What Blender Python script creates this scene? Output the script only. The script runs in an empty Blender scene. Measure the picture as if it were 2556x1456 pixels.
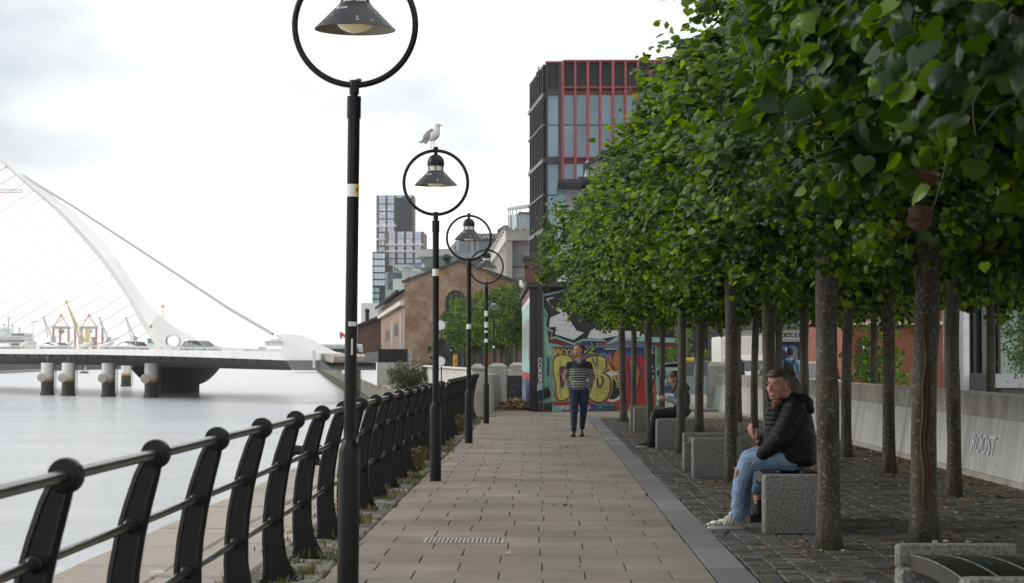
import bpy, math, random
import numpy as np
from mathutils import Vector, Matrix, Euler, noise as mnoise
R = math.radians
scene = bpy.context.scene
COL = scene.collection

# ------------------------------------------------------------------ camera
EYE = Vector((0.0, 0.0, 1.55))
PITCH, YAW, FPX = R(1.7184), R(0.7588), 5700.0      # an 80 mm lens
K = 5700.0 / 2447.0      # second focal guess over first; Y below is stretched by it about the camera
cd = bpy.data.cameras.new('camera')
cam = bpy.data.objects.new('camera', cd); COL.objects.link(cam)
cam.location = EYE
cam.rotation_euler = (R(90) + PITCH, 0, YAW)
cd.sensor_width = 36.0
cd.lens = 36.0 * FPX / 2555.0
cd.clip_start = 0.5; cd.clip_end = 20000
cd.dof.use_dof = True; cd.dof.focus_distance = 27.0; cd.dof.aperture_fstop = 8.0
scene.camera = cam

# ------------------------------------------------------------------ world: pale overcast sky
w = bpy.data.worlds.new('World'); scene.world = w; w.use_nodes = True
nt = w.node_tree; nt.nodes.clear()
def wn(t, **k):
    n = nt.nodes.new(t)
    for a, b in k.items(): setattr(n, a, b)
    return n
out = wn('ShaderNodeOutputWorld'); bg = wn('ShaderNodeBackground')
sky = wn('ShaderNodeTexSky', sky_type='NISHITA'); sky.sun_disc = False
sky.sun_elevation = R(27); sky.sun_rotation = R(-84)
tc = wn('ShaderNodeTexCoord'); mp = wn('ShaderNodeMapping'); mp.inputs['Scale'].default_value = (1.3, 1.3, 3.2)
mp.inputs['Location'].default_value = (0.55, 0.25, 0.3)
nz = wn('ShaderNodeTexNoise'); nz.inputs['Scale'].default_value = 4.5; nz.inputs['Detail'].default_value = 5; nz.inputs['Roughness'].default_value = 0.5
rmp = wn('ShaderNodeValToRGB')
rmp.color_ramp.elements[0].position = 0.36; rmp.color_ramp.elements[0].color = (0.60, 0.64, 0.70, 1)
rmp.color_ramp.elements[1].position = 0.68; rmp.color_ramp.elements[1].color = (1.27, 1.25, 1.21, 1)
# the far side of the sky over the river is greyer, towards the port it is bright
sep = wn('ShaderNodeSeparateXYZ'); mr = wn('ShaderNodeMapRange')
mr.inputs['From Min'].default_value = -0.26; mr.inputs['From Max'].default_value = 0.06
mr.inputs['To Min'].default_value = -0.13; mr.inputs['To Max'].default_value = 0.16
mz = wn('ShaderNodeMapRange'); mz.inputs['From Min'].default_value = 0.035; mz.inputs['From Max'].default_value = 0.11; mz.inputs['To Min'].default_value = 0.30; mz.inputs['To Max'].default_value = -0.03
add2 = wn('ShaderNodeMath', operation='ADD')
addn = wn('ShaderNodeMath', operation='ADD')
mixs = wn('ShaderNodeMixRGB'); mixs.inputs[0].default_value = 0.93
sc10 = wn('ShaderNodeMixRGB', blend_type='MULTIPLY'); sc10.inputs[0].default_value = 1; sc10.inputs[2].default_value = (0.1, 0.1, 0.1, 1)
L = nt.links.new
L(tc.outputs['Generated'], mp.inputs[0]); L(mp.outputs[0], nz.inputs[0])
L(tc.outputs['Generated'], sep.inputs[0]); L(sep.outputs['X'], mr.inputs['Value'])
L(nz.outputs['Fac'], addn.inputs[0]); L(mr.outputs[0], addn.inputs[1]); L(sep.outputs['Z'], mz.inputs['Value']); L(addn.outputs[0], add2.inputs[0]); L(mz.outputs[0], add2.inputs[1]); L(add2.outputs[0], rmp.inputs[0])
L(sky.outputs[0], sc10.inputs[1]); L(sc10.outputs[0], mixs.inputs[1]); L(rmp.outputs[0], mixs.inputs[2])
L(mixs.outputs[0], bg.inputs[0]); bg.inputs[1].default_value = 1.0
L(bg.outputs[0], out.inputs[0])

# ------------------------------------------------------------------ sun behind cloud (soft)
sl = bpy.data.lights.new('sun', 'SUN'); sl.energy = 1.4; sl.angle = R(22); sl.color = (1.0, 0.965, 0.91)
so = bpy.data.objects.new('sun', sl); COL.objects.link(so)
SUN_EL, SUN_AZ = R(27), R(-84)      # azimuth from +Y towards -X
sd = Vector((math.sin(SUN_AZ) * math.cos(SUN_EL), math.cos(SUN_AZ) * math.cos(SUN_EL), math.sin(SUN_EL)))
so.rotation_euler = sd.to_track_quat('Z', 'Y').to_euler(); so.location = sd * 60
scene.view_settings.view_transform = 'Standard'; scene.view_settings.look = 'None'
scene.view_settings.exposure = 0.26; scene.view_settings.gamma = 1.0; scene.view_settings.use_curve_mapping = False
scene.cycles.max_bounces = 7; scene.cycles.transparent_max_bounces = 8
scene.cycles.use_denoising = True

# ------------------------------------------------------------------ placing helpers
CM = Euler((R(90) + PITCH, 0, YAW)).to_matrix()
def ray(px, py):
    return CM @ Vector(((px - 1277.5) / FPX, -(py - 728.0) / FPX, -1.0))
def squeeze_y(p): p.y /= K; return p  # squeezes Y back to the depths before the stretch
def P(px, py, Y):
    d = ray(px, py); return squeeze_y(EYE + d * (Y * K / d.y))
def PG(px, py, z=0.0):
    d = ray(px, py); return squeeze_y(EYE + d * ((z - EYE.z) / d.z))
def PW(px, py, A, B):
    """where the line of sight meets the vertical plane through A and B"""
    d = ray(px, py); n = Vector(((B[1] - A[1]) * K, -(B[0] - A[0]), 0)).normalized()
    t = (Vector((A[0], A[1] * K, 0)) - EYE).dot(n) / d.dot(n)
    return squeeze_y(EYE + d * t)
MODE = {}      # name -> 'N' not stretched, 'R' keeps its own shape, 'C' part that keeps its shape
YREF = {}
RIGID = {'street lamp', 'person', 'gull', 'tree', 'bush', 'weed', 'litter', 'cigarette end', 'phone', 'backpack', 'bench', 'pillar', 'bollard', 'river column', 'car', 'taxi', 'coach', 'sign', 'lifebuoy box', 'traffic light', 'excavator', 'cabinet', 'pole', 'notice board', 'sapling', 'hedge', 'roof cap', 'van', 'fender pile', 'gate', 'steps', 'sailing boat'}
def stretch_y():  # stretches Y away from the camera; rigid things are only moved
    done = set()
    def mesh_y(me, c, keep):
        if me in done: return
        done.add(me); n = len(me.vertices)
        if not n: return
        a = np.empty(n * 3, dtype=np.float32); me.vertices.foreach_get('co', a); a = a.reshape(-1, 3)
        if keep: m_ = (a[:, 1].min() + a[:, 1].max()) / 2; a[:, 1] += m_ * (K - 1)
        else: a[:, 1] *= K
        me.vertices.foreach_set('co', a.ravel()); me.update()
    def down(o, keep):
        kp = keep or MODE.get(o.name) == 'C'
        if o.type == 'MESH': mesh_y(o.data, None, kp)
        for ch in o.children: ch.location.y *= K; down(ch, kp)
    for o in list(COL.objects):
        if o.parent or o.type in ('CAMERA', 'LIGHT') or MODE.get(o.name) == 'N': continue
        if o.name in YREF: o.location.y = YREF[o.name] * K + (o.location.y - YREF[o.name]); continue
        o.location.y *= K
        if MODE.get(o.name) == 'R' or o.get('category') in RIGID:
            for ch in o.children:
                if MODE.get(ch.name) == 'C': down(ch, True)
            continue
        down(o, False)

# ------------------------------------------------------------------ object helpers
BASE = {}
def tag(o, label=None, cat=None, group=None, kind=None):
    if label: o['label'] = label
    if cat: o['category'] = cat
    if group: o['group'] = group
    if kind: o['kind'] = kind
    return o
def thing(name, label, cat, loc=(0, 0, 0), group=None):
    o = bpy.data.objects.new(name, None); COL.objects.link(o)
    o.empty_display_size = 0.2; o.location = loc; BASE[o.name] = Vector(loc)
    return tag(o, label, cat, group)
def copy_tree(o, parent=None):
    c = o.copy(); COL.objects.link(c)
    if parent: c.parent = parent
    for ch in list(o.children): copy_tree(ch, c)
    return c
def link(name, me, m, parent=None, smooth=None, local=False, keep=False):
    if smooth is not None:
        if smooth <= 0: pass
        else:
            me.shade_smooth()
            if smooth < 180: me.set_sharp_from_angle(angle=R(smooth))
    if m is not None and not me.materials: me.materials.append(m)
    o = bpy.data.objects.new(name, me); COL.objects.link(o)
    if parent is not None:
        o.parent = parent; b = BASE.get(parent.name, Vector((0, 0, 0)))
        if not local: me.transform(Matrix.Translation(-b))
        BASE[o.name] = b
    elif not local and not keep and len(me.vertices):
        n = len(me.vertices); a = np.empty(n * 3, dtype=np.float32); me.vertices.foreach_get('co', a); a = a.reshape(-1, 3)
        lo, hi = a.min(0), a.max(0); b = Vector((float(lo[0] + hi[0]) / 2, float(lo[1] + hi[1]) / 2, float(lo[2])))
        me.transform(Matrix.Translation(-b)); o.location = b; BASE[o.name] = b
    else: BASE[o.name] = Vector((0, 0, 0))
    return o

def frame_of(d):
    d = d.normalized(); a = Vector((0, 0, 1)) if abs(d.z) < 0.95 else Vector((1, 0, 0))
    s = d.cross(a).normalized(); return s, s.cross(d).normalized()
class MB:
    def __init__(s): s.v = []; s.f = []; s.mi = []; s.cur = 0
    def add(s, vs, fs):
        n = len(s.v); s.v += [tuple(v) for v in vs]; s.f += [tuple(i + n for i in f) for f in fs]; s.mi += [s.cur] * len(fs); return s
    def box(s, c, d, rz=0.0, ch=0.0, taper=1.0):
        """box with base centre c, size d; ch = chamfer of the edges"""
        x, y, z = d[0] / 2, d[1] / 2, d[2]; t = taper
        if ch <= 0:
            vs = [(-x, -y, 0), (x, -y, 0), (x, y, 0), (-x, y, 0), (-x * t, -y * t, z), (x * t, -y * t, z), (x * t, y * t, z), (-x * t, y * t, z)]
            fs = [(3, 2, 1, 0), (4, 5, 6, 7), (0, 1, 5, 4), (1, 2, 6, 5), (2, 3, 7, 6), (3, 0, 4, 7)]
        else:
            def ring(hx, hy, zz):
                k = min(ch, hx * .9, hy * .9)
                return [(-hx + k, -hy, zz), (hx - k, -hy, zz), (hx, -hy + k, zz), (hx, hy - k, zz), (hx - k, hy, zz), (-hx + k, hy, zz), (-hx, hy - k, zz), (-hx, -hy + k, zz)]
            q = ch * .3
            rs = [ring(x - ch, y - ch, 0), ring(x - q, y - q, ch * .3), ring(x, y, ch), ring(x * t, y * t, z - ch), ring(x * t - q, y * t - q, z - ch * .3), ring(x * t - ch, y * t - ch, z)]
            vs = sum(rs, []); fs = [tuple(range(7, -1, -1)), tuple(range(40, 48))]
            for k in range(5):
                for i in range(8): j = (i + 1) % 8; fs.append((k * 8 + i, k * 8 + j, k * 8 + 8 + j, k * 8 + 8 + i))
        ca, sa = math.cos(rz), math.sin(rz)
        vs = [(c[0] + a * ca - b * sa, c[1] + a * sa + b * ca, c[2] + h) for a, b, h in vs]
        return s.add(vs, fs)
    def bar(s, p0, p1, wd, ht, up=(0, 0, 1)):
        p0, p1 = Vector(p0), Vector(p1); d = (p1 - p0).normalized(); u = Vector(up)
        sd_ = d.cross(u).normalized(); u = sd_.cross(d).normalized(); a, b = sd_ * wd / 2, u * ht / 2
        vs = [p0 - a - b, p0 + a - b, p0 + a + b, p0 - a + b, p1 - a - b, p1 + a - b, p1 + a + b, p1 - a + b]
        return s.add(vs, [(3, 2, 1, 0), (4, 5, 6, 7), (0, 1, 5, 4), (1, 2, 6, 5), (2, 3, 7, 6), (3, 0, 4, 7)])
    def tube(s, pts, rad, seg=8, cap=True, flat=None, closed=False):
        pts = [Vector(p) for p in pts]; n = len(pts)
        if not hasattr(rad, '__len__'): rad = [rad] * n
        vs = []; fs = []; pa = None
        for i, p in enumerate(pts):
            if closed: d = pts[(i + 1) % n] - pts[i - 1]
            else: d = pts[min(i + 1, n - 1)] - pts[max(i - 1, 0)]
            d = d.normalized()
            if pa is None: a, b = frame_of(d)
            else:
                a = (pa - d * pa.dot(d)).normalized(); b = a.cross(d).normalized() * -1
                b = d.cross(a).normalized()
            pa = a
            if i == 0: b = d.cross(a).normalized()
            for k in range(seg):
                t = 2 * math.pi * k / seg; vs.append(p + a * math.cos(t) * rad[i] + b * math.sin(t) * rad[i])
        m = n if closed else n - 1
        for i in range(m):
            for k in range(seg):
                k2 = (k + 1) % seg; j = (i + 1) % n
                fs.append((i * seg + k, i * seg + k2, j * seg + k2, j * seg + k))
        if cap and not closed: fs.append(tuple(range(seg - 1, -1, -1))); fs.append(tuple((n - 1) * seg + k for k in range(seg)))
        return s.add(vs, fs)
    def lathe(s, prof, c=(0, 0, 0), seg=20, cap=True, ax=None):
        vs = []; fs = []; n = len(prof)
        for r_, z in prof:
            for k in range(seg):
                t = 2 * math.pi * k / seg; vs.append(Vector((r_ * math.cos(t), r_ * math.sin(t), z)))
        for i in range(n - 1):
            for k in range(seg): k2 = (k + 1) % seg; fs.append((i * seg + k, i * seg + k2, (i + 1) * seg + k2, (i + 1) * seg + k))
        if cap: fs.append(tuple(range(seg - 1, -1, -1))); fs.append(tuple((n - 1) * seg + k for k in range(seg)))
        if ax is not None:
            q = Vector((0, 0, 1)).rotation_difference(Vector(ax).normalized()); vs = [q @ v for v in vs]
        c = Vector(c); return s.add([v + c for v in vs], fs)
    def ell(s, c, r_, seg=12, rings=8, M=None):
        vs = []; fs = []; c = Vector(c)
        if not hasattr(r_, '__len__'): r_ = (r_, r_, r_)
        vs.append(Vector((0, 0, -r_[2])))
        for i in range(1, rings):
            t = math.pi * i / rings
            for k in range(seg):
                a = 2 * math.pi * k / seg
                vs.append(Vector((r_[0] * math.sin(t) * math.cos(a), r_[1] * math.sin(t) * math.sin(a), -r_[2] * math.cos(t))))
        vs.append(Vector((0, 0, r_[2]))); top = len(vs) - 1
        for k in range(seg): fs.append((0, 1 + (k + 1) % seg, 1 + k)); fs.append((top, top - seg + k, top - seg + (k + 1) % seg))
        for i in range(rings - 2):
            for k in range(seg): k2 = (k + 1) % seg; fs.append((1 + i * seg + k, 1 + i * seg + k2, 1 + (i + 1) * seg + k2, 1 + (i + 1) * seg + k))
        if M is not None: vs = [M @ v for v in vs]
        return s.add([v + c for v in vs], fs)
    def cap2(s, p0, r0, p1, r1, n=None):
        """tapered capsule out of spheres + tube, for blobs"""
        p0, p1 = Vector(p0), Vector(p1)
        s.ell(p0, r0, 10, 6); s.ell(p1, r1, 10, 6)
        if (p1 - p0).length > 1e-4: s.tube([p0, p1], [r0, r1], 12)
        return s
    def prism(s, pts, vec):
        """extrude the closed outline pts (list of 3D points) by vec"""
        pts = [Vector(p) for p in pts]; vec = Vector(vec); n = len(pts)
        vs = pts + [p + vec for p in pts]
        fs = [tuple(range(n - 1, -1, -1)), tuple(range(n, 2 * n))] + [(i, (i + 1) % n, n + (i + 1) % n, n + i) for i in range(n)]
        return s.add(vs, fs)
    def sheet(s, pts): return s.add(pts, [tuple(range(len(pts)))])
    def mesh(s, name, fix=True):
        me = bpy.data.meshes.new(name); me.from_pydata(s.v, [], s.f)
        if any(s.mi): me.polygons.foreach_set('material_index', s.mi)
        me.update(); me.shade_flat()
        if fix:
            import bmesh
            bm = bmesh.new(); bm.from_mesh(me); bmesh.ops.recalc_face_normals(bm, faces=bm.faces[:]); bm.to_mesh(me); bm.free()
        return me
    def build(s, name, m, parent=None, smooth=None, local=False, fix=True, keep=False):
        me = s.mesh(name, fix)
        if isinstance(m, (list, tuple)):
            for q in m: me.materials.append(q)
            m = None
        return link(name, me, m, parent, smooth, local, keep)

def npmesh(name, verts, faces, attr=None):
    """verts (n,3), faces (m,k) numpy"""
    me = bpy.data.meshes.new(name); n, k = len(verts), faces.shape[1]; m = len(faces)
    me.vertices.add(n); me.vertices.foreach_set('co', verts.astype(np.float32).ravel())
    me.loops.add(m * k); me.loops.foreach_set('vertex_index', faces.astype(np.int32).ravel())
    me.polygons.add(m); me.polygons.foreach_set('loop_start', np.arange(0, m * k, k, dtype=np.int32))
    me.polygons.foreach_set('loop_total', np.full(m, k, dtype=np.int32))
    me.update(calc_edges=True)
    if attr is not None:
        a = me.attributes.new('rnd', 'FLOAT', 'POINT'); a.data.foreach_set('value', attr.astype(np.float32))
    return me

# ------------------------------------------------------------------ materials
def nodes(name):
    m = bpy.data.materials.new(name); m.use_nodes = True; t = m.node_tree
    b = t.nodes['Principled BSDF']; return m, t, b, t.links.new
def c4(c): return (c[0], c[1], c[2], 1)
def M(name, col, rough=0.6, metal=0.0, col2=None, scale=4.0, detail=4.0, lo=0.35, hi=0.65, bump=0.0, bscale=40.0, stretch=None, spec=0.5, coat=0.0, spots=None, spot_scale=20, spot_at=0.68):
    m, t, b, L = nodes(name)
    b.inputs['Roughness'].default_value = rough; b.inputs['Metallic'].default_value = metal
    b.inputs['Specular IOR Level'].default_value = spec
    if coat: b.inputs['Coat Weight'].default_value = coat; b.inputs['Coat Roughness'].default_value = 0.1
    if col2 is None: col2 = tuple(c * 0.78 for c in col)
    tc = t.nodes.new('ShaderNodeTexCoord'); src = tc.outputs['Object']
    if stretch:
        mp = t.nodes.new('ShaderNodeMapping'); mp.inputs['Scale'].default_value = stretch; L(src, mp.inputs[0]); src = mp.outputs[0]
    n = t.nodes.new('ShaderNodeTexNoise'); n.inputs['Scale'].default_value = scale; n.inputs['Detail'].default_value = detail; n.inputs['Roughness'].default_value = 0.6
    r_ = t.nodes.new('ShaderNodeValToRGB'); r_.color_ramp.elements[0].position = lo; r_.color_ramp.elements[1].position = hi
    r_.color_ramp.elements[0].color = c4(col2); r_.color_ramp.elements[1].color = c4(col)
    L(src, n.inputs[0]); L(n.outputs['Fac'], r_.inputs[0]); cur = r_.outputs[0]
    if spots:
        n3 = t.nodes.new('ShaderNodeTexNoise'); n3.inputs['Scale'].default_value = spot_scale; n3.inputs['Detail'].default_value = 3
        q = t.nodes.new('ShaderNodeValToRGB'); q.color_ramp.elements[0].position = spot_at; q.color_ramp.elements[1].position = spot_at + 0.04
        mx = t.nodes.new('ShaderNodeMixRGB'); mx.inputs[2].default_value = c4(spots)
        L(tc.outputs['Object'], n3.inputs[0]); L(n3.outputs['Fac'], q.inputs[0]); L(q.outputs[0], mx.inputs[0]); L(cur, mx.inputs[1]); cur = mx.outputs[0]
    L(cur, b.inputs['Base Color'])
    if bump:
        n2 = t.nodes.new('ShaderNodeTexNoise'); n2.inputs['Scale'].default_value = bscale; n2.inputs['Detail'].default_value = 5
        bp = t.nodes.new('ShaderNodeBump'); bp.inputs['Strength'].default_value = min(1, bump); bp.inputs['Distance'].default_value = 0.02
        L(src, n2.inputs[0]); L(n2.outputs['Fac'], bp.inputs['Height']); L(bp.outputs[0], b.inputs['Normal'])
    return m
def brick(name, c1, c2, mortar, axis='xz', sc=1.0, bw=0.22, bh=0.075, stain=None, ang=0.0):
    m, t, b, L = nodes(name); b.inputs['Roughness'].default_value = 0.9
    tc = t.nodes.new('ShaderNodeTexCoord'); se = t.nodes.new('ShaderNodeSeparateXYZ'); cb = t.nodes.new('ShaderNodeCombineXYZ')
    L(tc.outputs['Object'], se.inputs[0])
    L(se.outputs['X' if axis == 'xz' else 'Y'], cb.inputs[0]); L(se.outputs['Z'], cb.inputs[1])
    br = t.nodes.new('ShaderNodeTexBrick'); br.inputs['Scale'].default_value = sc
    br.inputs['Brick Width'].default_value = bw; br.inputs['Row Height'].default_value = bh; br.inputs['Mortar Size'].default_value = 0.008
    br.inputs['Color1'].default_value = c4(c1); br.inputs['Color2'].default_value = c4(c2); br.inputs['Mortar'].default_value = c4(mortar); br.inputs['Bias'].default_value = -0.1
    L(cb.outputs[0], br.inputs[0])
    n = t.nodes.new('ShaderNodeTexNoise'); n.inputs['Scale'].default_value = 0.55; n.inputs['Detail'].default_value = 7; n.inputs['Roughness'].default_value = 0.7
    L(tc.outputs['Object'], n.inputs[0]); q = t.nodes.new('ShaderNodeValToRGB'); q.color_ramp.elements[0].position = 0.42; q.color_ramp.elements[1].position = 0.6
    q.color_ramp.elements[0].color = c4(stain or (0.75, 0.7, 0.65)); q.color_ramp.elements[1].color = (1, 1, 1, 1)
    mx = t.nodes.new('ShaderNodeMixRGB'); mx.blend_type = 'MULTIPLY'; mx.inputs[0].default_value = 0.9
    L(n.outputs['Fac'], q.inputs[0]); L(br.outputs['Color'], mx.inputs[1]); L(q.outputs[0], mx.inputs[2]); L(mx.outputs[0], b.inputs['Base Color'])
    bp = t.nodes.new('ShaderNodeBump'); bp.inputs['Strength'].default_value = 0.4; bp.inputs['Distance'].default_value = 0.01; bp.invert = True
    L(br.outputs['Fac'], bp.inputs['Height']); L(bp.outputs[0], b.inputs['Normal'])
    return m
def attr_mat(name, cols, rough=0.7, spec=0.4, bump=0.3, bscale=25, nscale=3.0, trans=0.0, coat=0, dirt=0.25, gum=False):
    """colour picked per piece from the 'rnd' attribute"""
    m, t, b, L = nodes(name); b.inputs['Roughness'].default_value = rough; b.inputs['Specular IOR Level'].default_value = spec
    at = t.nodes.new('ShaderNodeAttribute'); at.attribute_name = 'rnd'
    r_ = t.nodes.new('ShaderNodeValToRGB'); cr = r_.color_ramp
    while len(cr.elements) < len(cols): cr.elements.new(0.5)
    for i, (p_, c) in enumerate(cols): cr.elements[i].position = p_; cr.elements[i].color = c4(c)
    L(at.outputs['Fac'], r_.inputs[0])
    tc = t.nodes.new('ShaderNodeTexCoord'); n = t.nodes.new('ShaderNodeTexNoise'); n.inputs['Scale'].default_value = nscale; n.inputs['Detail'].default_value = 6
    L(tc.outputs['Object'], n.inputs[0]); mx = t.nodes.new('ShaderNodeMixRGB'); mx.blend_type = 'MULTIPLY'; mx.inputs[0].default_value = dirt
    q = t.nodes.new('ShaderNodeValToRGB'); q.color_ramp.elements[0].position = 0.3; q.color_ramp.elements[1].position = 0.7
    q.color_ramp.elements[0].color = (0.35, 0.33, 0.3, 1); q.color_ramp.elements[1].color = (1.15, 1.15, 1.15, 1)
    L(n.outputs['Fac'], q.inputs[0]); L(r_.outputs[0], mx.inputs[1]); L(q.outputs[0], mx.inputs[2]); L(mx.outputs[0], b.inputs['Base Color'])
    if gum:      # chewing gum spots and blotches
        vo = t.nodes.new('ShaderNodeTexVoronoi'); vo.inputs['Scale'].default_value = 2.6; g_ = t.nodes.new('ShaderNodeValToRGB'); g_.color_ramp.elements[0].position = .035; g_.color_ramp.elements[1].position = .055
        g_.color_ramp.elements[0].color = (.45, .44, .42, 1); g_.color_ramp.elements[1].color = (1, 1, 1, 1); m5 = t.nodes.new('ShaderNodeMixRGB'); m5.blend_type = 'MULTIPLY'; m5.inputs[0].default_value = .8
        L(tc.outputs['Object'], vo.inputs['Vector']); L(vo.outputs['Distance'], g_.inputs[0]); L(mx.outputs[0], m5.inputs[1]); L(g_.outputs[0], m5.inputs[2]); L(m5.outputs[0], b.inputs['Base Color'])
    if bump:
        n2 = t.nodes.new('ShaderNodeTexNoise'); n2.inputs['Scale'].default_value = bscale; n2.inputs['Detail'].default_value = 4
        bp = t.nodes.new('ShaderNodeBump'); bp.inputs['Strength'].default_value = bump; bp.inputs['Distance'].default_value = 0.015
        L(tc.outputs['Object'], n2.inputs[0]); L(n2.outputs['Fac'], bp.inputs['Height']); L(bp.outputs[0], b.inputs['Normal'])
    if trans:
        tr = t.nodes.new('ShaderNodeBsdfTranslucent'); ms = t.nodes.new('ShaderNodeMixShader'); ms.inputs[0].default_value = trans
        hs = t.nodes.new('ShaderNodeHueSaturation'); hs.inputs['Saturation'].default_value = 1.25; hs.inputs['Value'].default_value = 3.0; hs.inputs['Hue'].default_value = 0.485
        L(mx.outputs[0], hs.inputs['Color']); L(hs.outputs[0], tr.inputs[0])
        o = t.nodes['Material Output']; L(b.outputs[0], ms.inputs[1]); L(tr.outputs[0], ms.inputs[2]); L(ms.outputs[0], o.inputs[0])
    return m
def glass_m(name, col, rough=0.08, col2=None, scale=0.6, spec=0.8):
    return M(name, col, rough=rough, col2=col2 or tuple(c * 0.6 for c in col), scale=scale, detail=2, spec=spec, lo=0.4, hi=0.6)

black_paint = M('black_paint', (0.006, 0.006, 0.0065), rough=0.38, spec=.3, col2=(0.004, 0.004, 0.004), bump=0.12, bscale=18, spots=(0.03, 0.028, 0.025), spot_scale=60, spot_at=0.76)
worn_metal = M('worn_rail_metal', (0.075, 0.072, 0.068), rough=0.22, metal=0.6, col2=(0.012, 0.012, 0.012), scale=9, lo=0.3, hi=0.6, stretch=(1, .25, 1), bump=0.1)
shade_paint = M('flaking_shade_paint', (0.030, 0.031, 0.035), rough=0.4, col2=(0.018, 0.018, 0.02), bump=0.25, bscale=30, spots=(0.55, 0.56, 0.58), spot_scale=13, spot_at=0.625)
white_paint = M('white_paint', (0.8, 0.8, 0.79), rough=0.5, col2=(0.7, 0.7, 0.69))
cream = M('cream_stone', (0.74, 0.71, 0.65), rough=0.85, col2=(0.64, 0.61, 0.55), scale=0.6)
concrete = M('weathered_concrete', (0.46, 0.43, 0.385), rough=0.92, col2=(0.29, 0.27, 0.24), scale=2.2, detail=8, bump=0.35, bscale=30)
granite = M('speckled_granite', (0.29, 0.275, 0.25), rough=0.85, col2=(0.12, 0.115, 0.105), scale=42, detail=6, lo=0.35, hi=0.62, bump=0.5, bscale=60)
steel = M('steel', (0.25, 0.25, 0.25), rough=0.35, metal=0.9)
rubber = M('rubber', (0.02, 0.02, 0.02), rough=0.8)
dark_glass = glass_m('dark_glass', (0.03, 0.04, 0.045))
# ================================================================== the ground, river and quay
EDGE = [(-3.55, -12), (-3.55, 33), (-20, 104), (-73, 320), (-260, 1100)]
def struct(o): o['kind'] = 'structure'; return o
earth_m = M('grey_asphalt', (0.085, 0.083, 0.08), rough=0.9, col2=(0.05, 0.05, 0.048), scale=1.5, bump=0.3, bscale=60)
g = MB(); gp = EDGE + [(2500, 1100), (2500, -12)]
g.sheet([(x, y, -0.06) for x, y in gp]); struct(g.build('ground', earth_m, keep=True))
# quay wall down into the water
wall_m = M('mossy_quay_wall', (0.26, 0.235, 0.19), rough=0.95, col2=(0.10, 0.105, 0.06), scale=1.1, detail=8, lo=0.3, hi=0.7, bump=0.6, bscale=9, stretch=(1, 1, .6))
tide_m = M('tide_stained_wall', (0.075, 0.055, 0.038), rough=0.9, col2=(0.045, 0.06, 0.022), scale=1.6, detail=7, bump=0.7, bscale=10)
q = MB()
for (x0, y0), (x1, y1) in zip(EDGE[:-1], EDGE[1:]):
    q.cur = 0; q.sheet([(x0, y0, -0.07), (x1, y1, -0.07), (x1, y1, -1.25), (x0, y0, -1.25)])
    q.cur = 1; q.sheet([(x0 - .04, y0, -1.25), (x1 - .04, y1, -1.25), (x1 - .04, y1, -3.6), (x0 - .04, y0, -3.6)])
    q.sheet([(x0 - .04, y0, -1.25), (x1 - .04, y1, -1.25), (x1, y1, -1.25), (x0, y0, -1.25)])
struct(q.build('quay_wall', [wall_m, tide_m], keep=True, fix=False))
# timber fender piles against the wall
tim = M('black_wet_timber', (0.035, 0.03, 0.025), rough=0.8, col2=(0.015, 0.015, 0.012), bump=0.6, bscale=8)
pile_lab = ['nearest dark timber fender pile against the quay wall', 'second dark timber fender pile along the quay wall', 'farthest dark timber fender pile, by the bridge end']
for i, s_ in enumerate((0.80, 0.90, 1.04)):
    x = -3.55 + s_ * (-20 + 3.55) - .45; y = 33 + s_ * 71
    p = MB(); p.box((x, y, -3.4), (.42, .5, 3.3), rz=.1, ch=.05); p.box((x, y, -.12), (.5, .56, .1), rz=.1)
    tag(p.build('fender_pile', tim), pile_lab[i], 'fender pile', 'fender piles on the quay wall')
# river
wm, t, b, L = nodes('river_water')
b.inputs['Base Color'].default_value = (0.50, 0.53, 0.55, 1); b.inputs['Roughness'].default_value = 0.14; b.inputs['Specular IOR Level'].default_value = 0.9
tcx = t.nodes.new('ShaderNodeTexCoord'); mpx = t.nodes.new('ShaderNodeMapping'); mpx.inputs['Scale'].default_value = (0.9, 1.6, 1)
n1 = t.nodes.new('ShaderNodeTexNoise'); n1.inputs['Scale'].default_value = 1.6; n1.inputs['Detail'].default_value = 6; n1.inputs['Roughness'].default_value = 0.62
bp = t.nodes.new('ShaderNodeBump'); bp.inputs['Strength'].default_value = 0.9; bp.inputs['Distance'].default_value = 0.6
L(tcx.outputs['Object'], mpx.inputs[0]); L(mpx.outputs[0], n1.inputs[0]); L(n1.outputs['Fac'], bp.inputs['Height']); L(bp.outputs[0], b.inputs['Normal'])
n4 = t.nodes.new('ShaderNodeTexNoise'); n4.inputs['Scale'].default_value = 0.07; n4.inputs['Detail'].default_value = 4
r4 = t.nodes.new('ShaderNodeValToRGB'); r4.color_ramp.elements[0].color = (0.64, 0.665, 0.685, 1); r4.color_ramp.elements[1].color = (0.72, 0.74, 0.76, 1)  # pale silvery base colour stands in for the sky reflected on the water
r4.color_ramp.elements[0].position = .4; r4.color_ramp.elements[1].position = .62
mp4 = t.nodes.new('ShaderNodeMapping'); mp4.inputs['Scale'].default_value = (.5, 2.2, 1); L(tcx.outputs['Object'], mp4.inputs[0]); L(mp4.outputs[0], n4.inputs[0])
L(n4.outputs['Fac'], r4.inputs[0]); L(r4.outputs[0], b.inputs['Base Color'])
g = MB(); g.sheet([(-2700, -15, -2.5), (2600, -15, -2.5), (2600, 2700, -2.5), (-2700, 2700, -2.5)]); struct(g.build('water', wm, keep=True))

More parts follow.
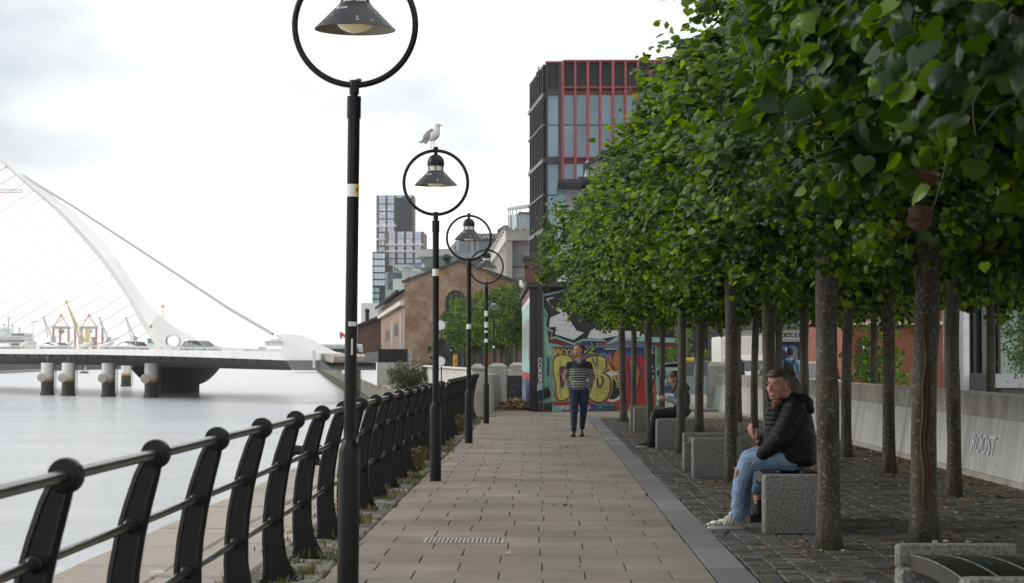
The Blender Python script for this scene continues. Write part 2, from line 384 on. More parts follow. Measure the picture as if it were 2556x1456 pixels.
def inside(poly, x, y):
    c = False; n = len(poly)
    for i in range(n):
        x0, y0 = poly[i]; x1, y1 = poly[i - 1]
        if (y0 > y) != (y1 > y) and x < (x1 - x0) * (y - y0) / (y1 - y0) + x0: c = not c
    return c
def slabs(name, cells, m, rng, ch=0.003, gap=0.003, jz=0.0015, tilt=0.0, depth=0.055, jit=0.0, gapy=None):
    """cells: (cx, cy, w, d, rot) -> chamfered stone slabs in one mesh"""
    vs = []; fs = []; at = []; n = 0
    for cx, cy, w_, d_, rz in cells:
        hx, hy = w_ / 2 - gap, d_ / 2 - (gapy or gap); ca, sa = math.cos(rz), math.sin(rz); z = rng.uniform(-jz, jz); tx, ty = rng.uniform(-tilt, tilt), rng.uniform(-tilt, tilt)
        k = [(-1, -1), (1, -1), (1, 1), (-1, 1)]; jj = [(rng.uniform(-jit, jit), rng.uniform(-jit, jit)) for _ in k]
        for lev, (ins, zz) in enumerate(((ch, 0.0), (0, -ch * 1.1), (0, -depth))):
            for (a, b_), (ja, jb) in zip(k, jj):
                lx, ly = a * (hx - ins) + ja, b_ * (hy - ins) + jb
                vs.append((cx + lx * ca - ly * sa, cy + lx * sa + ly * ca, z + zz + (tx * lx + ty * ly if lev < 2 else 0)))
        fs.append((n, n + 1, n + 2, n + 3))
        for lv in (0, 4):
            for i in range(4): j = (i + 1) % 4; fs.append((n + lv + j, n + lv + i, n + lv + 4 + i, n + lv + 4 + j))
        at += [rng.random()] * 12; n += 12
    me = npmesh(name, np.array(vs), np.array(fs), np.array(at)); me.shade_flat(); o = struct(link(name, me, m, keep=True)); MODE[o.name] = 'N'; return o
rng = random.Random(5)
paver_m = attr_mat('warm_grey_pavers', [(0, (0.262, 0.230, 0.188)), (.5, (0.275, 0.242, 0.199)), (.88, (0.286, 0.252, 0.208)), (.96, (0.256, 0.227, 0.190)), (1, (0.225, 0.204, 0.175))], rough=0.85, spec=.2, bump=0.15, bscale=45, nscale=.8, dirt=0.5, gum=True)
pave_poly = [(-1.57, 1.5), (1.22, 1.5), (1.22, 26.2), (6.4, 26.2), (6.4, 29.4), (3.5, 29.55), (-.3, 29.55), (-.75, 36.5), (-.9, 37), (-4.5, 50), (-5.9, 50), (-1.75, 31.5), (-1.57, 27)]
pp = [(x, y * K) for x, y in pave_poly]; cl = []; row = 0; y = 9.0; PR = .655
while y < 49 * K:
    off = (0.0, 0.31, -.02, .33)[row % 4] + rng.uniform(-.03, .03); x = -6.2 + off
    while x < 7:
        if y < 26 * K:
            a, b2 = max(x, -1.57), min(x + .62, 1.22)
            if b2 - a > .04: cl.append(((a + b2) / 2, y + PR / 2, b2 - a, PR, 0))
        elif inside(pp, x + .31, y + PR / 2): cl.append((x + .31, y + PR / 2, .62, PR, 0))
        x += .62
    y += PR; row += 1
slabs('path', cl, paver_m, rng, ch=.002, gap=.005, gapy=.011, jz=.0004, jit=.002)
joint_m = M('joint_sand', (0.045, 0.04, 0.032), rough=1, col2=(0.02, 0.018, 0.014), scale=9)
g = MB(); g.sheet([(x, y, -0.03) for x, y in [(-3.5, 1), (6.4, 1), (6.4, 29.5), (-.4, 29.5), (-1, 37), (-4.6, 51), (-7.7, 51), (-3.5, 33)]]); struct(g.build('path_bedding', joint_m, keep=True))
# granite channel along the path
kerb_m = attr_mat('grey_granite_channel', [(0, (0.155, 0.153, 0.149)), (.7, (0.185, 0.182, 0.177)), (.93, (0.215, 0.21, 0.203)), (1, (0.32, 0.31, 0.295))], rough=0.75, bump=0.3, bscale=120, nscale=30, dirt=0.3)
cells = []; y = 9
while y < 26.1 * K: 
    d_ = rng.choice((1.2, 1.5, 1.8)); cells.append((1.375, y + d_ / 2, .29, d_, 0)); y += d_
x = 1.3
while x < 6.2: cells.append((x + .45, y + .3, .9, .5, 0)); x += .9
slabs('granite_channel', cells, kerb_m, rng, ch=.002, jz=.0004)
# cobbles under the trees
cob_m = attr_mat('dark_cobbles', [(0, (0.060, 0.057, 0.051)), (.4, (0.096, 0.091, 0.083)), (.85, (0.132, 0.125, 0.113)), (1, (0.18, 0.168, 0.15))], rough=0.62, bump=0.6, bscale=35, nscale=6, dirt=0.7)
cells = []; x = 1.53
while x < 5.75:
    w_ = rng.uniform(.175, .22); y = 9 + rng.uniform(0, .1)
    while y < 26.2 * K:
        d_ = rng.uniform(.10, .165)
        if rng.random() < .985: cells.append((x + w_ / 2 + .012 * math.sin(y * .9 + x * 3), y + d_ / 2, w_, d_, rng.uniform(-.05, .05)))
        y += d_
    x += w_
slabs('cobbles', cells, cob_m, rng, ch=.008, gap=.005, jz=.004, tilt=.035, depth=.04, jit=.008)
# setts under the railing
cells = []; y = 9
while y < 32 * K:
    d_ = rng.uniform(.11, .18); x = -2.12
    while x < -1.62:
        w_ = rng.uniform(.14, .24); w_ = min(w_, -1.58 - x)
        if w_ > .05: cells.append((x + w_ / 2, y + d_ / 2, w_, d_, rng.uniform(-.06, .06)))
        x += w_
    y += d_
sett_m = attr_mat('pale_setts', [(0, (0.12, 0.11, 0.095)), (.6, (0.19, 0.175, 0.15)), (1, (0.25, 0.235, 0.205))], rough=0.85, bump=0.6, bscale=30, dirt=0.6)
slabs('sett_strip', cells, sett_m, rng, ch=.014, gap=.006, jz=.008, tilt=.08, depth=.04, jit=.012)
# big stone copings to the water
cells = []; y = 7.5
while y < 33 * K:
    d_ = rng.uniform(1.1, 2.1); x = -3.56
    for w_ in (.78, .66): cells.append((x + w_ / 2, y + d_ / 2 + (.3 if w_ < .7 else 0), w_, d_, rng.uniform(-.003, .003))); x += w_
    y += d_
y = 33; a_ = math.atan2(16.45, 71 * K)
for k in range(52):
    yy = 33.6 + k * 1.25; xx = -3.55 - (yy - 33) * (16.45 / 71); cells.append((xx + .45, yy * K, .8, 1.25 * K, a_))
cope_m, t, b, L = nodes('worn_coping_stone'); b.inputs['Roughness'].default_value = .85
at = t.nodes.new('ShaderNodeAttribute'); at.attribute_name = 'rnd'; tc = t.nodes.new('ShaderNodeTexCoord')
mp = t.nodes.new('ShaderNodeMapping'); mp.inputs['Scale'].default_value = (1.4, 9, 1); n = t.nodes.new('ShaderNodeTexNoise'); n.inputs['Scale'].default_value = 2.6; n.inputs['Detail'].default_value = 9; n.inputs['Roughness'].default_value = .65
r_ = t.nodes.new('ShaderNodeValToRGB'); cr = r_.color_ramp; cr.elements[0].position = .3; cr.elements[0].color = (0.17, 0.145, 0.115, 1); cr.elements[1].position = .62; cr.elements[1].color = (0.41, 0.37, 0.315, 1)
e = cr.elements.new(.45); e.color = (0.31, 0.275, 0.23, 1)
ad = t.nodes.new('ShaderNodeMath'); ad.operation = 'MULTIPLY_ADD'; ad.inputs[1].default_value = .12; L(at.outputs['Fac'], ad.inputs[0]); L(n.outputs['Fac'], ad.inputs[2])
L(tc.outputs['Object'], mp.inputs[0]); L(mp.outputs[0], n.inputs[0]); L(ad.outputs[0], r_.inputs[0]); L(r_.outputs[0], b.inputs['Base Color'])
bp = t.nodes.new('ShaderNodeBump'); bp.inputs['Strength'].default_value = .7; bp.inputs['Distance'].default_value = .02; L(n.outputs['Fac'], bp.inputs['Height']); L(bp.outputs[0], b.inputs['Normal'])
slabs('quay_coping', cells, cope_m, rng, ch=.02, gap=.008, jz=.008, tilt=.003, depth=.5, jit=.01)
# street beyond the granite wall
street_m = M('street_asphalt', (0.10, 0.10, 0.098), rough=0.85, col2=(0.07, 0.07, 0.068), scale=3, bump=0.2, bscale=80)
g = MB(); g.box((66, 60, -.05), (120, 140, .07)); struct(g.build('street', street_m, keep=True))
pav_m = M('pale_footway', (0.27, 0.255, 0.23), rough=0.9, col2=(0.21, 0.2, 0.18), scale=2)
g = MB(); g.box((7.35, 20, -.055), (2.6, 44, .13), ch=.01); g.box((4.8, 36.5, -.055), (2.4, 13.9, .12), ch=.01); struct(g.build('footway', pav_m, keep=True))
# tactile strip and far pavement line across the path
tact = M('tactile_paving', (0.42, 0.40, 0.37), rough=0.85)
g = MB(); g.box((-.2, 25.9, -.02), (2.7, .06, .026)); 
for k in range(40): g.lathe([(.018, 0), (.012, .006)], (-1.5 + k * .068, 27.6, 0.001), 6)
struct(g.build('pavement_line', tact, keep=True))

# drain grating in the path
th = thing('drain_cover', 'pierced metal drain cover let into the paving at the front of the path', 'drain cover', (-.67, 8.43, 0))
m1 = M('galvanised_grate', (0.42, 0.40, 0.37), rough=0.45, metal=0.6, col2=(0.25, .24, .22), scale=12)
f = MB(); f.box((-.67, 8.30, 0.001), (.66, .012, .005)); f.box((-.67, 8.56, .001), (.66, .012, .005)); f.box((-1.0, 8.43, .001), (.03, .25, .005)); f.box((-.34, 8.43, .001), (.03, .25, .005)); f.build('frame', concrete, th)
f = MB(); f.box((-.67, 8.43, .0005), (.62, .25, .002)); f.build('pit', rubber, th)
f = MB()
for k in range(17): f.box((-.96 + k * .0362, 8.43, .002), (.019, .235, .005))
for k in range(4): f.box((-.67, 8.33 + k * .066, .003), (.6, .008, .004))
f.build('grating', m1, th)

# ================================================================== fallen leaves and weeds
LEAF_V = np.array([(0, 0, 0), (-.34, .03, -.03), (-.5, .36, -.09), (-.36, .72, -.08), (0, 1.08, -.05), (.36, .72, -.08), (.5, .36, -.09), (.34, .03, -.03), (0, .42, .05)])
LEAF_F = np.array([(8, 0, 1), (8, 1, 2), (8, 2, 3), (8, 3, 4), (8, 4, 5), (8, 5, 6), (8, 6, 7), (8, 7, 0)])
_o = [(0, .06), (-.16, -.05), (-.36, -.02), (-.50, .14), (-.54, .36), (-.46, .58), (-.31, .78), (-.13, .95), (0, 1.12)]; _o = _o + [(-x, y) for x, y in _o[-2:0:-1]]
HI_V = np.array([(x, y, -.22 * abs(x) - .10 * y * y + .025 * math.sin(k * 2.3)) for k, (x, y) in enumerate(_o)] + [(x * .5, .4 + (y - .4) * .5, -.03 + .05 * (abs(x) > .1)) for x, y in _o] + [(0, .4, .0)])
_n = len(_o); HI_F = np.array([(2 * _n, _n + k, _n + (k + 1) % _n) for k in range(_n)] + [q for k in range(_n) for q in ((k, (k + 1) % _n, _n + (k + 1) % _n), (k, _n + (k + 1) % _n, _n + k))])
def leaves(name, pos, tip, nrm, size, rnd, curl=None, hi=False):
    """heart shaped leaves; all arrays numpy (n,3)/(n,)"""
    n = len(pos); tip = tip / np.linalg.norm(tip, axis=1)[:, None]
    nrm = nrm - tip * (nrm * tip).sum(1)[:, None]; nrm = nrm / (np.linalg.norm(nrm, axis=1)[:, None] + 1e-9)
    sd_ = np.cross(tip, nrm)
    LV, LF = (HI_V, HI_F) if hi else (LEAF_V, LEAF_F); T = LV[None] * size[:, None, None]
    z = T[:, :, 2:3] * (curl[:, None, None] if curl is not None else 1.0)
    v = pos[:, None] + T[:, :, 0:1] * sd_[:, None] + T[:, :, 1:2] * tip[:, None] + z * nrm[:, None]
    f = LF[None] + (np.arange(n) * len(LV))[:, None, None]
    me = npmesh(name, v.reshape(-1, 3), f.reshape(-1, 3), np.repeat(rnd, len(LV))); me.shade_smooth(); return me
nr = np.random.default_rng(3)
lit_m = attr_mat('fallen_leaves', [(0, (0.10, 0.045, 0.02)), (.35, (0.20, 0.085, 0.03)), (.6, (0.34, 0.15, 0.045)), (.8, (0.28, 0.19, 0.07)), (.93, (0.34, 0.30, 0.08)), (1, (0.40, 0.36, 0.30))], rough=.7, bump=0, dirt=.3, trans=.0)
def litter(name, xs, ys, size, zoff=.006):
    n = len(xs); a = nr.uniform(0, 6.28, n)
    pos = np.stack([xs, ys, np.full(n, zoff) + nr.uniform(0, .008, n)], 1)
    tip = np.stack([np.cos(a), np.sin(a), nr.uniform(-.1, .25, n)], 1); nm = np.stack([nr.normal(0, .3, n), nr.normal(0, .3, n), np.ones(n)], 1)
    o = link(name, leaves(name, pos, tip, nm, size, nr.random(n), nr.uniform(-2.5, 3, n)), lit_m, keep=True); o['kind'] = 'stuff'; MODE[o.name] = 'N'; return o
n = 2600; xs = np.concatenate([nr.uniform(1.55, 5.7, n), 5.6 - nr.exponential(.22, 1300), nr.normal(2.3, .25, 300)]); ys = np.concatenate([nr.uniform(3, 27, n), nr.uniform(3, 27, 1300), np.round(nr.uniform(0, 5, 300)) * 4.15 + 4 + nr.normal(0, .15, 300)])
k = (xs > 1.55) & (xs < 5.72); xs, ys = xs[k], ys[k]
ys = ys * K; litter('leaf_litter', xs, ys, nr.uniform(.012, .055, len(xs)))
xs = nr.uniform(-1.5, 1.5, 26); ys = nr.uniform(6.5, 24, 26); litter('leaf_scatter', xs, ys * K, nr.uniform(.03, .07, 26))
n = 2600; xs = np.clip(nr.normal(-.85, .38, n), -1.5, -.45); ys = nr.uniform(30.2, 35.5, n); k = xs < -.42 - (ys - 30) * .06; xs, ys = xs[k], ys[k]
o = litter('leaf_pile', xs, ys * K, nr.uniform(.05, .12, len(xs)), .02)
me = o.data; co = np.empty(len(me.vertices) * 3, dtype=np.float32); me.vertices.foreach_get('co', co); co = co.reshape(-1, 3); co[:, 2] += np.repeat(nr.uniform(0, .16, len(xs)), 9); me.vertices.foreach_set('co', co.ravel()); me.update()
# grass, moss and dry weeds along the rail foot
weed_m = attr_mat('weeds', [(0, (0.05, 0.07, 0.02)), (.45, (0.09, 0.105, 0.035)), (.65, (0.16, 0.125, 0.06)), (1, (0.12, 0.07, 0.04))], rough=.7, bump=0, dirt=.2, trans=.15)
def blades(name, xs, ys, hh, rnd, spread=.5, z0=-.01):
    n = len(xs); a = nr.uniform(0, 6.28, n); lean = nr.uniform(0, spread, n); wv = .006 + .004 * nr.random(n)
    d = np.stack([np.cos(a), np.sin(a)], 1); p = np.stack([xs, ys], 1)
    s_ = np.stack([-d[:, 1], d[:, 0]], 1) * wv[:, None]
    v = np.zeros((n, 5, 3)); m_ = p + d * (lean * hh * .4)[:, None]; tp = p + d * (lean * hh)[:, None]
    v[:, 0, :2] = p - s_; v[:, 1, :2] = p + s_; v[:, 2, :2] = m_ + s_ * .8; v[:, 3, :2] = m_ - s_ * .8; v[:, 4, :2] = tp
    v[:, :2, 2] = z0; v[:, 2:4, 2] = (hh * .6)[:, None] + z0; v[:, 4, 2] = hh + z0
    f = np.array([(0, 1, 2), (0, 2, 3), (3, 2, 4)])[None] + (np.arange(n) * 5)[:, None, None]
    o = link(name, npmesh(name, v.reshape(-1, 3), f.reshape(-1, 3), np.repeat(rnd, 5)), weed_m, keep=True); o['kind'] = 'stuff'; MODE[o.name] = 'N'; return o
cx = nr.uniform(-2.12, -1.6, 150); cy = nr.uniform(5 * K, 26 * K, 150); k = nr.integers(0, 150, 5200)
xs = cx[k] + nr.normal(0, .05, 5200); ys = cy[k] + nr.normal(0, .09, 5200); blades('weeds', xs, ys, nr.uniform(.01, .065, 5200) * (1 + (cy[k] % 1.0)), np.clip((cx[k] * 7.3 % 1.0) * .8 + nr.uniform(0, .2, 5200), 0, 1), .8)
cx = nr.uniform(-2.3, -2.15, 60); cy = nr.uniform(3.5 * K, 24 * K, 60); k = nr.integers(0, 60, 1800)
blades('coping_grass', cx[k] + nr.normal(0, .04, 1800), cy[k] + nr.normal(0, .12, 1800), nr.uniform(.01, .06, 1800), nr.uniform(.3, .9, 1800), .9)
# ================================================================== quayside railing (one thing, many parts)
rail = thing('quay_railing', 'long black iron railing with curved posts and three worn rails between path and river', 'railing', (-1.84, 14, 0))
RX, RZ = -1.73, 1.13
prof = [(-1.748, 1.10, .07), (-1.772, 1.03, .088), (-1.81, .90, .10), (-1.845, .76, .108), (-1.872, .60, .114), (-1.885, .45, .118), (-1.887, .30, .124), (-1.873, .17, .142), (-1.852, .08, .178), (-1.842, .02, .215)]
def rail_post(y):
    p = MB(); lft = [(x - w_ / 2, y - .019, z) for x, z, w_ in prof]; rgt = [(x + w_ / 2, y - .019, z) for x, z, w_ in prof]
    for i in range(len(prof) - 1):
        p.prism([lft[i], rgt[i], rgt[i + 1], lft[i + 1]], (0, .038, 0))
    # raised edge beads give the post its ribbed outline
    for sgn in (-1, 1): p.tube([(x + sgn * (w_ / 2 - .006), y, z) for x, z, w_ in prof], .0235, 6)
    p.lathe([(.046, -.034), (.062, -.03), (.066, -.02), (.066, .02), (.062, .03), (.046, .034)], (RX, y, RZ), 20, ax=(0, 1, 0))
    p.lathe([(.034, -.046), (.044, -.044), (.046, .044), (.034, .046)], (RX, y, RZ), 16, ax=(0, 1, 0))
    for cx, cz in ((-1.838, .81), (-1.886, .425)):
        p.lathe([(.024, -.055), (.034, -.045), (.037, .045), (.024, .055)], (cx, y, cz), 14, ax=(0, 1, 0))
    return p
first = None
ys = [3.56 + .83 * k for k in range(-2, 28)]
po0 = rail_post(ys[0]).build('post', black_paint, rail, smooth=35)
bpz = MB(); bpz.box((-1.84, ys[0], .0), (.27, .15, .02), ch=.006)
for dx in (-.105, .105):
    for dy in (-.05, .05): bpz.lathe([(.014, 0), (.014, .012), (.008, .018)], (-1.84 + dx, ys[0] + dy, .02), 6)
bp0 = bpz.build('base_plate', black_paint, po0); MODE[po0.name] = 'C'
for k, y in enumerate(ys[1:]):
    if abs(y - 17.67) < .3: continue
    c = copy_tree(po0, rail); c.location = (0, y - ys[0], 0)
bx = MB(); bx.box((-1.83, 17.75, 0), (.15, .15, 1.16), ch=.008); bx.box((-1.83, 17.75, 0), (.24, .22, .02)); MODE[bx.build('box_post', black_paint, rail).name] = 'C'
for (x, z, r_) in ((RX, RZ, .0235), (-1.838, .81, .0195), (-1.886, .425, .0195)):
    pts = [(x + .002 * math.sin(k * 1.7), 1.4 + k * .82, z + .0015 * math.sin(k * 2.9)) for k in range(31)]
    mb = MB(); mb.tube(pts, r_, 14); mb.build('rail', worn_metal, rail, smooth=60)

# ================================================================== street lamps with ring heads
bulb_m = M('cream_bulb_glass', (0.78, 0.66, 0.42), rough=0.15, col2=(0.72, 0.6, 0.36)); 
bulb_m.node_tree.nodes['Principled BSDF'].inputs['Emission Color'].default_value = (1, .8, .45, 1); bulb_m.node_tree.nodes['Principled BSDF'].inputs['Emission Strength'].default_value = 0.12
inner_m = M('shade_inside', (0.42, 0.39, 0.30), rough=.6, col2=(0.25, .2, .14))
pane_m = M('frosted_pane', (0.75, 0.74, 0.66), rough=.3)
def lamp(label, loc, stickers=(), simple=False, group='ring headed lamps along the quay'):
    t_ = thing('street_lamp', label, 'street lamp', loc, group); x, y, _ = loc
    c = lambda z: (x, y, z)
    p = MB(); p.lathe([(.073, 0), (.073, .93), (.069, .95), (.046, 1.0), (.0425, 1.01)], c(0), 24); p.build('pole_base', black_paint, t_, smooth=30)
    p = MB(); p.lathe([(.042, 1.0), (.041, 3.20)], c(0), 20); p.lathe([(.0475, 3.195), (.0475, 3.345)], c(0), 20); p.lathe([(.026, 3.345), (.026, 3.358), (.033, 3.36), (.033, 3.452), (.031, 3.456)], c(0), 18); p.build('pole', black_paint, t_, smooth=30)
    RC, RR = 3.834, .4115
    p = MB(); p.tube([(x + math.sin(a) * RR, y, RC + math.cos(a) * RR) for a in [2 * math.pi * k / 64 for k in range(64)]], .021, 12, closed=True)
    p.lathe([(.026, 4.20), (.024, 4.215), (.022, 4.23), (.022, 4.258), (.030, 4.262), (.030, 4.295)], c(0), 10)
    p.build('ring', black_paint, t_, smooth=50)
    h = MB(); h.lathe([(.275, 3.80), (.277, 3.802), (.275, 3.806), (.118, 3.965), (.108, 3.975), (.106, 3.985)], c(0), 40, cap=False); h.build('shade', shade_paint, t_, smooth=30)
    h = MB(); h.lathe([(.270, 3.803), (.114, 3.962), (.05, 3.965)], c(0), 36, cap=False); h.build('shade_lining', inner_m, t_, smooth=30)
    h = MB(); h.lathe([(.002, 3.781), (.03, 3.783), (.06, 3.790), (.09, 3.803), (.115, 3.822), (.132, 3.85)], c(0), 26, cap=False); h.build('bulb', bulb_m, t_, smooth=80)
    h = MB(); h.lathe([(.098, 3.975), (.098, 4.055)], c(0), 26); h.build('lantern_pane', pane_m, t_, smooth=30)
    h = MB()
    for k in range(6): a = R(90 + 60 * k); h.box((x + .102 * math.cos(a), y + .102 * math.sin(a), 3.98), (.012, .008, .08), rz=a + R(90))
    h.lathe([(.109, 4.048), (.109, 4.09), (.102, 4.13), (.082, 4.165), (.05, 4.188), (.024, 4.196), (.024, 4.21)], c(0), 30)
    h.build('dome_cap', black_paint, t_, smooth=40)
    for kind, z, hgt in stickers:
        s_ = MB(); s_.lathe([(.0435, z), (.0435, z + hgt)], c(0), 20, cap=False)
        s_.build('sticker', white_paint if kind == 'w' else yellow_m, t_, smooth=30)
    return t_
yellow_m = M('yellow_sticker', (0.85, 0.55, 0.02), rough=.5, col2=(.8, .5, .02))
LX = -1.37
L1X = -1.317
l1 = lamp('nearest ring headed lamp post, cut by the top of the photo', (L1X, 6.654, 0), [('w', 2.66, .085)])
# the little details of the nearest post
def patch(root, y0, x0, zc, w_, h_, m, name='sticker', side=0.0, off=.0445):
    s_ = MB(); n = 6; vs = []
    for k in range(n + 1):
        a = -math.pi / 2 + side + (k / n - .5) * w_ / .042
        vs.append((a, ))
    for i in range(n):
        a, b2 = vs[i][0], vs[i + 1][0]
        s_.sheet([(x0 + off * math.cos(a), y0 + off * math.sin(a), zc - h_ / 2), (x0 + off * math.cos(b2), y0 + off * math.sin(b2), zc - h_ / 2), (x0 + off * math.cos(b2), y0 + off * math.sin(b2), zc + h_ / 2), (x0 + off * math.cos(a), y0 + off * math.sin(a), zc + h_ / 2)])
    return s_.build(name, m, root)
def text_mesh(txt, size, ext=0.0, sp=1.0, bold=0.0):
    cu = bpy.data.curves.new('t', 'FONT'); cu.body = txt; cu.size = size; cu.extrude = ext; cu.align_x = 'CENTER'; cu.align_y = 'CENTER'; cu.space_character = sp; cu.offset = bold
    cu.resolution_u = 3
    o = bpy.data.objects.new('t', cu); COL.objects.link(o); dg = bpy.context.evaluated_depsgraph_get(); dg.update()
    me = bpy.data.meshes.new_from_object(o.evaluated_get(dg)); bpy.data.objects.remove(o); bpy.data.curves.remove(cu)
    while me.materials: me.materials.pop()
    return me
def text_at(name, txt, size, m, parent, loc, xdir=(1, 0, 0), ydir=(0, 0, 1), ext=.002, sp=1.0, sx=1.0, bold=0.0):
    me = text_mesh(txt, size, ext, sp, bold); xd, yd = Vector(xdir).normalized(), Vector(ydir).normalized(); zd = xd.cross(yd)
    Mx = Matrix((xd * sx, yd, zd)).transposed().to_4x4(); Mx.translation = Vector(loc)
    me.transform(Mx); return link(name, me, m, parent)
patch(l1, 6.654, L1X, 2.705, .03, .075, yellow_m, side=.75)
text_at('sticker_number', '4', .05, black_paint, l1, (L1X + .0455 * math.cos(-math.pi / 2 + .75), 6.654 + .047 * math.sin(-math.pi / 2 + .75), 2.705), xdir=(math.cos(.75), math.sin(.75), 0), ext=.0008)
patch(l1, 6.654, L1X, 1.795, .055, .03, white_paint, side=.3)
text_at('sticker_mark', 'v ----', .016, black_paint, l1, (L1X + .006, 6.654 - .0455, 1.795), ext=.0004)
patch(l1, 6.654, L1X, 1.64, .012, .11, white_paint, 'scrape', side=.25)
moss_m = M('moss', (0.12, 0.14, 0.04), rough=1, bump=1)
mo = MB(); mo.ell((L1X + .03, 6.654, 3.456), (.022, .022, .013), 8, 5); mo.build('moss_tuft', moss_m, l1)
l1.rotation_euler = (0, R(.62), 0)
l2 = lamp('second lamp post of the row, with a gull standing on its ring', (LX, 12.6, 0), [('w', 2.63, .09)])
patch(l2, 12.6, LX, 2.675, .03, .085, yellow_m, side=.75)
l3 = lamp('third ring headed lamp post of the row along the railing', (LX, 18.3, 0), [('w', 2.13, .09)])
l4 = lamp('fourth ring headed lamp post with several white stickers, nearest the stone gate pillars', (LX, 24.0, 0), [('w', 2.62, .13), ('w', 2.34, .14), ('w', 2.22, .05), ('w', 1.98, .09)])
# beyond the bend the row follows the quay
for (px, ringy, Y, lab) in ((1232, 716, 42, 'lamp post beyond the bend, its ring just right of the fourth lamp'), (1166, 739, 49, 'lamp post in front of the far row of trees, beside the third lamp'), (1125, 771, 57, 'distant lamp post standing clear against the brick warehouse, left of the far trees'), (1091, 772, 64, 'farthest lamp post, its ring just behind the second lamp')):
    pt = P(px, ringy, Y); o = copy_tree(l3); o.location = (pt.x, Y, -.06 + (pt.z - 3.86) * 0.0); o['label'] = lab

# ================================================================== granite benches
seat_m = M('dark_bench_slats', (0.014, 0.013, 0.012), rough=0.26, col2=(0.024, 0.021, 0.018), scale=3, bump=0.08, bscale=12, stretch=(6, .6, 1))
trim_m = M('worn_slat_edge', (0.35, 0.34, 0.32), rough=.5, col2=(0.12, .11, .1), scale=30)
fascia_m = M('bench_fascia', (0.028, 0.023, 0.019), rough=.4, col2=(0.04, .034, .028))
def rounded_block(x0, x1, y0, y1, z1, seed):
    p = MB(); p.box(((x0 + x1) / 2, (y0 + y1) / 2, 0), (x1 - x0, y1 - y0, z1), ch=.022); return p
def bench(label, y0):
    t_ = thing('granite_bench', label, 'bench', (2.30, y0, 0), 'granite block benches between the trees')
    rounded_block(1.965, 2.635, y0, y0 + .15, .53, 1).build('end_block', granite, t_, smooth=40)
    p = MB(); p.box((2.30, y0 + 2.02, 0), (.67, .18, .40), ch=.02); p.box((2.30, y0 + 2.07, .39), (.67, .08, .14), ch=.02)
    p.build('end_block', granite, t_, smooth=40)
    n = 14; ya, yb = y0 + .152, y0 + 2.028
    def arch(u): return .468 + .032 * (1 - (2 * u - 1) ** 2)
    def run(xa, xb, dz0, dz1):
        q_ = MB()
        for i in range(n):
            u0, u1 = i / n, (i + 1) / n; A, B_ = ya + (yb - ya) * u0, ya + (yb - ya) * u1; z0, z1 = arch(u0), arch(u1)
            q_.add([(xa, A, z0 + dz1), (xb, A, z0 + dz1), (xb, B_, z1 + dz1), (xa, B_, z1 + dz1), (xa, A, z0 + dz0), (xb, A, z0 + dz0), (xb, B_, z1 + dz0), (xa, B_, z1 + dz0)], [(0, 1, 2, 3), (7, 6, 5, 4), (0, 4, 5, 1), (3, 2, 6, 7), (0, 3, 7, 4), (1, 5, 6, 2)])
        return q_
    for k in range(3):
        xa = 2.042 + k * .19; sl_ = run(xa, xa + .184, -.03, 0).build('slat', seat_m, t_, fix=False); run(xa - .001, xa + .0055, -.004, .0012).build('worn_edge', trim_m, sl_, fix=False)
    p = run(2.03, 2.04, -.085, -.003); p2 = run(2.61, 2.62, -.085, -.003); p.add(p2.v, p2.f); p.box((2.32, y0 + 1.08, .36), (.3, 1.8, .04))
    p.build('seat_frame', fascia_m, t_, fix=False)
    return t_
b0 = bench('empty granite bench nearest the camera, dark slatted seat with litter on it', 4.60)
for y0, lab in ((8.76, 'granite bench carrying the seated man in the black jacket'), (12.9, 'empty granite bench right behind the slim front trunk, in the middle of the row'), (17.0, 'granite bench on which the young woman with the phone sits'), (21.2, 'farthest granite bench, in front of the painted wall')):
    o = copy_tree(b0); o.location = (2.30, y0, 0); o['label'] = lab
# small litter on the near bench
lp = M('pale_paper', (0.55, 0.54, 0.48), rough=.6, col2=(.4, .39, .34))
def at_bench(px, py, z=.505): 
    q_ = PG(px, py, z); return q_
a = at_bench(2331, 1357); p = MB(); p.box((a.x, a.y, a.z), (.035, .02, .001)); p.box((a.x + .006, a.y + .012, a.z), (.032, .002, .018), rz=.1); tag(p.build('cigarette_packet_foil', lp), 'small torn piece of pale card standing at the back of the near bench seat', 'litter')
a = at_bench(2361, 1355); p = MB()
for k in range(9): p.ell((a.x + rng.uniform(-.014, .014), a.y + rng.uniform(-.006, .006), a.z + .006 + rng.uniform(0, .012)), (rng.uniform(.003, .008), .004, rng.uniform(.002, .007)), 6, 4)
tag(p.build('crumpled_wrapper', lp), 'crumpled clear wrapper on the near bench seat beside the torn card', 'litter')
a = at_bench(2395, 1379, .508); p = MB(); p.lathe([(.004, -.014), (.004, .013)], (a.x, a.y, a.z + .004), 8, ax=(1, .2, 0))
tag(p.build('cigarette_end', M('orange_filter', (0.42, 0.14, 0.05), rough=.7)), 'orange cigarette end lying on the slats of the near bench', 'cigarette end')
a = at_bench(2416, 1353); p = MB(); p.ell((a.x, a.y, a.z + .002), (.022, .010, .003), 10, 5); tag(p.build('paper_scrap', lp), 'flat cream paper scrap at the back edge of the near bench', 'litter')
teal = M('teal_pen', (0.02, 0.16, 0.15), rough=.4)
p = MB(); 
for k in range(7):
    a = at_bench(2412 + k * 12, 1400 + (k % 3) * 5, .509); p.tube([(a.x, a.y, a.z), (a.x + .02, a.y - .008, a.z), (a.x + .026, a.y + .008, a.z)], .0012, 4)
sc_ = p.build('scribble', teal, b0); MODE[sc_.name] = 'C'

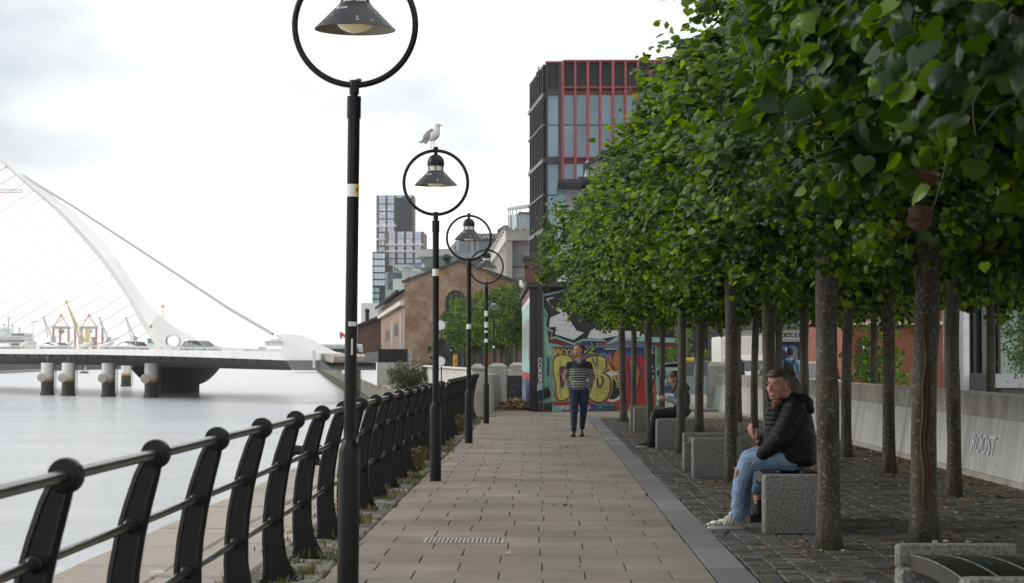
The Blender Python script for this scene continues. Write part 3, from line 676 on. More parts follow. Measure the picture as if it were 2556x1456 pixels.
# ================================================================== low granite wall on the right
panel_m = M('pale_ribbed_panels', (0.62, 0.605, 0.575), rough=.85, col2=(0.44, .425, .40), scale=1.6, detail=8, bump=.4, bscale=10, stretch=(1, 6, .35))
rw = thing('boundary_wall', 'long low granite wall with pale battered panels and grey coping behind the trees', 'wall', (5.85, 15, 0))
WP = [(5.95, 1.2), (5.93, 8), (5.90, 14), (5.88, 20), (5.80, 25), (5.70, 28), (5.35, 30.1)]
sec = [((-.19, -.03), (-.16, .07), (-.05, .07), (.36, .07), (.36, -.03)), None]
def wall_run(prof_, m, name):
    p = MB()
    for (x0, y0), (x1, y1) in zip(WP[:-1], WP[1:]):
        n_ = len(prof_)
        a = [(x0 + dx, y0, z) for dx, z in prof_]; b_ = [(x1 + dx, y1, z) for dx, z in prof_]
        p.add(a + b_, [(i, (i + 1) % n_, n_ + (i + 1) % n_, n_ + i) for i in range(n_)])
    n_ = len(prof_); p.sheet([(WP[-1][0] + dx, WP[-1][1], z) for dx, z in prof_]); p.sheet([(WP[0][0] + dx, WP[0][1], z) for dx, z in prof_])
    return p.build(name, m, rw)
wall_run([(-.19, -.05), (-.16, .07), (.34, .07), (.34, -.05)], concrete, 'plinth')
wall_run([(-.135, .06), (-.015, .80), (.33, .80), (.33, .06)], concrete, 'core')
wall_run([(-.03, .80), (.0, 1.09), (.02, 1.105), (.36, 1.105), (.36, .80)], concrete, 'coping')
# separate pale panels with joints
yy = 1.3; k = 0
def wx(y):
    for (x0, y0), (x1, y1) in zip(WP[:-1], WP[1:]):
        if y0 <= y <= y1: return x0 + (x1 - x0) * (y - y0) / (y1 - y0)
    return WP[-1][0]
while yy < 29.9:
    y2 = min(yy + 1.5, 30.05); a, b_ = wx(yy + .006), wx(y2 - .006); p = MB()
    q4 = [(a - .155, yy + .006, .075), (b_ - .155, y2 - .006, .075), (b_ - .04, y2 - .006, .795), (a - .04, yy + .006, .795)]
    p.add(q4 + [(x + .025, y, z) for x, y, z in q4], [(0, 1, 2, 3), (7, 6, 5, 4), (0, 4, 5, 1), (1, 5, 6, 2), (2, 6, 7, 3), (3, 7, 4, 0)])
    p.build('panel', panel_m, rw); yy = y2
spray = M('pale_spray', (0.85, 0.86, 0.95), rough=.7)
text_at('graffiti_tag', 'ROOST', .36, spray, rw, (5.79, 12.95, .43), xdir=(0, -1, 0), ydir=(.15, 0, 1), ext=.001, sx=.62, sp=.9)
p = MB(); 
for k in range(2): p.ell((5.765, 12.52 - .03 * k, .2 - .03 * k), (.004, .008, .03), 6, 4)
p.build('graffiti_tag', spray, rw)
th = thing('end_pillar', 'broad grey concrete pillar with a sloping cap at the far end of the granite wall', 'pillar', (5.5, 30.4, 0))
p = MB(); p.box((5.52, 30.45, -.05), (.82, .6, 1.42), ch=.01); p.build('shaft', concrete, th)
p = MB(); p.box((5.52, 30.45, 1.37), (.82, .6, .12), taper=.72); p.build('cap', concrete, th)

# ================================================================== stone gate pillars and gate at the end of the railing
def pillar(label, cx, cy, w_, h_, round_=False):
    t_ = thing('stone_pillar', label, 'pillar', (cx, cy, 0), 'stone pillars at the end of the railing')
    p = MB(); p.box((cx, cy, -.05), (w_, w_ * .9, h_ - .02), ch=.06 if round_ else .015); p.build('shaft', concrete, t_, smooth=50 if round_ else None)
    p = MB(); p.box((cx, cy, h_ - .07), (w_ * 1.02, w_ * .92, .05)); p.box((cx, cy, h_ - .02), (w_, w_ * .9, .11), taper=.45); p.build('cap', concrete, t_)
pillar('rough round-edged stone pillar where the black railing ends', -1.76, 26.75, .40, 1.36, True)
pillar('wide stone pillar with a pyramid cap left of the black gate', -1.50, 33.0, .64, 1.36)
pillar('stone pillar with a pyramid cap right of the black gate, against the painted wall', -1.02, 39.8, .62, 1.36)
t_ = thing('sloping_stone_slab', 'weathered grooved stone slab sloping down between the two stone pillars', 'wall slab', (-1.72, 29.5, 0))
p = MB(); p.prism([(-1.62, 27.1, -.04), (-1.33, 32.6, -.04), (-1.42, 32.6, 1.1), (-1.60, 27.2, 1.12), ], (-.16, 0, 0)); p.build('slab', concrete, t_)
for k in range(4):
    p = MB(); p.bar((-1.62 + .05 * k * .2, 27.4 + k * .2, 1.02 - k * .05), (-1.44, 31.4 + .2 * k, .06), .03, .02); p.build('groove_rib', concrete, t_)
t_ = thing('black_gate', 'low black sheet gate covered in faint scribbles between the stone pillars', 'gate', (-1.0, 36.0, 0))
p = MB(); p.box((-.99, 36.1, 0), (.56, .05, .98)); p.build('panel', M('scribbled_black', (0.022, 0.022, 0.024), rough=.5, spots=(.12, .12, .13), spot_scale=14, spot_at=.6), t_)
p = MB(); p.box((-.70, 36.1, 0), (.05, .07, 1.0)); p.box((-1.28, 36.1, 0), (.05, .07, 1.0)); p.build('frame', black_paint, t_)
text_at('scribble', 'Weil', .16, M('grey_scribble', (.16, .16, .17)), t_, (-.95, 36.07, .62), ydir=(.3, 0, 1)); text_at('scribble', 'xIV', .14, bpy.data.materials['grey_scribble'], t_, (-1.08, 36.07, .4), ydir=(-.3, 0, 1))
t_ = thing('parapet_wall', 'short piece of pale parapet wall behind the black gate', 'wall', (-1.2, 39, 0)); p = MB(); p.box((-1.35, 41, 0), (1.6, .3, 1.12), rz=.22); p.build('panel', concrete, t_); p = MB(); p.box((-1.35, 41, 1.12), (1.64, .34, .06), rz=.22); p.build('coping', cream, t_)

# mooring bollard and scrap on the coping
t_ = thing('mooring_bollard', 'black iron mooring bollard lying low on the quay coping behind the railing', 'bollard', tuple(PG(778, 1160, 0)))
q_ = PG(778, 1160, 0)
p = MB(); bx_, by_ = q_.x, q_.y
p.lathe([(.20, 0), (.20, .03), (.13, .05), (.105, .16), (.12, .22), (.16, .25), (.15, .29), (.05, .31)], (bx_, by_, 0), 16); p.build('post', black_paint, t_, smooth=40)
p = MB(); p.tube([(bx_ - .05, by_, .2), (bx_ - .25, by_, .22), (bx_ - .36, by_, .12), (bx_ - .42, by_, .0)], [.07, .08, .06, .04], 10); p.tube([(bx_ + .05, by_, .2), (bx_ + .2, by_, .22), (bx_ + .3, by_, .12)], [.07, .07, .05], 10); p.build('horn', black_paint, t_, smooth=40)
p = MB(); a = PG(392, 1437, 0); p.box((a.x, a.y, .012), (.10, .045, .02), rz=.2); tag(p.build('plastic_wrapper', white_paint), 'small white plastic wrapper on the river coping beside the nearest posts', 'litter')
# ================================================================== painted building at the end of the path
WY = 29.6
def Mx(rx, ry, off=0.0):   # pixel positions in an image crop, scaled onto the wall plane
    return ((1290.9 + rx / 4.208 - 1353) / 82.7, WY - off, 1.55 - (692 + ry / 4.208 - 899) / 82.7)
def paint(c, n=None, r_=.55, k2=.86): return M(n or 'wall_paint', c, rough=r_, col2=tuple(q * k2 for q in c), scale=3, detail=6, bump=.12, bscale=30)
aqua, maroon, blackp, whitep = paint((.27, .50, .45), 'aqua_paint'), paint((.17, .022, .030), 'maroon_paint'), paint((.022, .022, .028), 'black_mural_paint'), paint((.62, .62, .62), 'white_mural_paint', k2=.93)
plum, yel, purp, oran, redp, blup, lil, skyp = paint((.030, .021, .026), 'plum_paint'), paint((.55, .50, .12), 'yellow_paint', k2=.75), paint((.085, .03, .08), 'purple_paint'), paint((.50, .17, .04), 'orange_paint', k2=.7), paint((.38, .03, .035), 'red_paint'), paint((.045, .07, .22), 'blue_paint', k2=.6), paint((.18, .12, .26), 'lilac_paint'), paint((.08, .25, .35), 'sky_paint')
mb_ = thing('mural_building', 'low painted building covered in bright graffiti at the end of the path', 'building', (1.6, 31, 0))
x0, x1 = -.375, 3.45
p = MB(); p.prism([(x0, WY, -.05), (x1, WY, -.05), (x1 + .0, 36.5, -.05), (-.74, 36.2, -.05)], (0, 0, 3.78)); wl = p.build('wall', aqua, mb_)
capm = M('slate_cap', (0.05, 0.048, 0.047), rough=.8, bump=.3)
p = MB(); p.prism([(x0 - .10, WY - .1, 3.74), (x1 + .1, WY - .1, 3.74), (x1 + .1, 36.7, 3.74), (-.86, 36.4, 3.74)], (0, 0, .16)); p.build('roof', capm, mb_)
p = MB(); p.box((x0 + .17, WY + .1, -.04), (.36, .30, 3.78)); p.box((x0 + .30, WY + .02, -.04), (.16, .22, 3.78)); p.build('corner_pillar', plum, mb_)
def poly(pts, m, off, name='mural_paint'):
    p = MB(); p.sheet([Mx(a, b_, off) for a, b_ in pts]); return p.build(name, m, wl)
def stroke(pts, wd, m, off, closed=False, name='mural_paint', fn=Mx):
    P2 = [Vector((a, b_)) for a, b_ in pts]; n = len(P2); L_, R_ = [], []
    for i, q_ in enumerate(P2):
        a = P2[(i - 1) % n] if (closed or i) else q_; b_ = P2[(i + 1) % n] if (closed or i < n - 1) else q_
        d = (b_ - a).normalized(); nn = Vector((-d.y, d.x))
        if closed or 0 < i < n - 1:
            d1 = (q_ - a).normalized(); c = max(.5, abs(d1.dot(d))); k = 1 / c
        else: k = 1
        ww = (wd[i] if hasattr(wd, '__len__') else wd) / 2 * k
        L_.append(q_ + nn * ww); R_.append(q_ - nn * ww)
    p = MB(); m_ = n if closed else n - 1
    vs = [fn(v.x, v.y, off) for v in L_] + [fn(v.x, v.y, off) for v in R_]
    p.add(vs, [(i, (i + 1) % n, n + (i + 1) % n, n + i) for i in range(m_)]); return p.build(name, m, wl)
def sm(pts, closed=False, it=2):
    for _ in range(it):
        o = []; n = len(pts)
        for i in range(n if closed else n - 1):
            a, b_ = pts[i], pts[(i + 1) % n]; o += [(a[0] * .75 + b_[0] * .25, a[1] * .75 + b_[1] * .25), (a[0] * .25 + b_[0] * .75, a[1] * .25 + b_[1] * .75)]
        pts = o if closed else [pts[0]] + o + [pts[-1]]
    return pts
poly([(275, 110), (1650, 105), (1650, 735), (560, 735), (330, 690), (292, 730), (275, 420)], maroon, .003)
poly([(275, 110), (1650, 105), (1650, 300), (520, 330), (275, 300)], blackp, .005)
poly([(268, 180), (430, 150), (520, 120), (1500, 108), (1650, 120), (1650, 690), (1210, 672), (1080, 660), (945, 708), (915, 672), (690, 668), (590, 712), (395, 640), (345, 655), (362, 575), (282, 535), (306, 402), (268, 325)], aqua, .007)
poly([(278, 200), (430, 165), (520, 130), (1500, 118), (1650, 130), (1650, 640), (1210, 620), (1050, 618), (940, 690), (915, 655), (690, 648), (590, 692), (400, 622), (352, 630), (375, 562), (296, 522), (322, 398), (280, 318)], blackp, .009)
poly([(305, 228), (384, 208), (378, 222), (322, 236), (345, 300), (450, 340), (490, 320), (500, 405), (345, 300)], whitep, .011)
poly([(345, 425), (505, 360), (560, 470), (620, 560), (700, 585), (590, 660), (395, 600), (410, 520), (330, 528)], whitep, .012)
poly([(735, 640), (770, 560), (830, 530), (905, 560), (1060, 560), (1062, 615), (870, 650)], whitep, .011)
poly([(1090, 570), (1380, 560), (1400, 620), (1150, 640)], whitep, .011)
for a in ((420, 450, 520, 455), (430, 500, 600, 505), (400, 560, 560, 566)): stroke([(a[0], a[1]), (a[2], a[3])], 3, lil, .014)
poly([(620, 690), (770, 680), (880, 690), (880, 732), (600, 732)], blup, .0085); poly([(860, 690), (960, 712), (1080, 690), (1080, 732), (870, 732)], paint((.28, .08, .14), 'rose_paint'), .0088); poly([(985, 700), (1080, 670), (1330, 690), (1330, 732), (980, 732)], lil, .0092)
stroke([(775, 684), (800, 760)], 8, yel, .015); stroke([(845, 684), (830, 760)], 8, yel, .015); poly([(785, 684), (840, 684), (826, 760), (806, 760)], blackp, .013)
# proud lower box with its own paint
LB = .10
p = MB(); a = Mx(365, 735); b_ = Mx(1445, 1410); p.box(((a[0] + b_[0]) / 2, WY - LB / 2, -.04), (b_[0] - a[0], LB, a[2] + .04)); bxp = p.build('lower_front', aqua, mb_)
p = MB(); p.box(((a[0] + b_[0]) / 2, WY - .06, a[2]), (b_[0] - a[0] + .04, .16, .035)); p.build('ledge', M('teal_ledge', (.14, .26, .25), rough=.6), mb_)
_o = wl; wl = bxp; B0 = LB
def bp_(pts, m, off): return poly(pts, m, B0 + off)
def bs(pts, wd, m, off, closed=False): return stroke(pts, wd, m, B0 + off, closed)
bp_([(400, 740), (1440, 740), (1440, 850), (395, 850)], blup, .003); bp_([(395, 740), (470, 740), (480, 850), (395, 850)], oran, .005)
bp_([(370, 830), (1440, 830), (1440, 1330), (1130, 1390), (420, 1330), (380, 1250)], redp, .004)
bp_([(372, 840), (520, 830), (950, 1290), (410, 1300), (375, 1100)], whitep, .005)
bp_([(370, 1290), (430, 1330), (1130, 1300), (1130, 1395), (960, 1400), (470, 1405), (470, 1345), (372, 1340)], redp, .006)
bp_([(475, 1345), (830, 1335), (1040, 1330), (1010, 1395), (475, 1403)], blup, .007); bp_([(830, 1335), (1030, 1330), (1015, 1392), (830, 1396)], skyp, .008)
bp_([(950, 1110), (1000, 1060), (1090, 1080), (1110, 1200), (1060, 1290), (960, 1290), (900, 1240)], blackp, .008)
bs(sm([(900, 1250), (960, 1300), (1040, 1290), (1100, 1220), (1125, 1150)]), 26, whitep, .010)
bp_([(880, 1020), (1000, 980), (1080, 1020), (1000, 1030), (960, 1100)], whitep, .010)
# letter one
D1 = sm([(378, 850), (440, 812), (520, 812), (580, 850), (600, 950), (590, 1120), (560, 1260), (430, 1318), (400, 1180), (412, 1160), (390, 1060), (378, 1000)], True)
bs(D1, 34, yel, .011, True); bs(D1, 22, purp, .012, True); bp_([(c[0] * .97 + 14, c[1] * .965 + 37) for c in D1], yel, .013)
bp_(sm([(430, 940), (500, 930), (520, 980), (505, 1100), (470, 1190), (445, 1100)], True), purp, .015); bp_(sm([(452, 970), (490, 962), (500, 1000), (488, 1090), (470, 1150)], True), redp, .016)
# letter two
D2 = sm([(700, 850), (790, 818), (905, 825), (925, 860), (935, 965), (880, 1000), (960, 1040), (985, 1110), (970, 1220), (915, 1310), (820, 1322), (740, 1270), (760, 1200), (800, 1120), (740, 1000), (800, 930), (720, 900)], True)
bs(D2, 34, yel, .011, True); bs(D2, 22, purp, .012, True); bp_([(840 + (c[0] - 840) * .93, 1070 + (c[1] - 1070) * .955) for c in D2], yel, .013)
bs(sm([(835, 1060), (845, 1150), (870, 1160), (895, 1100), (900, 1060), (870, 1040)]), 20, purp, .016); bs(sm([(780, 850), (800, 900), (820, 930), (835, 900), (830, 850)]), 14, purp, .016)
bp_([(735, 985), (790, 960), (800, 990), (760, 1010)], whitep, .017)
# letter three, orange
bs([(970, 870), (1055, 772), (1110, 772), (1100, 970), (1000, 1000), (960, 950)], 20, yel, .0125, True)
bp_([(965, 920), (1010, 790), (1100, 785), (1110, 960), (1020, 970), (1010, 925), (990, 950)], oran, .014); bs([(965, 920), (1015, 785), (1108, 780), (1112, 965), (1020, 975), (1008, 925), (965, 922)], 12, purp, .016, True)
bp_([(1160, 870), (1240, 850), (1290, 1000), (1250, 1200), (1190, 1180), (1180, 1000)], oran, .014); bs([(1160, 870), (1240, 850), (1290, 1000), (1250, 1200), (1190, 1180), (1180, 1000)], 16, purp, .0155, True)
rg = random.Random(8)
dk = paint((.16, .14, .04), 'dark_hatching')
for k in range(60):
    if rg.random() < .5: a, b_ = rg.uniform(400, 560), rg.uniform(860, 1280)
    else: a, b_ = rg.uniform(770, 930), rg.uniform(860, 1290)
    ln = rg.uniform(20, 60); bs([(a, b_), (a + ln * .5, b_ + rg.uniform(-2, 2)), (a + ln, b_ + rg.uniform(-3, 3))], rg.uniform(2, 4.5), dk if rg.random() < .7 else whitep, .018 + k * .00004)
bs([(453, 880), (453, 1270)], 4, blackp, .0215); bs([(836, 780), (836, 1330)], 3, blackp, .0215)
bp_([(1370, 735), (1440, 735), (1445, 1090), (1372, 1100)], blackp, .0105); bp_([(1376, 1100), (1445, 1095), (1445, 1400), (1385, 1400)], redp, .011)
for s_ in ([(1380, 750), (1420, 745), (1400, 800), (1430, 790)], [(1380, 920), (1425, 930), (1385, 985), (1430, 990)], [(1385, 1040), (1430, 1035), (1400, 1100), (1415, 1200), (1405, 1230), (1425, 1170)]): bs(sm(s_, it=1), 7, whitep, .013)
def mtext(name, txt, rx, ry, h_, m, off, sx=1, ydir=(0, 0, 1), xdir=(1, 0, 0), par=None):
    a = Mx(rx, ry); return text_at(name, txt, h_ / 4.208 / 82.7 * 1.35, m, par or wl, (a[0], WY - off, a[2]), xdir, ydir, ext=.0006, sx=sx, bold=.004)
mtext('graffiti_tag', ':BENLO', 600, 1370, 48, whitep, LB + .024, 1.5); mtext('graffiti_tag', 'CHER', 935, 1368, 46, M('ink', (.02, .05, .06)), LB + .024, 1.3)
mtext('graffiti_tag', 'SWYK', 470, 790, 70, yel, LB + .024, 1.2); mtext('graffiti_tag', 'VZ', 745, 775, 60, yel, LB + .024, 1.3, ydir=(.3, 0, 1)); mtext('graffiti_tag', 'veNO', 980, 752, 26, whitep, LB + .024, 1.6)
mtext('graffiti_tag', 'AL', 1030, 1065, 70, yel, LB + .024, .9, ydir=(.2, 0, 1)); mtext('graffiti_tag', 'ES', 1070, 1130, 66, yel, LB + .024, .9, ydir=(-.1, 0, 1))
bp_([(930, 820), (980, 800), (985, 850), (940, 860)], paint((.35, .1, .35), 'magenta_paint'), .017); bp_([(860, 800), (930, 790), (930, 826), (850, 826)], skyp, .0165)
wl = _o
# left strip between pillar and box, black blot, meter pipe, tags
poly([(278, 300), (330, 690), (362, 735), (362, 1405), (300, 1405), (300, 1150), (275, 1130)], aqua, .0145); 
poly([(275, 1170), (318, 1165), (325, 1095), (316, 1160), (345, 1195), (352, 1240), (330, 1275), (275, 1270)], blackp, .017)
poly([(275, 1330), (362, 1310), (362, 1408), (275, 1408)], M('bare_grey_render', (.06, .056, .05), rough=.9, col2=(.13, .15, .12), scale=8), .0165)
mtext('graffiti_tag', 'DONEHO', 322, 945, 22, M('thin_ink', (.03, .06, .06)), .02, 1.5, ydir=(1, 0, 0), xdir=(0, 0, -1))
a = Mx(236, 1000); text_at('graffiti_tag', 'COKERS', .155, whitep, wl, (a[0], WY - .096, a[2] + .02), (0.02, 0, -1), (1, 0, .02), ext=.001, sx=1.5, bold=.005)
t_ = MB(); t_.sheet([(x0 + .28, WY - .092, 1.0 + k * .05) for k in ()] or [(x0 + .215, WY - .094, .62), (x0 + .375, WY - .094, .66), (x0 + .375, WY - .094, .78), (x0 + .215, WY - .094, .82)]); t_.build('mural_paint', aqua, wl)
t_ = MB(); t_.sheet([(x0 + .215, WY - .094, .28), (x0 + .375, WY - .094, .26), (x0 + .375, WY - .094, .62), (x0 + .215, WY - .094, .60)]); t_.build('mural_paint', blackp, wl)
t_ = MB(); t_.tube([(x0 + .3, WY - .14, .05), (x0 + .3, WY - .14, .26)], .035, 10); t_.box((x0 + .3, WY - .14, .26), (.1, .09, .05)); t_.build('drain_pipe', steel, mb_)
# river side of the building: vertical bands
sd0, sd1 = Vector((x0 - .002, WY + .02, 0)), Vector((-.742, 36.1, 0))
def side(u0, u1, z0, z1, m, off):
    d = (sd1 - sd0); nn = Vector((-1, -.055, 0)).normalized() * off
    p = MB(); p.sheet([sd0 + d * u0 + nn + Vector((0, 0, z0)), sd0 + d * u1 + nn + Vector((0, 0, z0)), sd0 + d * u1 + nn + Vector((0, 0, z1)), sd0 + d * u0 + nn + Vector((0, 0, z1))]); p.build('mural_paint', m, wl)
side(.0, 1, 0, .95, blup, .004); side(0, 1, .9, 1.15, redp, .006); side(0, 1, 3.45, 3.72, maroon, .006); side(0, 1, 3.30, 3.46, whitep, .008)
for k in range(9):
    u = .08 + k * .1; side(u, u + .035, 1.5 + .2 * (k % 3), 2.9 - .15 * (k % 2), whitep if k % 2 else redp, .008); side(u, u + .03, .05, .3 + .25 * (k % 3), (skyp, whitep, aqua)[k % 3], .008)
# ================================================================== the cable stayed bridge
bw_m = M('bridge_white', (0.70, 0.695, 0.68), rough=.5, col2=(.65, .645, .63), scale=.15)
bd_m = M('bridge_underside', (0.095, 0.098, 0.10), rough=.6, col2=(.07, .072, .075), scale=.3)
cable_m = M('cable_grey', (0.45, 0.45, 0.45), rough=.5)
QA, QB = (-77.4, 135.0), (-23.8, 100.0)
dirb = (Vector((QB[0], QB[1], 0)) - Vector((QA[0], QA[1], 0))).normalized(); nb = Vector((dirb.y, -dirb.x, 0))   # towards us
if nb.y > 0: nb = -nb
def BR(rx, ry, off=0.0):   # image crop pixels of the bridge, cast along sight lines onto its vertical plane
    o = -nb * off; return PW(rx / 2.189, 332.7 + ry / 2.189, (QA[0] + o.x, QA[1] + o.y), (QB[0] + o.x, QB[1] + o.y))
br = thing('cable_stayed_bridge', 'white cable-stayed bridge with a curved harp pylon crossing the river', 'bridge', (BR(900, 1300).x, BR(900, 1300).y, -2.5))
up_ = [(-230, -20), (-100, 55), (0, 122), (100, 198), (185, 265), (250, 312), (310, 358), (370, 403), (430, 456), (480, 503), (540, 564), (590, 620), (640, 688), (690, 760), (740, 836), (790, 905), (825, 950), (860, 987), (905, 1023), (950, 1056), (1000, 1087), (1050, 1113), (1110, 1140), (1170, 1160), (1235, 1173), (1300, 1181)]
lo_ = [(-230, 0), (-100, 80), (0, 150), (100, 243), (185, 320), (240, 366), (300, 420), (360, 480), (420, 545), (470, 602), (520, 660), (570, 723), (620, 790), (662, 850), (700, 910), (735, 975), (770, 1040), (800, 1088), (830, 1130), (846, 1152), (846, 1166), (830, 1178)]
# pylon skin: front and back faces with ridge between
def resample(pts, n):
    L_ = [0]
    for a, b_ in zip(pts[:-1], pts[1:]): L_.append(L_[-1] + math.dist(a, b_))
    o = []
    for k in range(n):
        t = L_[-1] * k / (n - 1); i = max(j for j in range(len(L_)) if L_[j] <= t + 1e-9); i = min(i, len(pts) - 2); u = (t - L_[i]) / (L_[i + 1] - L_[i]); o.append((pts[i][0] + (pts[i + 1][0] - pts[i][0]) * u, pts[i][1] + (pts[i + 1][1] - pts[i][1]) * u))
    return o
N_ = 44; ii = [k for k in range(len(up_))]
U = resample(up_[:18], N_); Lw = resample(lo_[:18], N_)
p = MB(); vs = []
for k in range(N_):
    u, l = U[k], Lw[k]; t = k / (N_ - 1); m_ = (l[0] + (u[0] - l[0]) * .30, l[1] + (u[1] - l[1]) * .30); hw = .35 + .9 * t
    vs += [BR(*u, -hw * .55), BR(*m_, -hw), BR(*l, -hw * .35), BR(*l, hw * .35), BR(*m_, hw), BR(*u, hw * .55)]
fs = []
for k in range(N_ - 1):
    for j in range(6): j2 = (j + 1) % 6; fs.append((k * 6 + j, k * 6 + j2, k * 6 + 6 + j2, k * 6 + 6 + j))
p.add(vs, fs); p.build('pylon', bw_m, br)
# foot of the pylon with the round eye
cx, cy, rr = 943, 1135, 33
ux, uy = [q_[0] for q_ in up_], [q_[1] for q_ in up_]; lx_, ly_ = [q_[0] for q_ in lo_[17:20]], [q_[1] for q_ in lo_[17:20]]
tp = lambda x: np.interp(x, [800, 860], [1088, 987]) if x < 860 else float(np.interp(x, ux, uy))
bt = lambda x: float(np.interp(x, lx_, ly_)) if x < 846 else 1192.0
xs_ = [800, 815, 830, 845.9, 846.1, 860, 875, 890] + [cx - rr * math.cos(math.pi * k / 14) for k in range(15)] + [995, 1020, 1050, 1110, 1170, 1235, 1300]
p = MB()
for off in (-1.1, 1.1):
    for x0_, x1_ in zip(xs_[:-1], xs_[1:]):
        if abs((x0_ + x1_) / 2 - cx) < rr:
            h0, h1 = math.sqrt(max(0, rr * rr - (x0_ - cx) ** 2)), math.sqrt(max(0, rr * rr - (x1_ - cx) ** 2)); segs = [(tp(x0_), tp(x1_), cy - h0, cy - h1), (cy + h0, cy + h1, bt(x0_), bt(x1_))]
        else: segs = [(tp(x0_), tp(x1_), bt(x0_), bt(x1_))]
        for a0, a1, b0_, b1_ in segs: p.sheet([BR(x0_, a0, off), BR(x1_, a1, off), BR(x1_, b1_, off), BR(x0_, b0_, off)])
for x0_, x1_ in zip(xs_[:-1], xs_[1:]):
    for fn in (tp, bt): p.sheet([BR(x0_, fn(x0_), -1.1), BR(x1_, fn(x1_), -1.1), BR(x1_, fn(x1_), 1.1), BR(x0_, fn(x0_), 1.1)])
for k in range(28):
    a0, a1 = 2 * math.pi * k / 28, 2 * math.pi * (k + 1) / 28; p.sheet([BR(cx + rr * math.cos(q_), cy + rr * math.sin(q_), o_) for q_, o_ in ((a0, -1.1), (a1, -1.1), (a1, 1.1), (a0, 1.1))])
p.build('pylon_foot', bw_m, br, fix=False)
p = MB(); p.tube([BR(cx + (rr + 4) * math.cos(a), cy + (rr + 4) * math.sin(a), -1.1) for a in [2 * math.pi * k / 32 for k in range(32)]], .16, 6, closed=True); p.build('eye_rim', bw_m, br, smooth=60)
# stay cables with small anchor lugs
st = [((30, 187), (-90, 258)), ((85, 230), (-90, 335)), ((137, 272), (-90, 402)), ((187, 315), (-90, 486)), ((237, 357), (-90, 555)), ((286, 400), (-90, 628)), ((330, 445), (-90, 700)), ((377, 490), (-90, 773)), ((417, 538), (-90, 846)), ((460, 583), (-90, 917)), ((500, 632), (-90, 993)), ((540, 680), (-90, 1067)), ((577, 730), (-60, 1120)), ((613, 778), (0, 1150)), ((650, 828), (105, 1165)), ((685, 880), (225, 1168)), ((717, 932), (335, 1170)), ((746, 983), (450, 1172)), ((776, 1036), (565, 1172)), ((805, 1088), (670, 1174))]
for a, b_ in st:
    p = MB(); p.tube([BR(*a), BR(*b_)], .035, 5); cb_ = p.build('stay_cable', cable_m, br)
    d = Vector((b_[0] - a[0], b_[1] - a[1])).normalized(); p = MB(); p.tube([BR(a[0] + 6, a[1] - 4), BR(a[0] + d.x * 8, a[1] + d.y * 8)], [.16, .07], 6); p.build('anchor_lug', bw_m, cb_)
for off in (-.35, .35):
    pts = [(130, 232), (185, 270), (400, 400), (700, 596), (1000, 793), (1250, 958), (1490, 1098)]
    p = MB(); p.tube([BR(a, b_, off) for a, b_ in pts], .15, 6); p.build('back_stay', cable_m, br)
# deck: white fascia, dark belly, railings
def deckline(pts, off): return [BR(a, b_, off) for a, b_ in pts]
top = [(-260, 1178), (0, 1178), (500, 1178), (900, 1184), (1300, 1189), (1545, 1192)]; bot = [(-260, 1204), (0, 1206), (500, 1209), (900, 1218), (1300, 1231), (1560, 1241)]; bel = [(-260, 1258), (0, 1262), (500, 1265), (900, 1276), (1300, 1288), (1600, 1296)]
def strip(top_, bot_, o0, o1, m, name, back):
    p = MB(); n = len(top_); vs = [BR(*q_, o0) for q_ in top_] + [BR(*q_, o1) for q_ in bot_] + [BR(*q_, back) for q_ in top_] + [BR(*q_, back) for q_ in bot_]; fs = []
    for i in range(n - 1): fs += [(i, i + 1, n + i + 1, n + i), (2 * n + i, 2 * n + i + 1, i + 1, i), (n + i, n + i + 1, 3 * n + i + 1, 3 * n + i), (3 * n + i, 3 * n + i + 1, 2 * n + i + 1, 2 * n + i)]
    p.add(vs, fs); return p.build(name, m, br)
strip(top, bot, -7.5, -7.5, M('streaked_white', (0.86, 0.85, 0.81), rough=.5, col2=(.76, .75, .72), scale=1.2, stretch=(1, 1, .2)), 'deck_fascia', 9)
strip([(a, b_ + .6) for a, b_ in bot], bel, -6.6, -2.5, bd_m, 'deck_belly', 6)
for k in range(26):
    a = -200 + k * 66; p = MB(); t = (a + 260) / 1820; yb = 1206 + 35 * max(0, t - .2)
    p.prism([BR(a, yb + 2, -6.9), BR(a + 18, yb + 24, -6.3), BR(a + 18, yb + 2, -6.3)], dirb * .25); p.build('rib', bd_m, br)
rl = [(-260, 1162), (0, 1160), (500, 1162), (900, 1168), (1300, 1176), (1540, 1184)]
for dy in (0, 6): p = MB(); p.tube([BR(a, b_ + dy, -7.3) for a, b_ in rl], .04, 5); p.build('hand_rail', bw_m, br)
for k in range(28):
    a = -200 + k * 63.5; y = np.interp(a, [q_[0] for q_ in rl], [q_[1] for q_ in rl]); p = MB(); p.tube([BR(a, y - 2, -7.3), BR(a, y + 22, -7.3)], .055, 5); p.build('rail_post', bw_m, br)
for a in (60, 190, 300, 410, 520):   # white cable sockets rising from the deck edge
    p = MB(); p.tube([BR(a + 40, 1172, -1), BR(a + 95, 1143, -1)], [.45, .18], 6); p.build('cable_socket', bw_m, br)
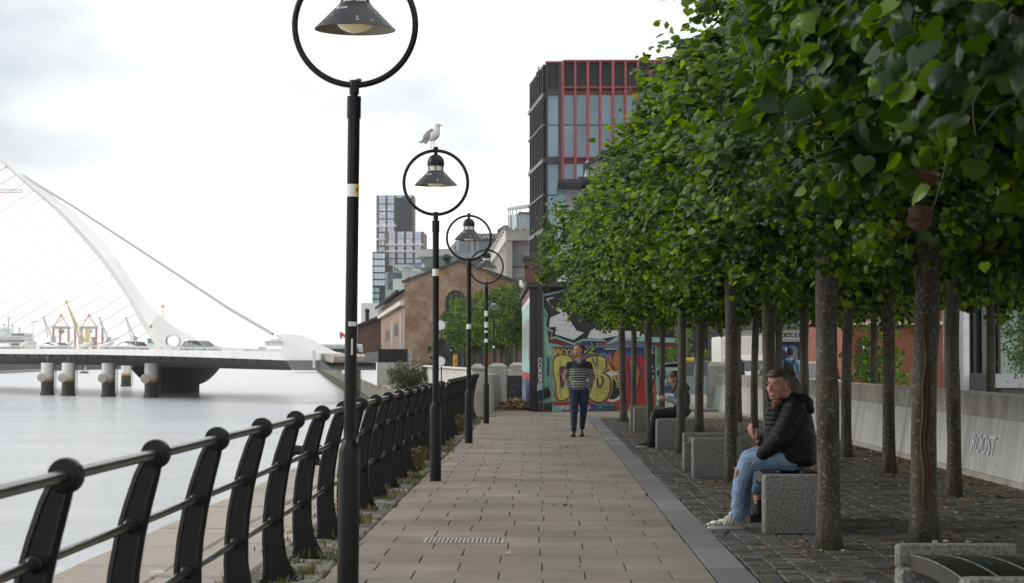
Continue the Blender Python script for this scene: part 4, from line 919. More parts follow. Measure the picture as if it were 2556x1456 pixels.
# abutment wedge and ramp at the right
p = MB(); p.prism([BR(*q_, -7.6) for q_ in ((1500, 1106), (1512, 1099), (1570, 1124), (1630, 1158), (1700, 1192), (1752, 1203), (1752, 1241), (1563, 1241), (1522, 1190), (1556, 1148), (1530, 1122))], nb * -3.0); p.build('anchor_wedge', bw_m, br)
p = MB(); p.prism([BR(*q_, -7.7) for q_ in ((1562, 1241), (1755, 1242), (1812, 1296), (1604, 1296))], nb * -9); p.build('ramp', M('ramp_grey', (.10, .105, .105), rough=.6), br)
p = MB(); p.box((BR(1715, 1284, -7.9).x, BR(1715, 1284, -7.9).y, BR(1715, 1284, -7.9).z), (.22, .1, 1.6)); p.build('depth_gauge', bw_m, br)
p = MB(); A_ = BR(1757, 1212, -7.4); B_ = BR(1826, 1220, -7.4); p.prism([A_, BR(1770, 1203, -7.4), B_, BR(1822, 1246, -7.4), BR(1815, 1255, -7.4), BR(1756, 1241, -7.4)], nb * -5); p.build('abutment', concrete, br)
# the turning pier: a big dark bowl on a drum
bc = P(958 / 2.189, 332.7 + 1420 / 2.189, 121); ppm = 2447 / 121.0
bowl = [(7.0, -3.4), (7.0, -.1 + -1.0), (7.6, .1 - .8), (9.0, .55), (9.9, 1.1 + .2), (10.6, 2.0 + .0), (10.9, 2.5), (10.7, 2.62), (9.0, 2.9), (6.0, 3.9)]
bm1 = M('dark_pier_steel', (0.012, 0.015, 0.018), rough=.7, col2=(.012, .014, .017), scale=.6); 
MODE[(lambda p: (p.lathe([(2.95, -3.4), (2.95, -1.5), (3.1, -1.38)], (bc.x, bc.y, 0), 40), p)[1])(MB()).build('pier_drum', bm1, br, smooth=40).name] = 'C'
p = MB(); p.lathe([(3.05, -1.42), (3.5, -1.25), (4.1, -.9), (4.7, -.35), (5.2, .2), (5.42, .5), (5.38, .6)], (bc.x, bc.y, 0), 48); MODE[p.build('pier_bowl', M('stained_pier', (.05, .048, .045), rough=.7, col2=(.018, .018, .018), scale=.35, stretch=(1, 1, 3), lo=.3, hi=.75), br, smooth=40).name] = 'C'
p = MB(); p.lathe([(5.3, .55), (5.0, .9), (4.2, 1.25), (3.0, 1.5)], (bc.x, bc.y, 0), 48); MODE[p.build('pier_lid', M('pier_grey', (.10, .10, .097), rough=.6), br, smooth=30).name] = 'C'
# fender columns in the river
col_m, t, b, L = nodes('tide_column'); b.inputs['Roughness'].default_value = .7
tc = t.nodes.new('ShaderNodeTexCoord'); se = t.nodes.new('ShaderNodeSeparateXYZ'); n = t.nodes.new('ShaderNodeTexNoise'); n.inputs['Scale'].default_value = 2.5; ma = t.nodes.new('ShaderNodeMath'); ma.operation = 'MULTIPLY_ADD'; ma.inputs[1].default_value = .25
mrn = t.nodes.new('ShaderNodeMapRange'); mrn.inputs['From Max'].default_value = 4.2; r_ = t.nodes.new('ShaderNodeValToRGB'); cr = r_.color_ramp; cr.interpolation = 'LINEAR'
cr.elements[0].position = 0; cr.elements[0].color = (.006, .006, .005, 1); cr.elements[1].position = 1; cr.elements[1].color = (.72, .72, .70, 1)
for pp, c in ((.10, (.006, .006, .006)), (.14, (.022, .026, .014)), (.50, (.028, .032, .016)), (.53, (.30, .15, .05)), (.58, (.55, .36, .18)), (.64, (.66, .64, .60))): e = cr.elements.new(pp); e.color = c4(c)
L(tc.outputs['Object'], se.inputs[0]); L(tc.outputs['Object'], n.inputs[0]); L(n.outputs['Fac'], ma.inputs[0]); L(se.outputs['Z'], ma.inputs[2]); L(ma.outputs[0], mrn.inputs['Value']); L(mrn.outputs[0], r_.inputs[0]); L(r_.outputs[0], b.inputs['Base Color'])
disc_m = M('cloudy_disc', (.55, .53, .49), rough=.3, col2=(.42, .36, .28), scale=2)
def column(label, px, py, Y, disc=True):
    q_ = P(px, py, Y); t_ = thing('fender_column', label, 'river column', (q_.x, q_.y, -2.9), 'white topped columns standing in the river')
    c = (q_.x, q_.y, -2.9)
    p = MB(); p.lathe([(.86, 0), (.86, .55), (.74, .75), (.72, 1.0), (.72, 4.1), (.70, 4.13)], c, 22); p.build('shaft', col_m, t_, smooth=40)
    p = MB(); p.tube([(c[0], c[1], c[2] + 4.1), (c[0], c[1], c[2] + 4.9)], .05, 6); p.ell((c[0], c[1], c[2] + 4.75), .13, 8, 6); p.build('beacon', M('beacon_post', (.30, .2, .17)) if 'beacon_post' not in bpy.data.materials else bpy.data.materials['beacon_post'], t_)
    if disc: p = MB(); p.lathe([(.5, -.05), (.52, 0), (.5, .05)], (c[0] - .52, c[1] - .82, c[2] + 2.45), 20, ax=(-.1, -1, 0)); p.build('round_mirror', disc_m, t_, smooth=30)
    lx = c[0] + .84; p = MB()
    for dx in (-.05, .22): p.tube([(lx + dx, c[1] - .22, c[2] + .6), (lx + dx, c[1] - .22, c[2] + 4.1)], .03, 4)
    for k in range(18): p.tube([(lx - .1, c[1] - .22, c[2] + .7 + k * .19), (lx + .24, c[1] - .22, c[2] + .7 + k * .19)], .035, 4)
    p.build('ladder', steel, t_)
column('leftmost white topped river column with a round disc', 118, 985, 113); column('second river column from the left, close beside the leftmost', 170, 987, 111)
column('rust streaked river column left of the bridge pier', 270, 990, 108.5); column('nearest river column, in front of the dark bridge pier', 377, 995, 105.5)
column('farther smaller river column without a disc, beside the pier', 314, 964, 150, False)

# vehicles on the deck
carp = {}
def car(label, loc, rz, col, sc=1.0, name='car', group=None, wagon=False, cat='car'):
    t_ = thing(name, label, cat, (0, 0, 0), group); bm_ = M('car_paint', col, rough=.25, coat=.6, col2=tuple(c * .9 for c in col))
    L_, W_ = 2.15, .88
    def sect(pr, w0, w1, z0, z1, m, nm):
        p = MB(); a = [(x, -W_ * w0 if z < (z0 + z1) / 2 else -W_ * w1, z) for x, z in pr]; b_ = [(x, -y, z) for x, y, z in a]; n = len(pr)
        p.add(a + b_, [tuple(range(n - 1, -1, -1)), tuple(range(n, 2 * n))] + [(i, (i + 1) % n, n + (i + 1) % n, n + i) for i in range(n)]); return p.build(nm, m, t_)
    sect([(-2.1, .32), (2.1, .32), (2.17, .55), (2.1, .76), (1.25, .93), (-1.95, .98), (-2.15, .8), (-2.17, .5)], 1, .98, .3, .95, bm_, 'body')
    rb = -2.0 if wagon else -1.75
    sect([(1.2, .92), (.45, 1.40), (-.9, 1.46), (rb + .15, 1.38), (rb - .1, .96)], .95, .76, .9, 1.45, dark_glass, 'window')
    sect([(.40, 1.40), (-.3, 1.455), (-.9, 1.465), (rb + .2, 1.39), (rb + .2, 1.425), (-.9, 1.50), (-.3, 1.49), (.42, 1.435)], .77, .75, 1.3, 1.5, bm_, 'roof')
    for x0_, x1_ in ((1.2, .45), (-.55, -.6), (rb - .1, rb + .15)):
        p = MB()
        for s_ in (-1, 1): p.bar((x0_, s_ * W_ * .955, .93), (x1_, s_ * W_ * .775, 1.42), .05, .07, up=(1, 0, 0))
        p.build('window_pillar', bm_, t_)
    for x in (-1.3, 1.32):
        for s_ in (-1, 1):
            p = MB(); p.lathe([(.28, -.1), (.32, -.08), (.32, .08), (.28, .1)], (x, s_ * .82, .32), 18, ax=(0, 1, 0)); wl_ = p.build('wheel', rubber, t_, smooth=30)
            p = MB(); p.lathe([(.19, -.104), (.20, .104)], (x, s_ * .82, .32), 12, ax=(0, 1, 0)); p.build('rim', steel, wl_)
    for s_ in (-1, 1):
        p = MB(); p.ell((2.08, s_ * .66, .66), (.10, .17, .08), 10, 6); p.build('headlight', pane_m, t_, smooth=90)
        p = MB(); p.box((-2.13, s_ * .68, .68), (.08, .22, .14), ch=.02); p.build('tail_light', M('tail_red', (.3, .01, .01), rough=.2) if 'tail_red' not in bpy.data.materials else bpy.data.materials['tail_red'], t_)
    t_.location = loc; t_.rotation_euler = (0, 0, rz); t_.scale = (sc, sc, sc); return t_
ang = math.atan2(dirb.y, dirb.x)
for (rx, lab, colr, fl) in ((1095, 'blue grey car crossing the bridge right of the round eye', (.20, .26, .26), 0), (705, 'dark grey car on the bridge just left of the pylon foot', (.22, .24, .27), 1), (315, 'dark car on the bridge under the left hand cables', (.25, .26, .27), 0), (30, 'greenish dark car on the bridge at the left edge of the photo', (.18, .24, .20), 1)):
    q_ = BR(rx, 1212, -3.8); car(lab, (q_.x, q_.y, q_.z + .04), ang + (math.pi if fl else 0), colr, group='cars crossing the bridge')
q_ = BR(1770, 1200, -2); t_ = thing('coach', 'long pale coach crossing behind the right end of the bridge', 'coach', (q_.x, q_.y, .7))
p = MB(); p.box((0, 0, .3), (7.5, 2.4, 2.1), ch=.2); p.build('body', M('coach_cream', (.58, .59, .57), rough=.4), t_, local=True)
for s_ in (-1, 1):
    p = MB(); p.box((0, s_ * 1.2, 1.35), (7.0, .04, .6)); p.build('window_band', dark_glass, t_, local=True)
    for x in (-2.3, 2.3): p = MB(); p.lathe([(.4, -.1), (.4, .1)], (x, s_ * 1.1, .4), 14, ax=(0, 1, 0)); p.build('wheel', rubber, t_, local=True)
# ================================================================== port beyond the bridge
pale_red = M('crane_red', (.62, .15, .15), rough=.6); pale_yel = M('crane_yellow', (.80, .62, .18), rough=.6); pale_gry = M('crane_grey', (.38, .42, .44), rough=.6)
DY = 1000.0
def Q6(rx, ry, Y=DY): return P(rx / 5.471, 731.9 + ry / 5.471, Y)
def Pn(rx, ry, Y): return Q6(rx, ry, Y)
def gantry(label, x0, x1, apex, dx=0):
    c = Q6((x0 + x1) / 2, 720); t_ = thing('gantry_crane', label, 'port crane', (c.x, c.y, -2), 'red gantry cranes in the port')
    for x in (x0, x1):
        p = MB()
        for dy in (0, 14): a, b_ = Q6(x, 470), Q6(x, 760); p.bar(a + Vector((0, dy, 0)), Vector((b_.x, b_.y + dy, -2)), 1.5, 1.5, up=(0, 1, 0))
        p.build('leg', pale_red, t_)
    p = MB(); p.bar(Q6(x0 - 8, 472), Q6(x1 + 14, 472), 4, 2.6); p.build('beam', pale_gry, t_)
    for x in (x0 + 8, x1 - 5): p = MB(); p.tube([Q6(x, 455), Q6(apex, 300)], .45, 5); p.build('stay_bar', pale_red, t_)
    p = MB(); p.tube([Q6(apex, 300), Q6(apex, 450)], .22, 4); p.ell(Q6(apex, 298), (1.5, 1, 1), 8, 5); p.build('mast_head', pale_red, t_)
    p = MB(); c = Q6(apex, 520); p.ell(c, (3.0, 3, 2.2), 10, 6); p.ell(Q6(apex, 550), (1.3, 2, 1.6), 8, 5); p.build('trolley', pale_red, t_)
gantry('left hand red gantry crane with a grey beam in the port', 730, 937, 835); gantry('right hand red gantry crane behind the yellow harbour crane', 1113, 1315, 1215)
def jib(label, a, b_, tw, m, grp, Y=950, thick=.5, cat='port crane'):
    c = Q6((tw[0] + tw[2]) / 2, 720, Y); t_ = thing('harbour_crane', label, cat, (c.x, c.y, -2), grp)
    A, B_ = Q6(*a, Y), Q6(*b_, Y); off = Vector((-2.2, 0, -1.5))
    p = MB(); p.tube([A, B_], thick, 5); p.tube([A, B_ + off * 1.6], thick * .7, 5)
    for k in range(1, 8): u = k / 8; p.tube([A.lerp(B_, u), A.lerp(B_ + off * 1.6, u)], thick * .5, 4)
    p.ell(A, thick * 2.2, 8, 5); p.build('jib', m, t_)
    T0, T1 = Q6(tw[0], tw[1], Y), Q6(tw[2], tw[3], Y)
    p = MB(); p.box(((T0.x + T1.x) / 2, Y, T1.z), (abs(T1.x - T0.x), 4, T0.z - T1.z)); p.build('tower', m, t_)
    p = MB(); p.box(((T0.x + T1.x) / 2, Y, -2), (abs(T1.x - T0.x) * .55, 3, T1.z + 2)); p.build('pedestal', m, t_)
    return t_
jib('leftmost grey harbour crane with a raised jib', (595, 335), (705, 580), (710, 590, 750, 700), pale_gry, 'grey harbour cranes')
jib('grey harbour crane beneath the long yellow jib', (1000, 330), (1085, 600), (1085, 590, 1128, 700), pale_gry, 'grey harbour cranes')
jib('grey harbour crane between the gantries and the pylon', (1360, 340), (1470, 610), (1465, 600, 1503, 745), pale_gry, 'grey harbour cranes')
jib('grey harbour crane nearest the pylon', (1720, 338), (1845, 610), (1828, 590, 1863, 715), pale_gry, 'grey harbour cranes')
jib('tall yellow harbour crane with the longest jib', (905, 120), (1165, 665), (1178, 485, 1218, 745), pale_yel, None, 920, .75)
t_ = thing('orange_loading_arm', 'low orange loading arm reaching up to the right in the port', 'port crane', tuple(Q6(1330, 720)))
p = MB(); p.tube([Q6(1320, 700), Q6(1480, 655), Q6(1630, 607)], .6, 5); p.build('arm', M('crane_orange', (.75, .42, .2)), t_); p = MB(); a = Q6(1275, 745); p.box((a.x, a.y, -2), (3, 3, Q6(1275, 600).z + 2)); p.build('tower', M('rusty_tower', (.4, .25, .18)), t_)
t_ = thing('lattice_tower', 'slender yellow lattice light tower rising behind the pylon foot', 'light tower', tuple(Q6(2222, 745)))
p = MB()
for dx in (-10, 10): a, b_ = Q6(2222 + dx, 200), Q6(2222 + dx, 745); p.tube([a, b_], .22, 4)
for k in range(20): a, b_ = Q6(2212, 200 + k * 27), Q6(2232, 213 + k * 27); p.tube([a, b_], .16, 4)
p.build('mast', pale_yel, t_); p = MB(); 
for dx in (-16, 0, 16): p.ell(Q6(2222 + dx, 178), (1.0, 1, 1.6), 8, 5)
p.build('lamp_cluster', pale_yel, t_)
for lab, x, y in (('thin light mast left of the first grey crane', 453, 395), ('thin light mast at the far left above the ferry', 118, 340)):
    p = MB(); a, b_ = Q6(x, y), Q6(x, 720); p.tube([a, b_], .2, 4); p.box((a.x, a.y, a.z), (5, 1, .7)); tag(p.build('light_mast', pale_gry), lab, 'light mast')
t_ = thing('tower_crane', 'red lattice tower crane jib at the left edge above the bridge', 'tower crane', tuple(P(-60, 900, 500)))
p = MB(); A, B_ = P(-120, 474, 500), P(55, 474, 500); C_, D_ = P(-120, 481, 500), P(55, 481, 500); p.tube([A, B_], .14, 4); p.tube([C_, D_], .14, 4)
for k in range(22): u0, u1 = k / 22, (k + .5) / 22; p.tube([C_.lerp(D_, u0), A.lerp(B_, u1), C_.lerp(D_, (k + 1) / 22)], .09, 4)
p.tube([B_, D_], .14, 4); p.build('jib', pale_red, t_); p = MB(); a = P(-85, 478, 500); p.tube([a, (a.x, a.y, -1)], .8, 6); p.build('mast', pale_red, t_)
# ships
shipw = M('ship_white', (.75, .76, .75), rough=.5, col2=(.66, .68, .68), scale=.1); shipd = M('ship_windows', (.10, .12, .13), rough=.3); navy = M('navy_hull', (.018, .035, .085), rough=.5)
def ship(label, cat, parts, Y, name):
    xs_ = [q for k in parts for q in (k[0], k[2])]; c = Q6((min(xs_) + max(xs_)) / 2, 1000, Y); t_ = thing(name, label, cat, (c.x, c.y, -2.5))
    for x0_, y0_, x1_, y1_, m, nm, dp in parts:
        a, b_ = Q6(x0_, y0_, Y), Q6(x1_, y1_, Y); p = MB(); sx = b_.x - a.x; p.box(((a.x + b_.x) / 2, Y + dp, b_.z), (sx, 14 - dp * 2, a.z - b_.z), ch=min(.5, (a.z - b_.z) * .3)); p.build(nm, m, t_)
    return t_
s1 = ship('large white ferry moored at the far left behind the bridge', 'ferry', [(-300, 655, 430, 1000, shipw, 'hull', 0), (-300, 590, 380, 655, shipw, 'deckhouse', .6), (-200, 648, 410, 657, shipd, 'window_band', -.1), (190, 545, 385, 590, shipw, 'bridge_house', 1), (205, 555, 380, 572, shipd, 'window_band', .8), (-60, 480, 90, 590, shipw, 'funnel', 3)], 700, 'ferry')
p = MB()
for x, y0_, y1_ in ((265, 470, 550), (175, 430, 560), (115, 350, 560), (60, 420, 590)): p.tube([Q6(x, y0_, 700), Q6(x, y1_, 700)], .3, 5); p.tube([Q6(x - 28, y0_ + 8, 700), Q6(x + 28, y0_ + 8, 700)], .2, 4)
p.build('mast', pale_gry, s1)
a = s1
ship('small grey and white workboat behind the bridge left of the pylon', 'boat', [(1650, 690, 1830, 760, shipw, 'hull', 0), (1740, 650, 1800, 690, shipw, 'deckhouse', 1), (1750, 660, 1795, 672, shipd, 'window_band', .8)], 800, 'workboat')
ship('white passenger ferry with a green funnel, right of the pylon beneath the back stays', 'ferry', [(3640, 655, 3890, 720, shipw, 'hull', 0), (3700, 630, 3870, 656, shipw, 'deckhouse', 1), (3655, 668, 3880, 675, shipd, 'window_band', -.1), (3810, 590, 3865, 640, M('funnel_green', (.06, .25, .22), rough=.5), 'funnel', 3)], 900, 'ferry')
ship('green topped vessel just left of the pylon foot', 'boat', [(2010, 690, 2080, 760, shipw, 'hull', 0), (2030, 620, 2070, 700, bpy.data.materials['funnel_green'], 'funnel', 2)], 850, 'vessel')
ship('dark blue ship hull seen under the bridge', 'ship', [(1085, 995, 1430, 1056, navy, 'hull', 0), (1100, 930, 1200, 995, shipw, 'deckhouse', 1)], 560, 'cargo_ship')
ship('red and dark workboat at the far quay under the bridge', 'boat', [(725, 1030, 850, 1064, M('grey_hull', (.08, .09, .1)), 'hull', 0), (740, 995, 830, 1030, M('red_house', (.35, .08, .08)), 'deckhouse', 1)], 420, 'workboat')
ship('small blue grey barge in the gap right of the bridge deck', 'boat', [(4010, 995, 4330, 1034, pale_gry, 'hull', 0), (4080, 960, 4180, 995, shipw, 'deckhouse', 1)], 330, 'barge')
# sailing dinghy
c = Q6(1150, 1080, 300); t_ = thing('sailing_boat', 'tiny sailing boat with a white mast between the river columns', 'sailing boat', (c.x, c.y, -2.5))
p = MB(); p.ell((c.x, c.y, -2.3), (1.5, 1, .45), 12, 6); p.build('hull', navy, t_); p = MB(); p.prism([Q6(1168, 985, 300), Q6(1172, 1075, 300), Q6(1148, 1075, 300)], (0, .05, 0)); p.build('sail', shipw, t_)
# far quay and low port land
fq = M('dark_far_quay', (.065, .06, .055), rough=.9, col2=(.03, .03, .03), scale=.15, stretch=(1, 1, 2)); p = MB()
A, B_ = PG(-60, 934.5, -2.5), PG(112, 926, -2.5); p.prism([(A.x, A.y, -3), (B_.x, B_.y, -3), (B_.x - 30, B_.y + 500, -3), (A.x - 400, A.y + 500, -3)], (0, 0, 3.4)); struct(p.build('far_quay', fq, keep=True))
p = MB(); p.tube([(A.x, A.y - .5, -2.1), (B_.x, B_.y - .5, -2.1)], .35, 5); p.tube([(A.x, A.y - .5, .45), (B_.x, B_.y - .5, .45)], .2, 5); struct(p.build('far_quay_edge', concrete, keep=True))
p = MB(); p.prism([(-900, 1180, -3), (150, 1150, -3), (400, 1700, -3), (-1500, 1700, -3)], (0, 0, 3.6)); struct(p.build('port_land', M('port_land', (.25, .25, .25)), keep=True))
rg = random.Random(4)
for k in range(16):
    x = rg.uniform(-480, -90); hgt = rg.uniform(5, 16); p = MB(); p.box((x, 1200 + rg.uniform(0, 40), .5), (rg.uniform(14, 45), 20, hgt)); p.box((x, 1195, hgt * .5), (8, 6, hgt * .8))
    tag(p.build('port_shed', M('shed_grey', (.45, .47, .48)) if 'shed_grey' not in bpy.data.materials else bpy.data.materials['shed_grey']), 'pale grey shed on the far port horizon', 'shed', 'pale sheds along the port horizon')
# traffic light and red excavator beside the nearest lamp post
q_ = P(838, 900, 96); t_ = thing('traffic_light', 'traffic light showing red at the right end of the bridge', 'traffic light', (q_.x, q_.y, 0))
p = MB(); p.tube([(q_.x + .2, q_.y, 0), (q_.x + .2, q_.y, 2.7)], .06, 6); p.build('pole', bw_m, t_); p = MB(); z0 = P(838, 882, 96).z; p.box((q_.x, q_.y, z0), (.28, .2, .62), ch=.02); p.build('signal_head', rubber, t_)
redl = M('red_signal', (.9, .08, .03)); rb_ = redl.node_tree.nodes['Principled BSDF']; rb_.inputs['Emission Color'].default_value = (1, .1, .05, 1); rb_.inputs['Emission Strength'].default_value = 2
for k in range(3): p = MB(); p.ell((q_.x, q_.y - .12, z0 + .12 + k * .19), .075, 8, 6); p.build('lamp_lens', redl, t_)
q_ = P(872, 880, 140); t_ = thing('red_excavator', 'orange red excavator half hidden behind the nearest lamp post', 'excavator', (q_.x, q_.y, 0)); orr = M('excavator_red', (.68, .10, .04), rough=.5)
p = MB(); p.box((q_.x, q_.y, .2), (3.6, 2.4, .9), ch=.2); p.build('track_base', rubber, t_); p = MB(); p.box((q_.x + .2, q_.y, 1.1), (3.2, 2.4, 1.5), ch=.2); p.build('cab', orr, t_)
p = MB(); a = P(849, 872, 140); p.bar((q_.x - .5, q_.y, 2.2), (a.x + .3, q_.y, 2.6), .4, .4); a = P(850, 835, 140); p.tube([(q_.x, q_.y, 2.2), (q_.x - .2, q_.y, 4.6), (a.x, q_.y, P(850, 831, 140).z)], [.28, .3, .2], 6); p.bar((a.x, q_.y, a.z + .3), (a.x + .1, q_.y, a.z - .6), .3, .3, up=(1, 0, 0)); p.build('arm', orr, t_)
# ================================================================== buildings
def windows(t_, rects, place, m, depth=.1, name='window', frame=None, fw=.06):
    """rects (u0,v0,u1,v1); place(u,v,out)->point"""
    for (u0, v0, u1, v1) in rects:
        p = MB(); p.sheet([place(u0, v0, depth), place(u1, v0, depth), place(u1, v1, depth), place(u0, v1, depth)]); o = p.build(name, m if not isinstance(m, list) else random.choice(m), t_)
# ---- black and red office block, nearest corner at Y=120
S = 120.0; k_ = 2447 / S
def ZX(px, py, Y=S): q_ = P(px, py, Y); return q_.x, q_.z
t_ = thing('office_block', 'black and red framed glass office block rising behind the trees', 'office building', (20, 128, 0))
blk = M('black_cladding', (.028, .028, .032), rough=.45, col2=(.02, .02, .023)); rib_m = M('ribbed_louvre', (.035, .034, .036), rough=.5); redf = M('red_frame', (.33, .055, .06), rough=.5, col2=(.27, .045, .05)); bluegl = [glass_m('sky_glass', (.18, .38, .50), .05, (.13, .30, .41), .15), glass_m('sky_glass_pale', (.24, .45, .56), .05, (.17, .35, .46), .2), glass_m('sky_glass_deep', (.14, .32, .44), .05, (.2, .40, .51), .25)]
xl, zt = ZX(1404, 157); xc, _ = ZX(1364, 157); xr = 34.0; Y2 = 129.5; x2 = P(1327, 208, Y2).x
p = MB(); p.prism([(xc, S + .35, 0), (xr, S + .35, 0), (xr, 150, 0), (x2, 150, 0), (x2, Y2, 0)], (0, 0, zt)); p.build('body', blk, t_)
p = MB(); p.box(((xc + xr) / 2, S + 1, zt - .02), (xr - xc + .3, 2, .22)); p.box(((xl + xr) / 2, S - .1, zt + .02), (xr - xl, .7, .2)); p.build('parapet', redf, t_)
zl = ZX(1500, 221)[1]; fin_w = 31.3 / k_
nb_ = int((xr - xl) / fin_w)
zb = [zl] ; rows = [(237, 311), (313.5, 392), (409, 486), (489, 566), (583, 660), (663, 740), (757, 830)]
for j in range(nb_ + 1):
    x = xl + j * fin_w
    p = MB(); p.box((x, S - .05, 0), (.34 if j % 2 == 0 else .26, .8, zt)); p.build('fin', redf, t_)
for j in range(nb_):
    x = xl + (j + .5) * fin_w; z1 = zt - .25
    p = MB(); p.box((x, S + .25, zl + .2), (fin_w - .3, .2, z1 - zl - .2))
    for k in range(6): p.box((x - fin_w * .4 + k * fin_w * .16, S + .1, zl + .2), (.07, .14, z1 - zl - .2))
    p.build('louvre', rib_m, t_)
    for (ya, yb) in rows[:5]:
        za, zb_ = ZX(1450, yb)[1], ZX(1450, ya)[1]
        p = MB(); p.box((x, S + .22, za), (fin_w - .34, .12, zb_ - za)); p.build('window', random.choice(bluegl), t_)
for (ya, yb) in ((217, 222), (226, 236), (392.5, 396), (397, 408), (567, 571), (571, 582)):
    za, zb_ = ZX(1450, yb)[1], ZX(1450, ya)[1]; p = MB(); p.box(((xl + xr) / 2, S + (.05 if yb - ya < 8 else .2), za), (xr - xl, .55 if yb - ya < 8 else .2, zb_ - za)); p.build('band', redf, t_)
# corner bay
xm = (xc + xl) / 2
for (ya, yb) in rows[:5]:
    za, zb_ = ZX(1450, yb)[1], ZX(1450, ya)[1]; xa, xb = ZX(1367, 300)[0], ZX(1393, 300)[0]; p = MB(); p.box(((xa + xb) / 2, S + .22, za), (xb - xa, .16, zb_ - za)); p.build('window', bluegl[1], t_)
for (ya, yb) in ((224, 237), (392, 409), (567, 583)):
    za, zb_ = ZX(1450, yb)[1], ZX(1450, ya)[1]; p = MB(); p.box((xm, S + .1, za), (xl - xc, .5, zb_ - za)); p.build('band', blk, t_)
p = MB(); p.box((ZX(1399, 300)[0], S - .08, 0), (.5, .6, zt)); p.box((xc + .06, S + .1, 0), (.16, .4, zt)); 
for k in range(8): p.box((xc + .3 + k * .2, S + .3, zl + .3), (.06, .14, zt - zl - .5))
p.build('fin', blk, t_)
# river face: fins and grey ledges
A_, B2 = Vector((xc, S + .35, 0)), Vector((x2, Y2, 0)); gl_ = M('grey_ledge', (.20, .20, .205), rough=.6)
for k in range(9):
    q_ = A_.lerp(B2, (k + .5) / 9); p = MB(); p.box((q_.x - .15, q_.y, 0), (.5, .16, zt), rz=.2); p.build('fin', blk, t_)
for k in range(1, 9):
    za = [ZX(1363, yy)[1] for yy in (236, 311, 400, 486, 575, 660, 748, 830)][k - 1]; p = MB(); p.bar(A_ + Vector((-.35, -.1, za)), B2 + Vector((-.35, 0, za)), .35, .5 if k % 2 else .2); p.build('ledge', gl_, t_)
text_at('roof_sign', 'JOHN', .9, M('sign_dark', (.05, .05, .055)), t_, (A_.lerp(B2, .35).x - .55, A_.lerp(B2, .35).y, ZX(1363, 185)[1]), xdir=(0, 0, -1), ydir=(-.2, .97, 0), ext=.1)
p = MB(); 
for k in range(4): q_ = A_.lerp(B2, .25); p.box((q_.x - .5, q_.y, ZX(1363, 215)[1] + k * .85), (.2, .5, .6), ch=.1)
p.build('roof_sign', blk, t_)

# ---- pale terraced block peeping over the trees
t_ = thing('terraced_block', 'white panelled block with a dark overhanging roof just above the tree tops', 'building', (9, 84, 0)); Y = 84.0
def X_(px, py=500): return P(px, py, Y).x
def Z_(py, px=1450): return P(px, py, Y).z
wp = M('white_panels', (.60, .61, .62), rough=.5, col2=(.5, .51, .52), scale=.5, stretch=(1, 1, .3))
p = MB(); p.box(((X_(1462) + X_(1640)) / 2, Y + 3, 0), (X_(1640) - X_(1462), 6, Z_(402))); p.box(((X_(1395) + X_(1640)) / 2, Y + 3.4, 0), (X_(1640) - X_(1395), 6, Z_(470))); p.build('wall', wp, t_)
dkr = M('dark_roof_edge', (.04, .04, .042), rough=.6)
p = MB(); p.prism([(X_(1455), Y - .6, Z_(416)), (X_(1512), Y - .6, Z_(376)), (X_(1640), Y - .6, Z_(374)), (X_(1640), Y - .6, Z_(382)), (X_(1516), Y - .6, Z_(384)), (X_(1460), Y - .6, Z_(422))], (0, 6, 0)); p.box(((X_(1440) + X_(1640)) / 2, Y, Z_(462)), (X_(1640) - X_(1440), 5, .25)); p.box(((X_(1390) + X_(1450)) / 2, Y, Z_(472)), (X_(1450) - X_(1390), 6, .3)); p.build('roof', dkr, t_)
p = MB(); 
for k in range(6): x = X_(1462) + .9 * k + .3; p.box((x, Y - .05, Z_(460)), (.05, .08, Z_(404) - Z_(460)))
p.build('panel_joint', dkr, t_); p = MB(); p.box((X_(1447), Y - .1, Z_(452)), (.5, .1, 1.3)); p.build('window', bluegl[2], t_); p = MB(); p.box((X_(1400), Y - .1, Z_(512)), (.7, .1, 1.2)); p.build('window', bluegl[2], t_)
p = MB(); p.tube([(X_(1440), Y - .8, Z_(448)), (X_(1600), Y - .8, Z_(450))], .04, 4); [p.tube([(X_(1440 + 20 * k), Y - .8, Z_(462)), (X_(1440 + 20 * k), Y - .8, Z_(449))], .03, 4) for k in range(7)]; p.build('terrace_rail', steel, t_)

# ---- colonnaded cream building with glass rotunda
t_ = thing('colonnaded_building', 'cream stone building with tall square columns and a glass rotunda behind it', 'building', (-6, 170, 0))
Yn, Yf = 140.0, 205.0
def Gp(px, py, Y): return P(px, py, Y)
xn = Gp(1267, 700, Yn).x; xf = Gp(1205, 700, Yf).x; zr = Gp(1275, 573, Yn).z
p = MB(); p.prism([(xn + .5, Yn + .5, 0), (xn + 16, Yn + .5, 0), (xn + 16, Yf, 0), (xf + 1, Yf, 0)], (0, 0, zr - 1.5)); p.build('wall', cream, t_)
p = MB(); p.prism([(xn - .3, Yn - .2, zr - 1.6), (xn + 16, Yn - .2, zr - 1.6), (xn + 16, Yf, zr - 1.6), (xf - .3, Yf, zr - 1.6)], (0, 0, 1.6)); p.build('cornice', cream, t_)
p = MB()
for k in range(20): q_ = Vector((xn - .5, Yn, 0)).lerp(Vector((xf - .5, Yf, 0)), k / 20); p.box((q_.x, q_.y, zr), (.5, 1.4, .3))
for k in range(16): p.box((xn + .3 + k * 1.0, Yn - .3, zr), (.45, .5, .3))
p.build('dentil', cream, t_)
for k in range(11):
    q_ = Vector((xn + .2, Yn + .6, 0)).lerp(Vector((xf + .1, Yf, 0)), k / 11.0); p = MB(); p.box((q_.x, q_.y, 0), (.9, 1.3, zr - 1.6)); p.build('column', cream, t_)
p = MB(); 
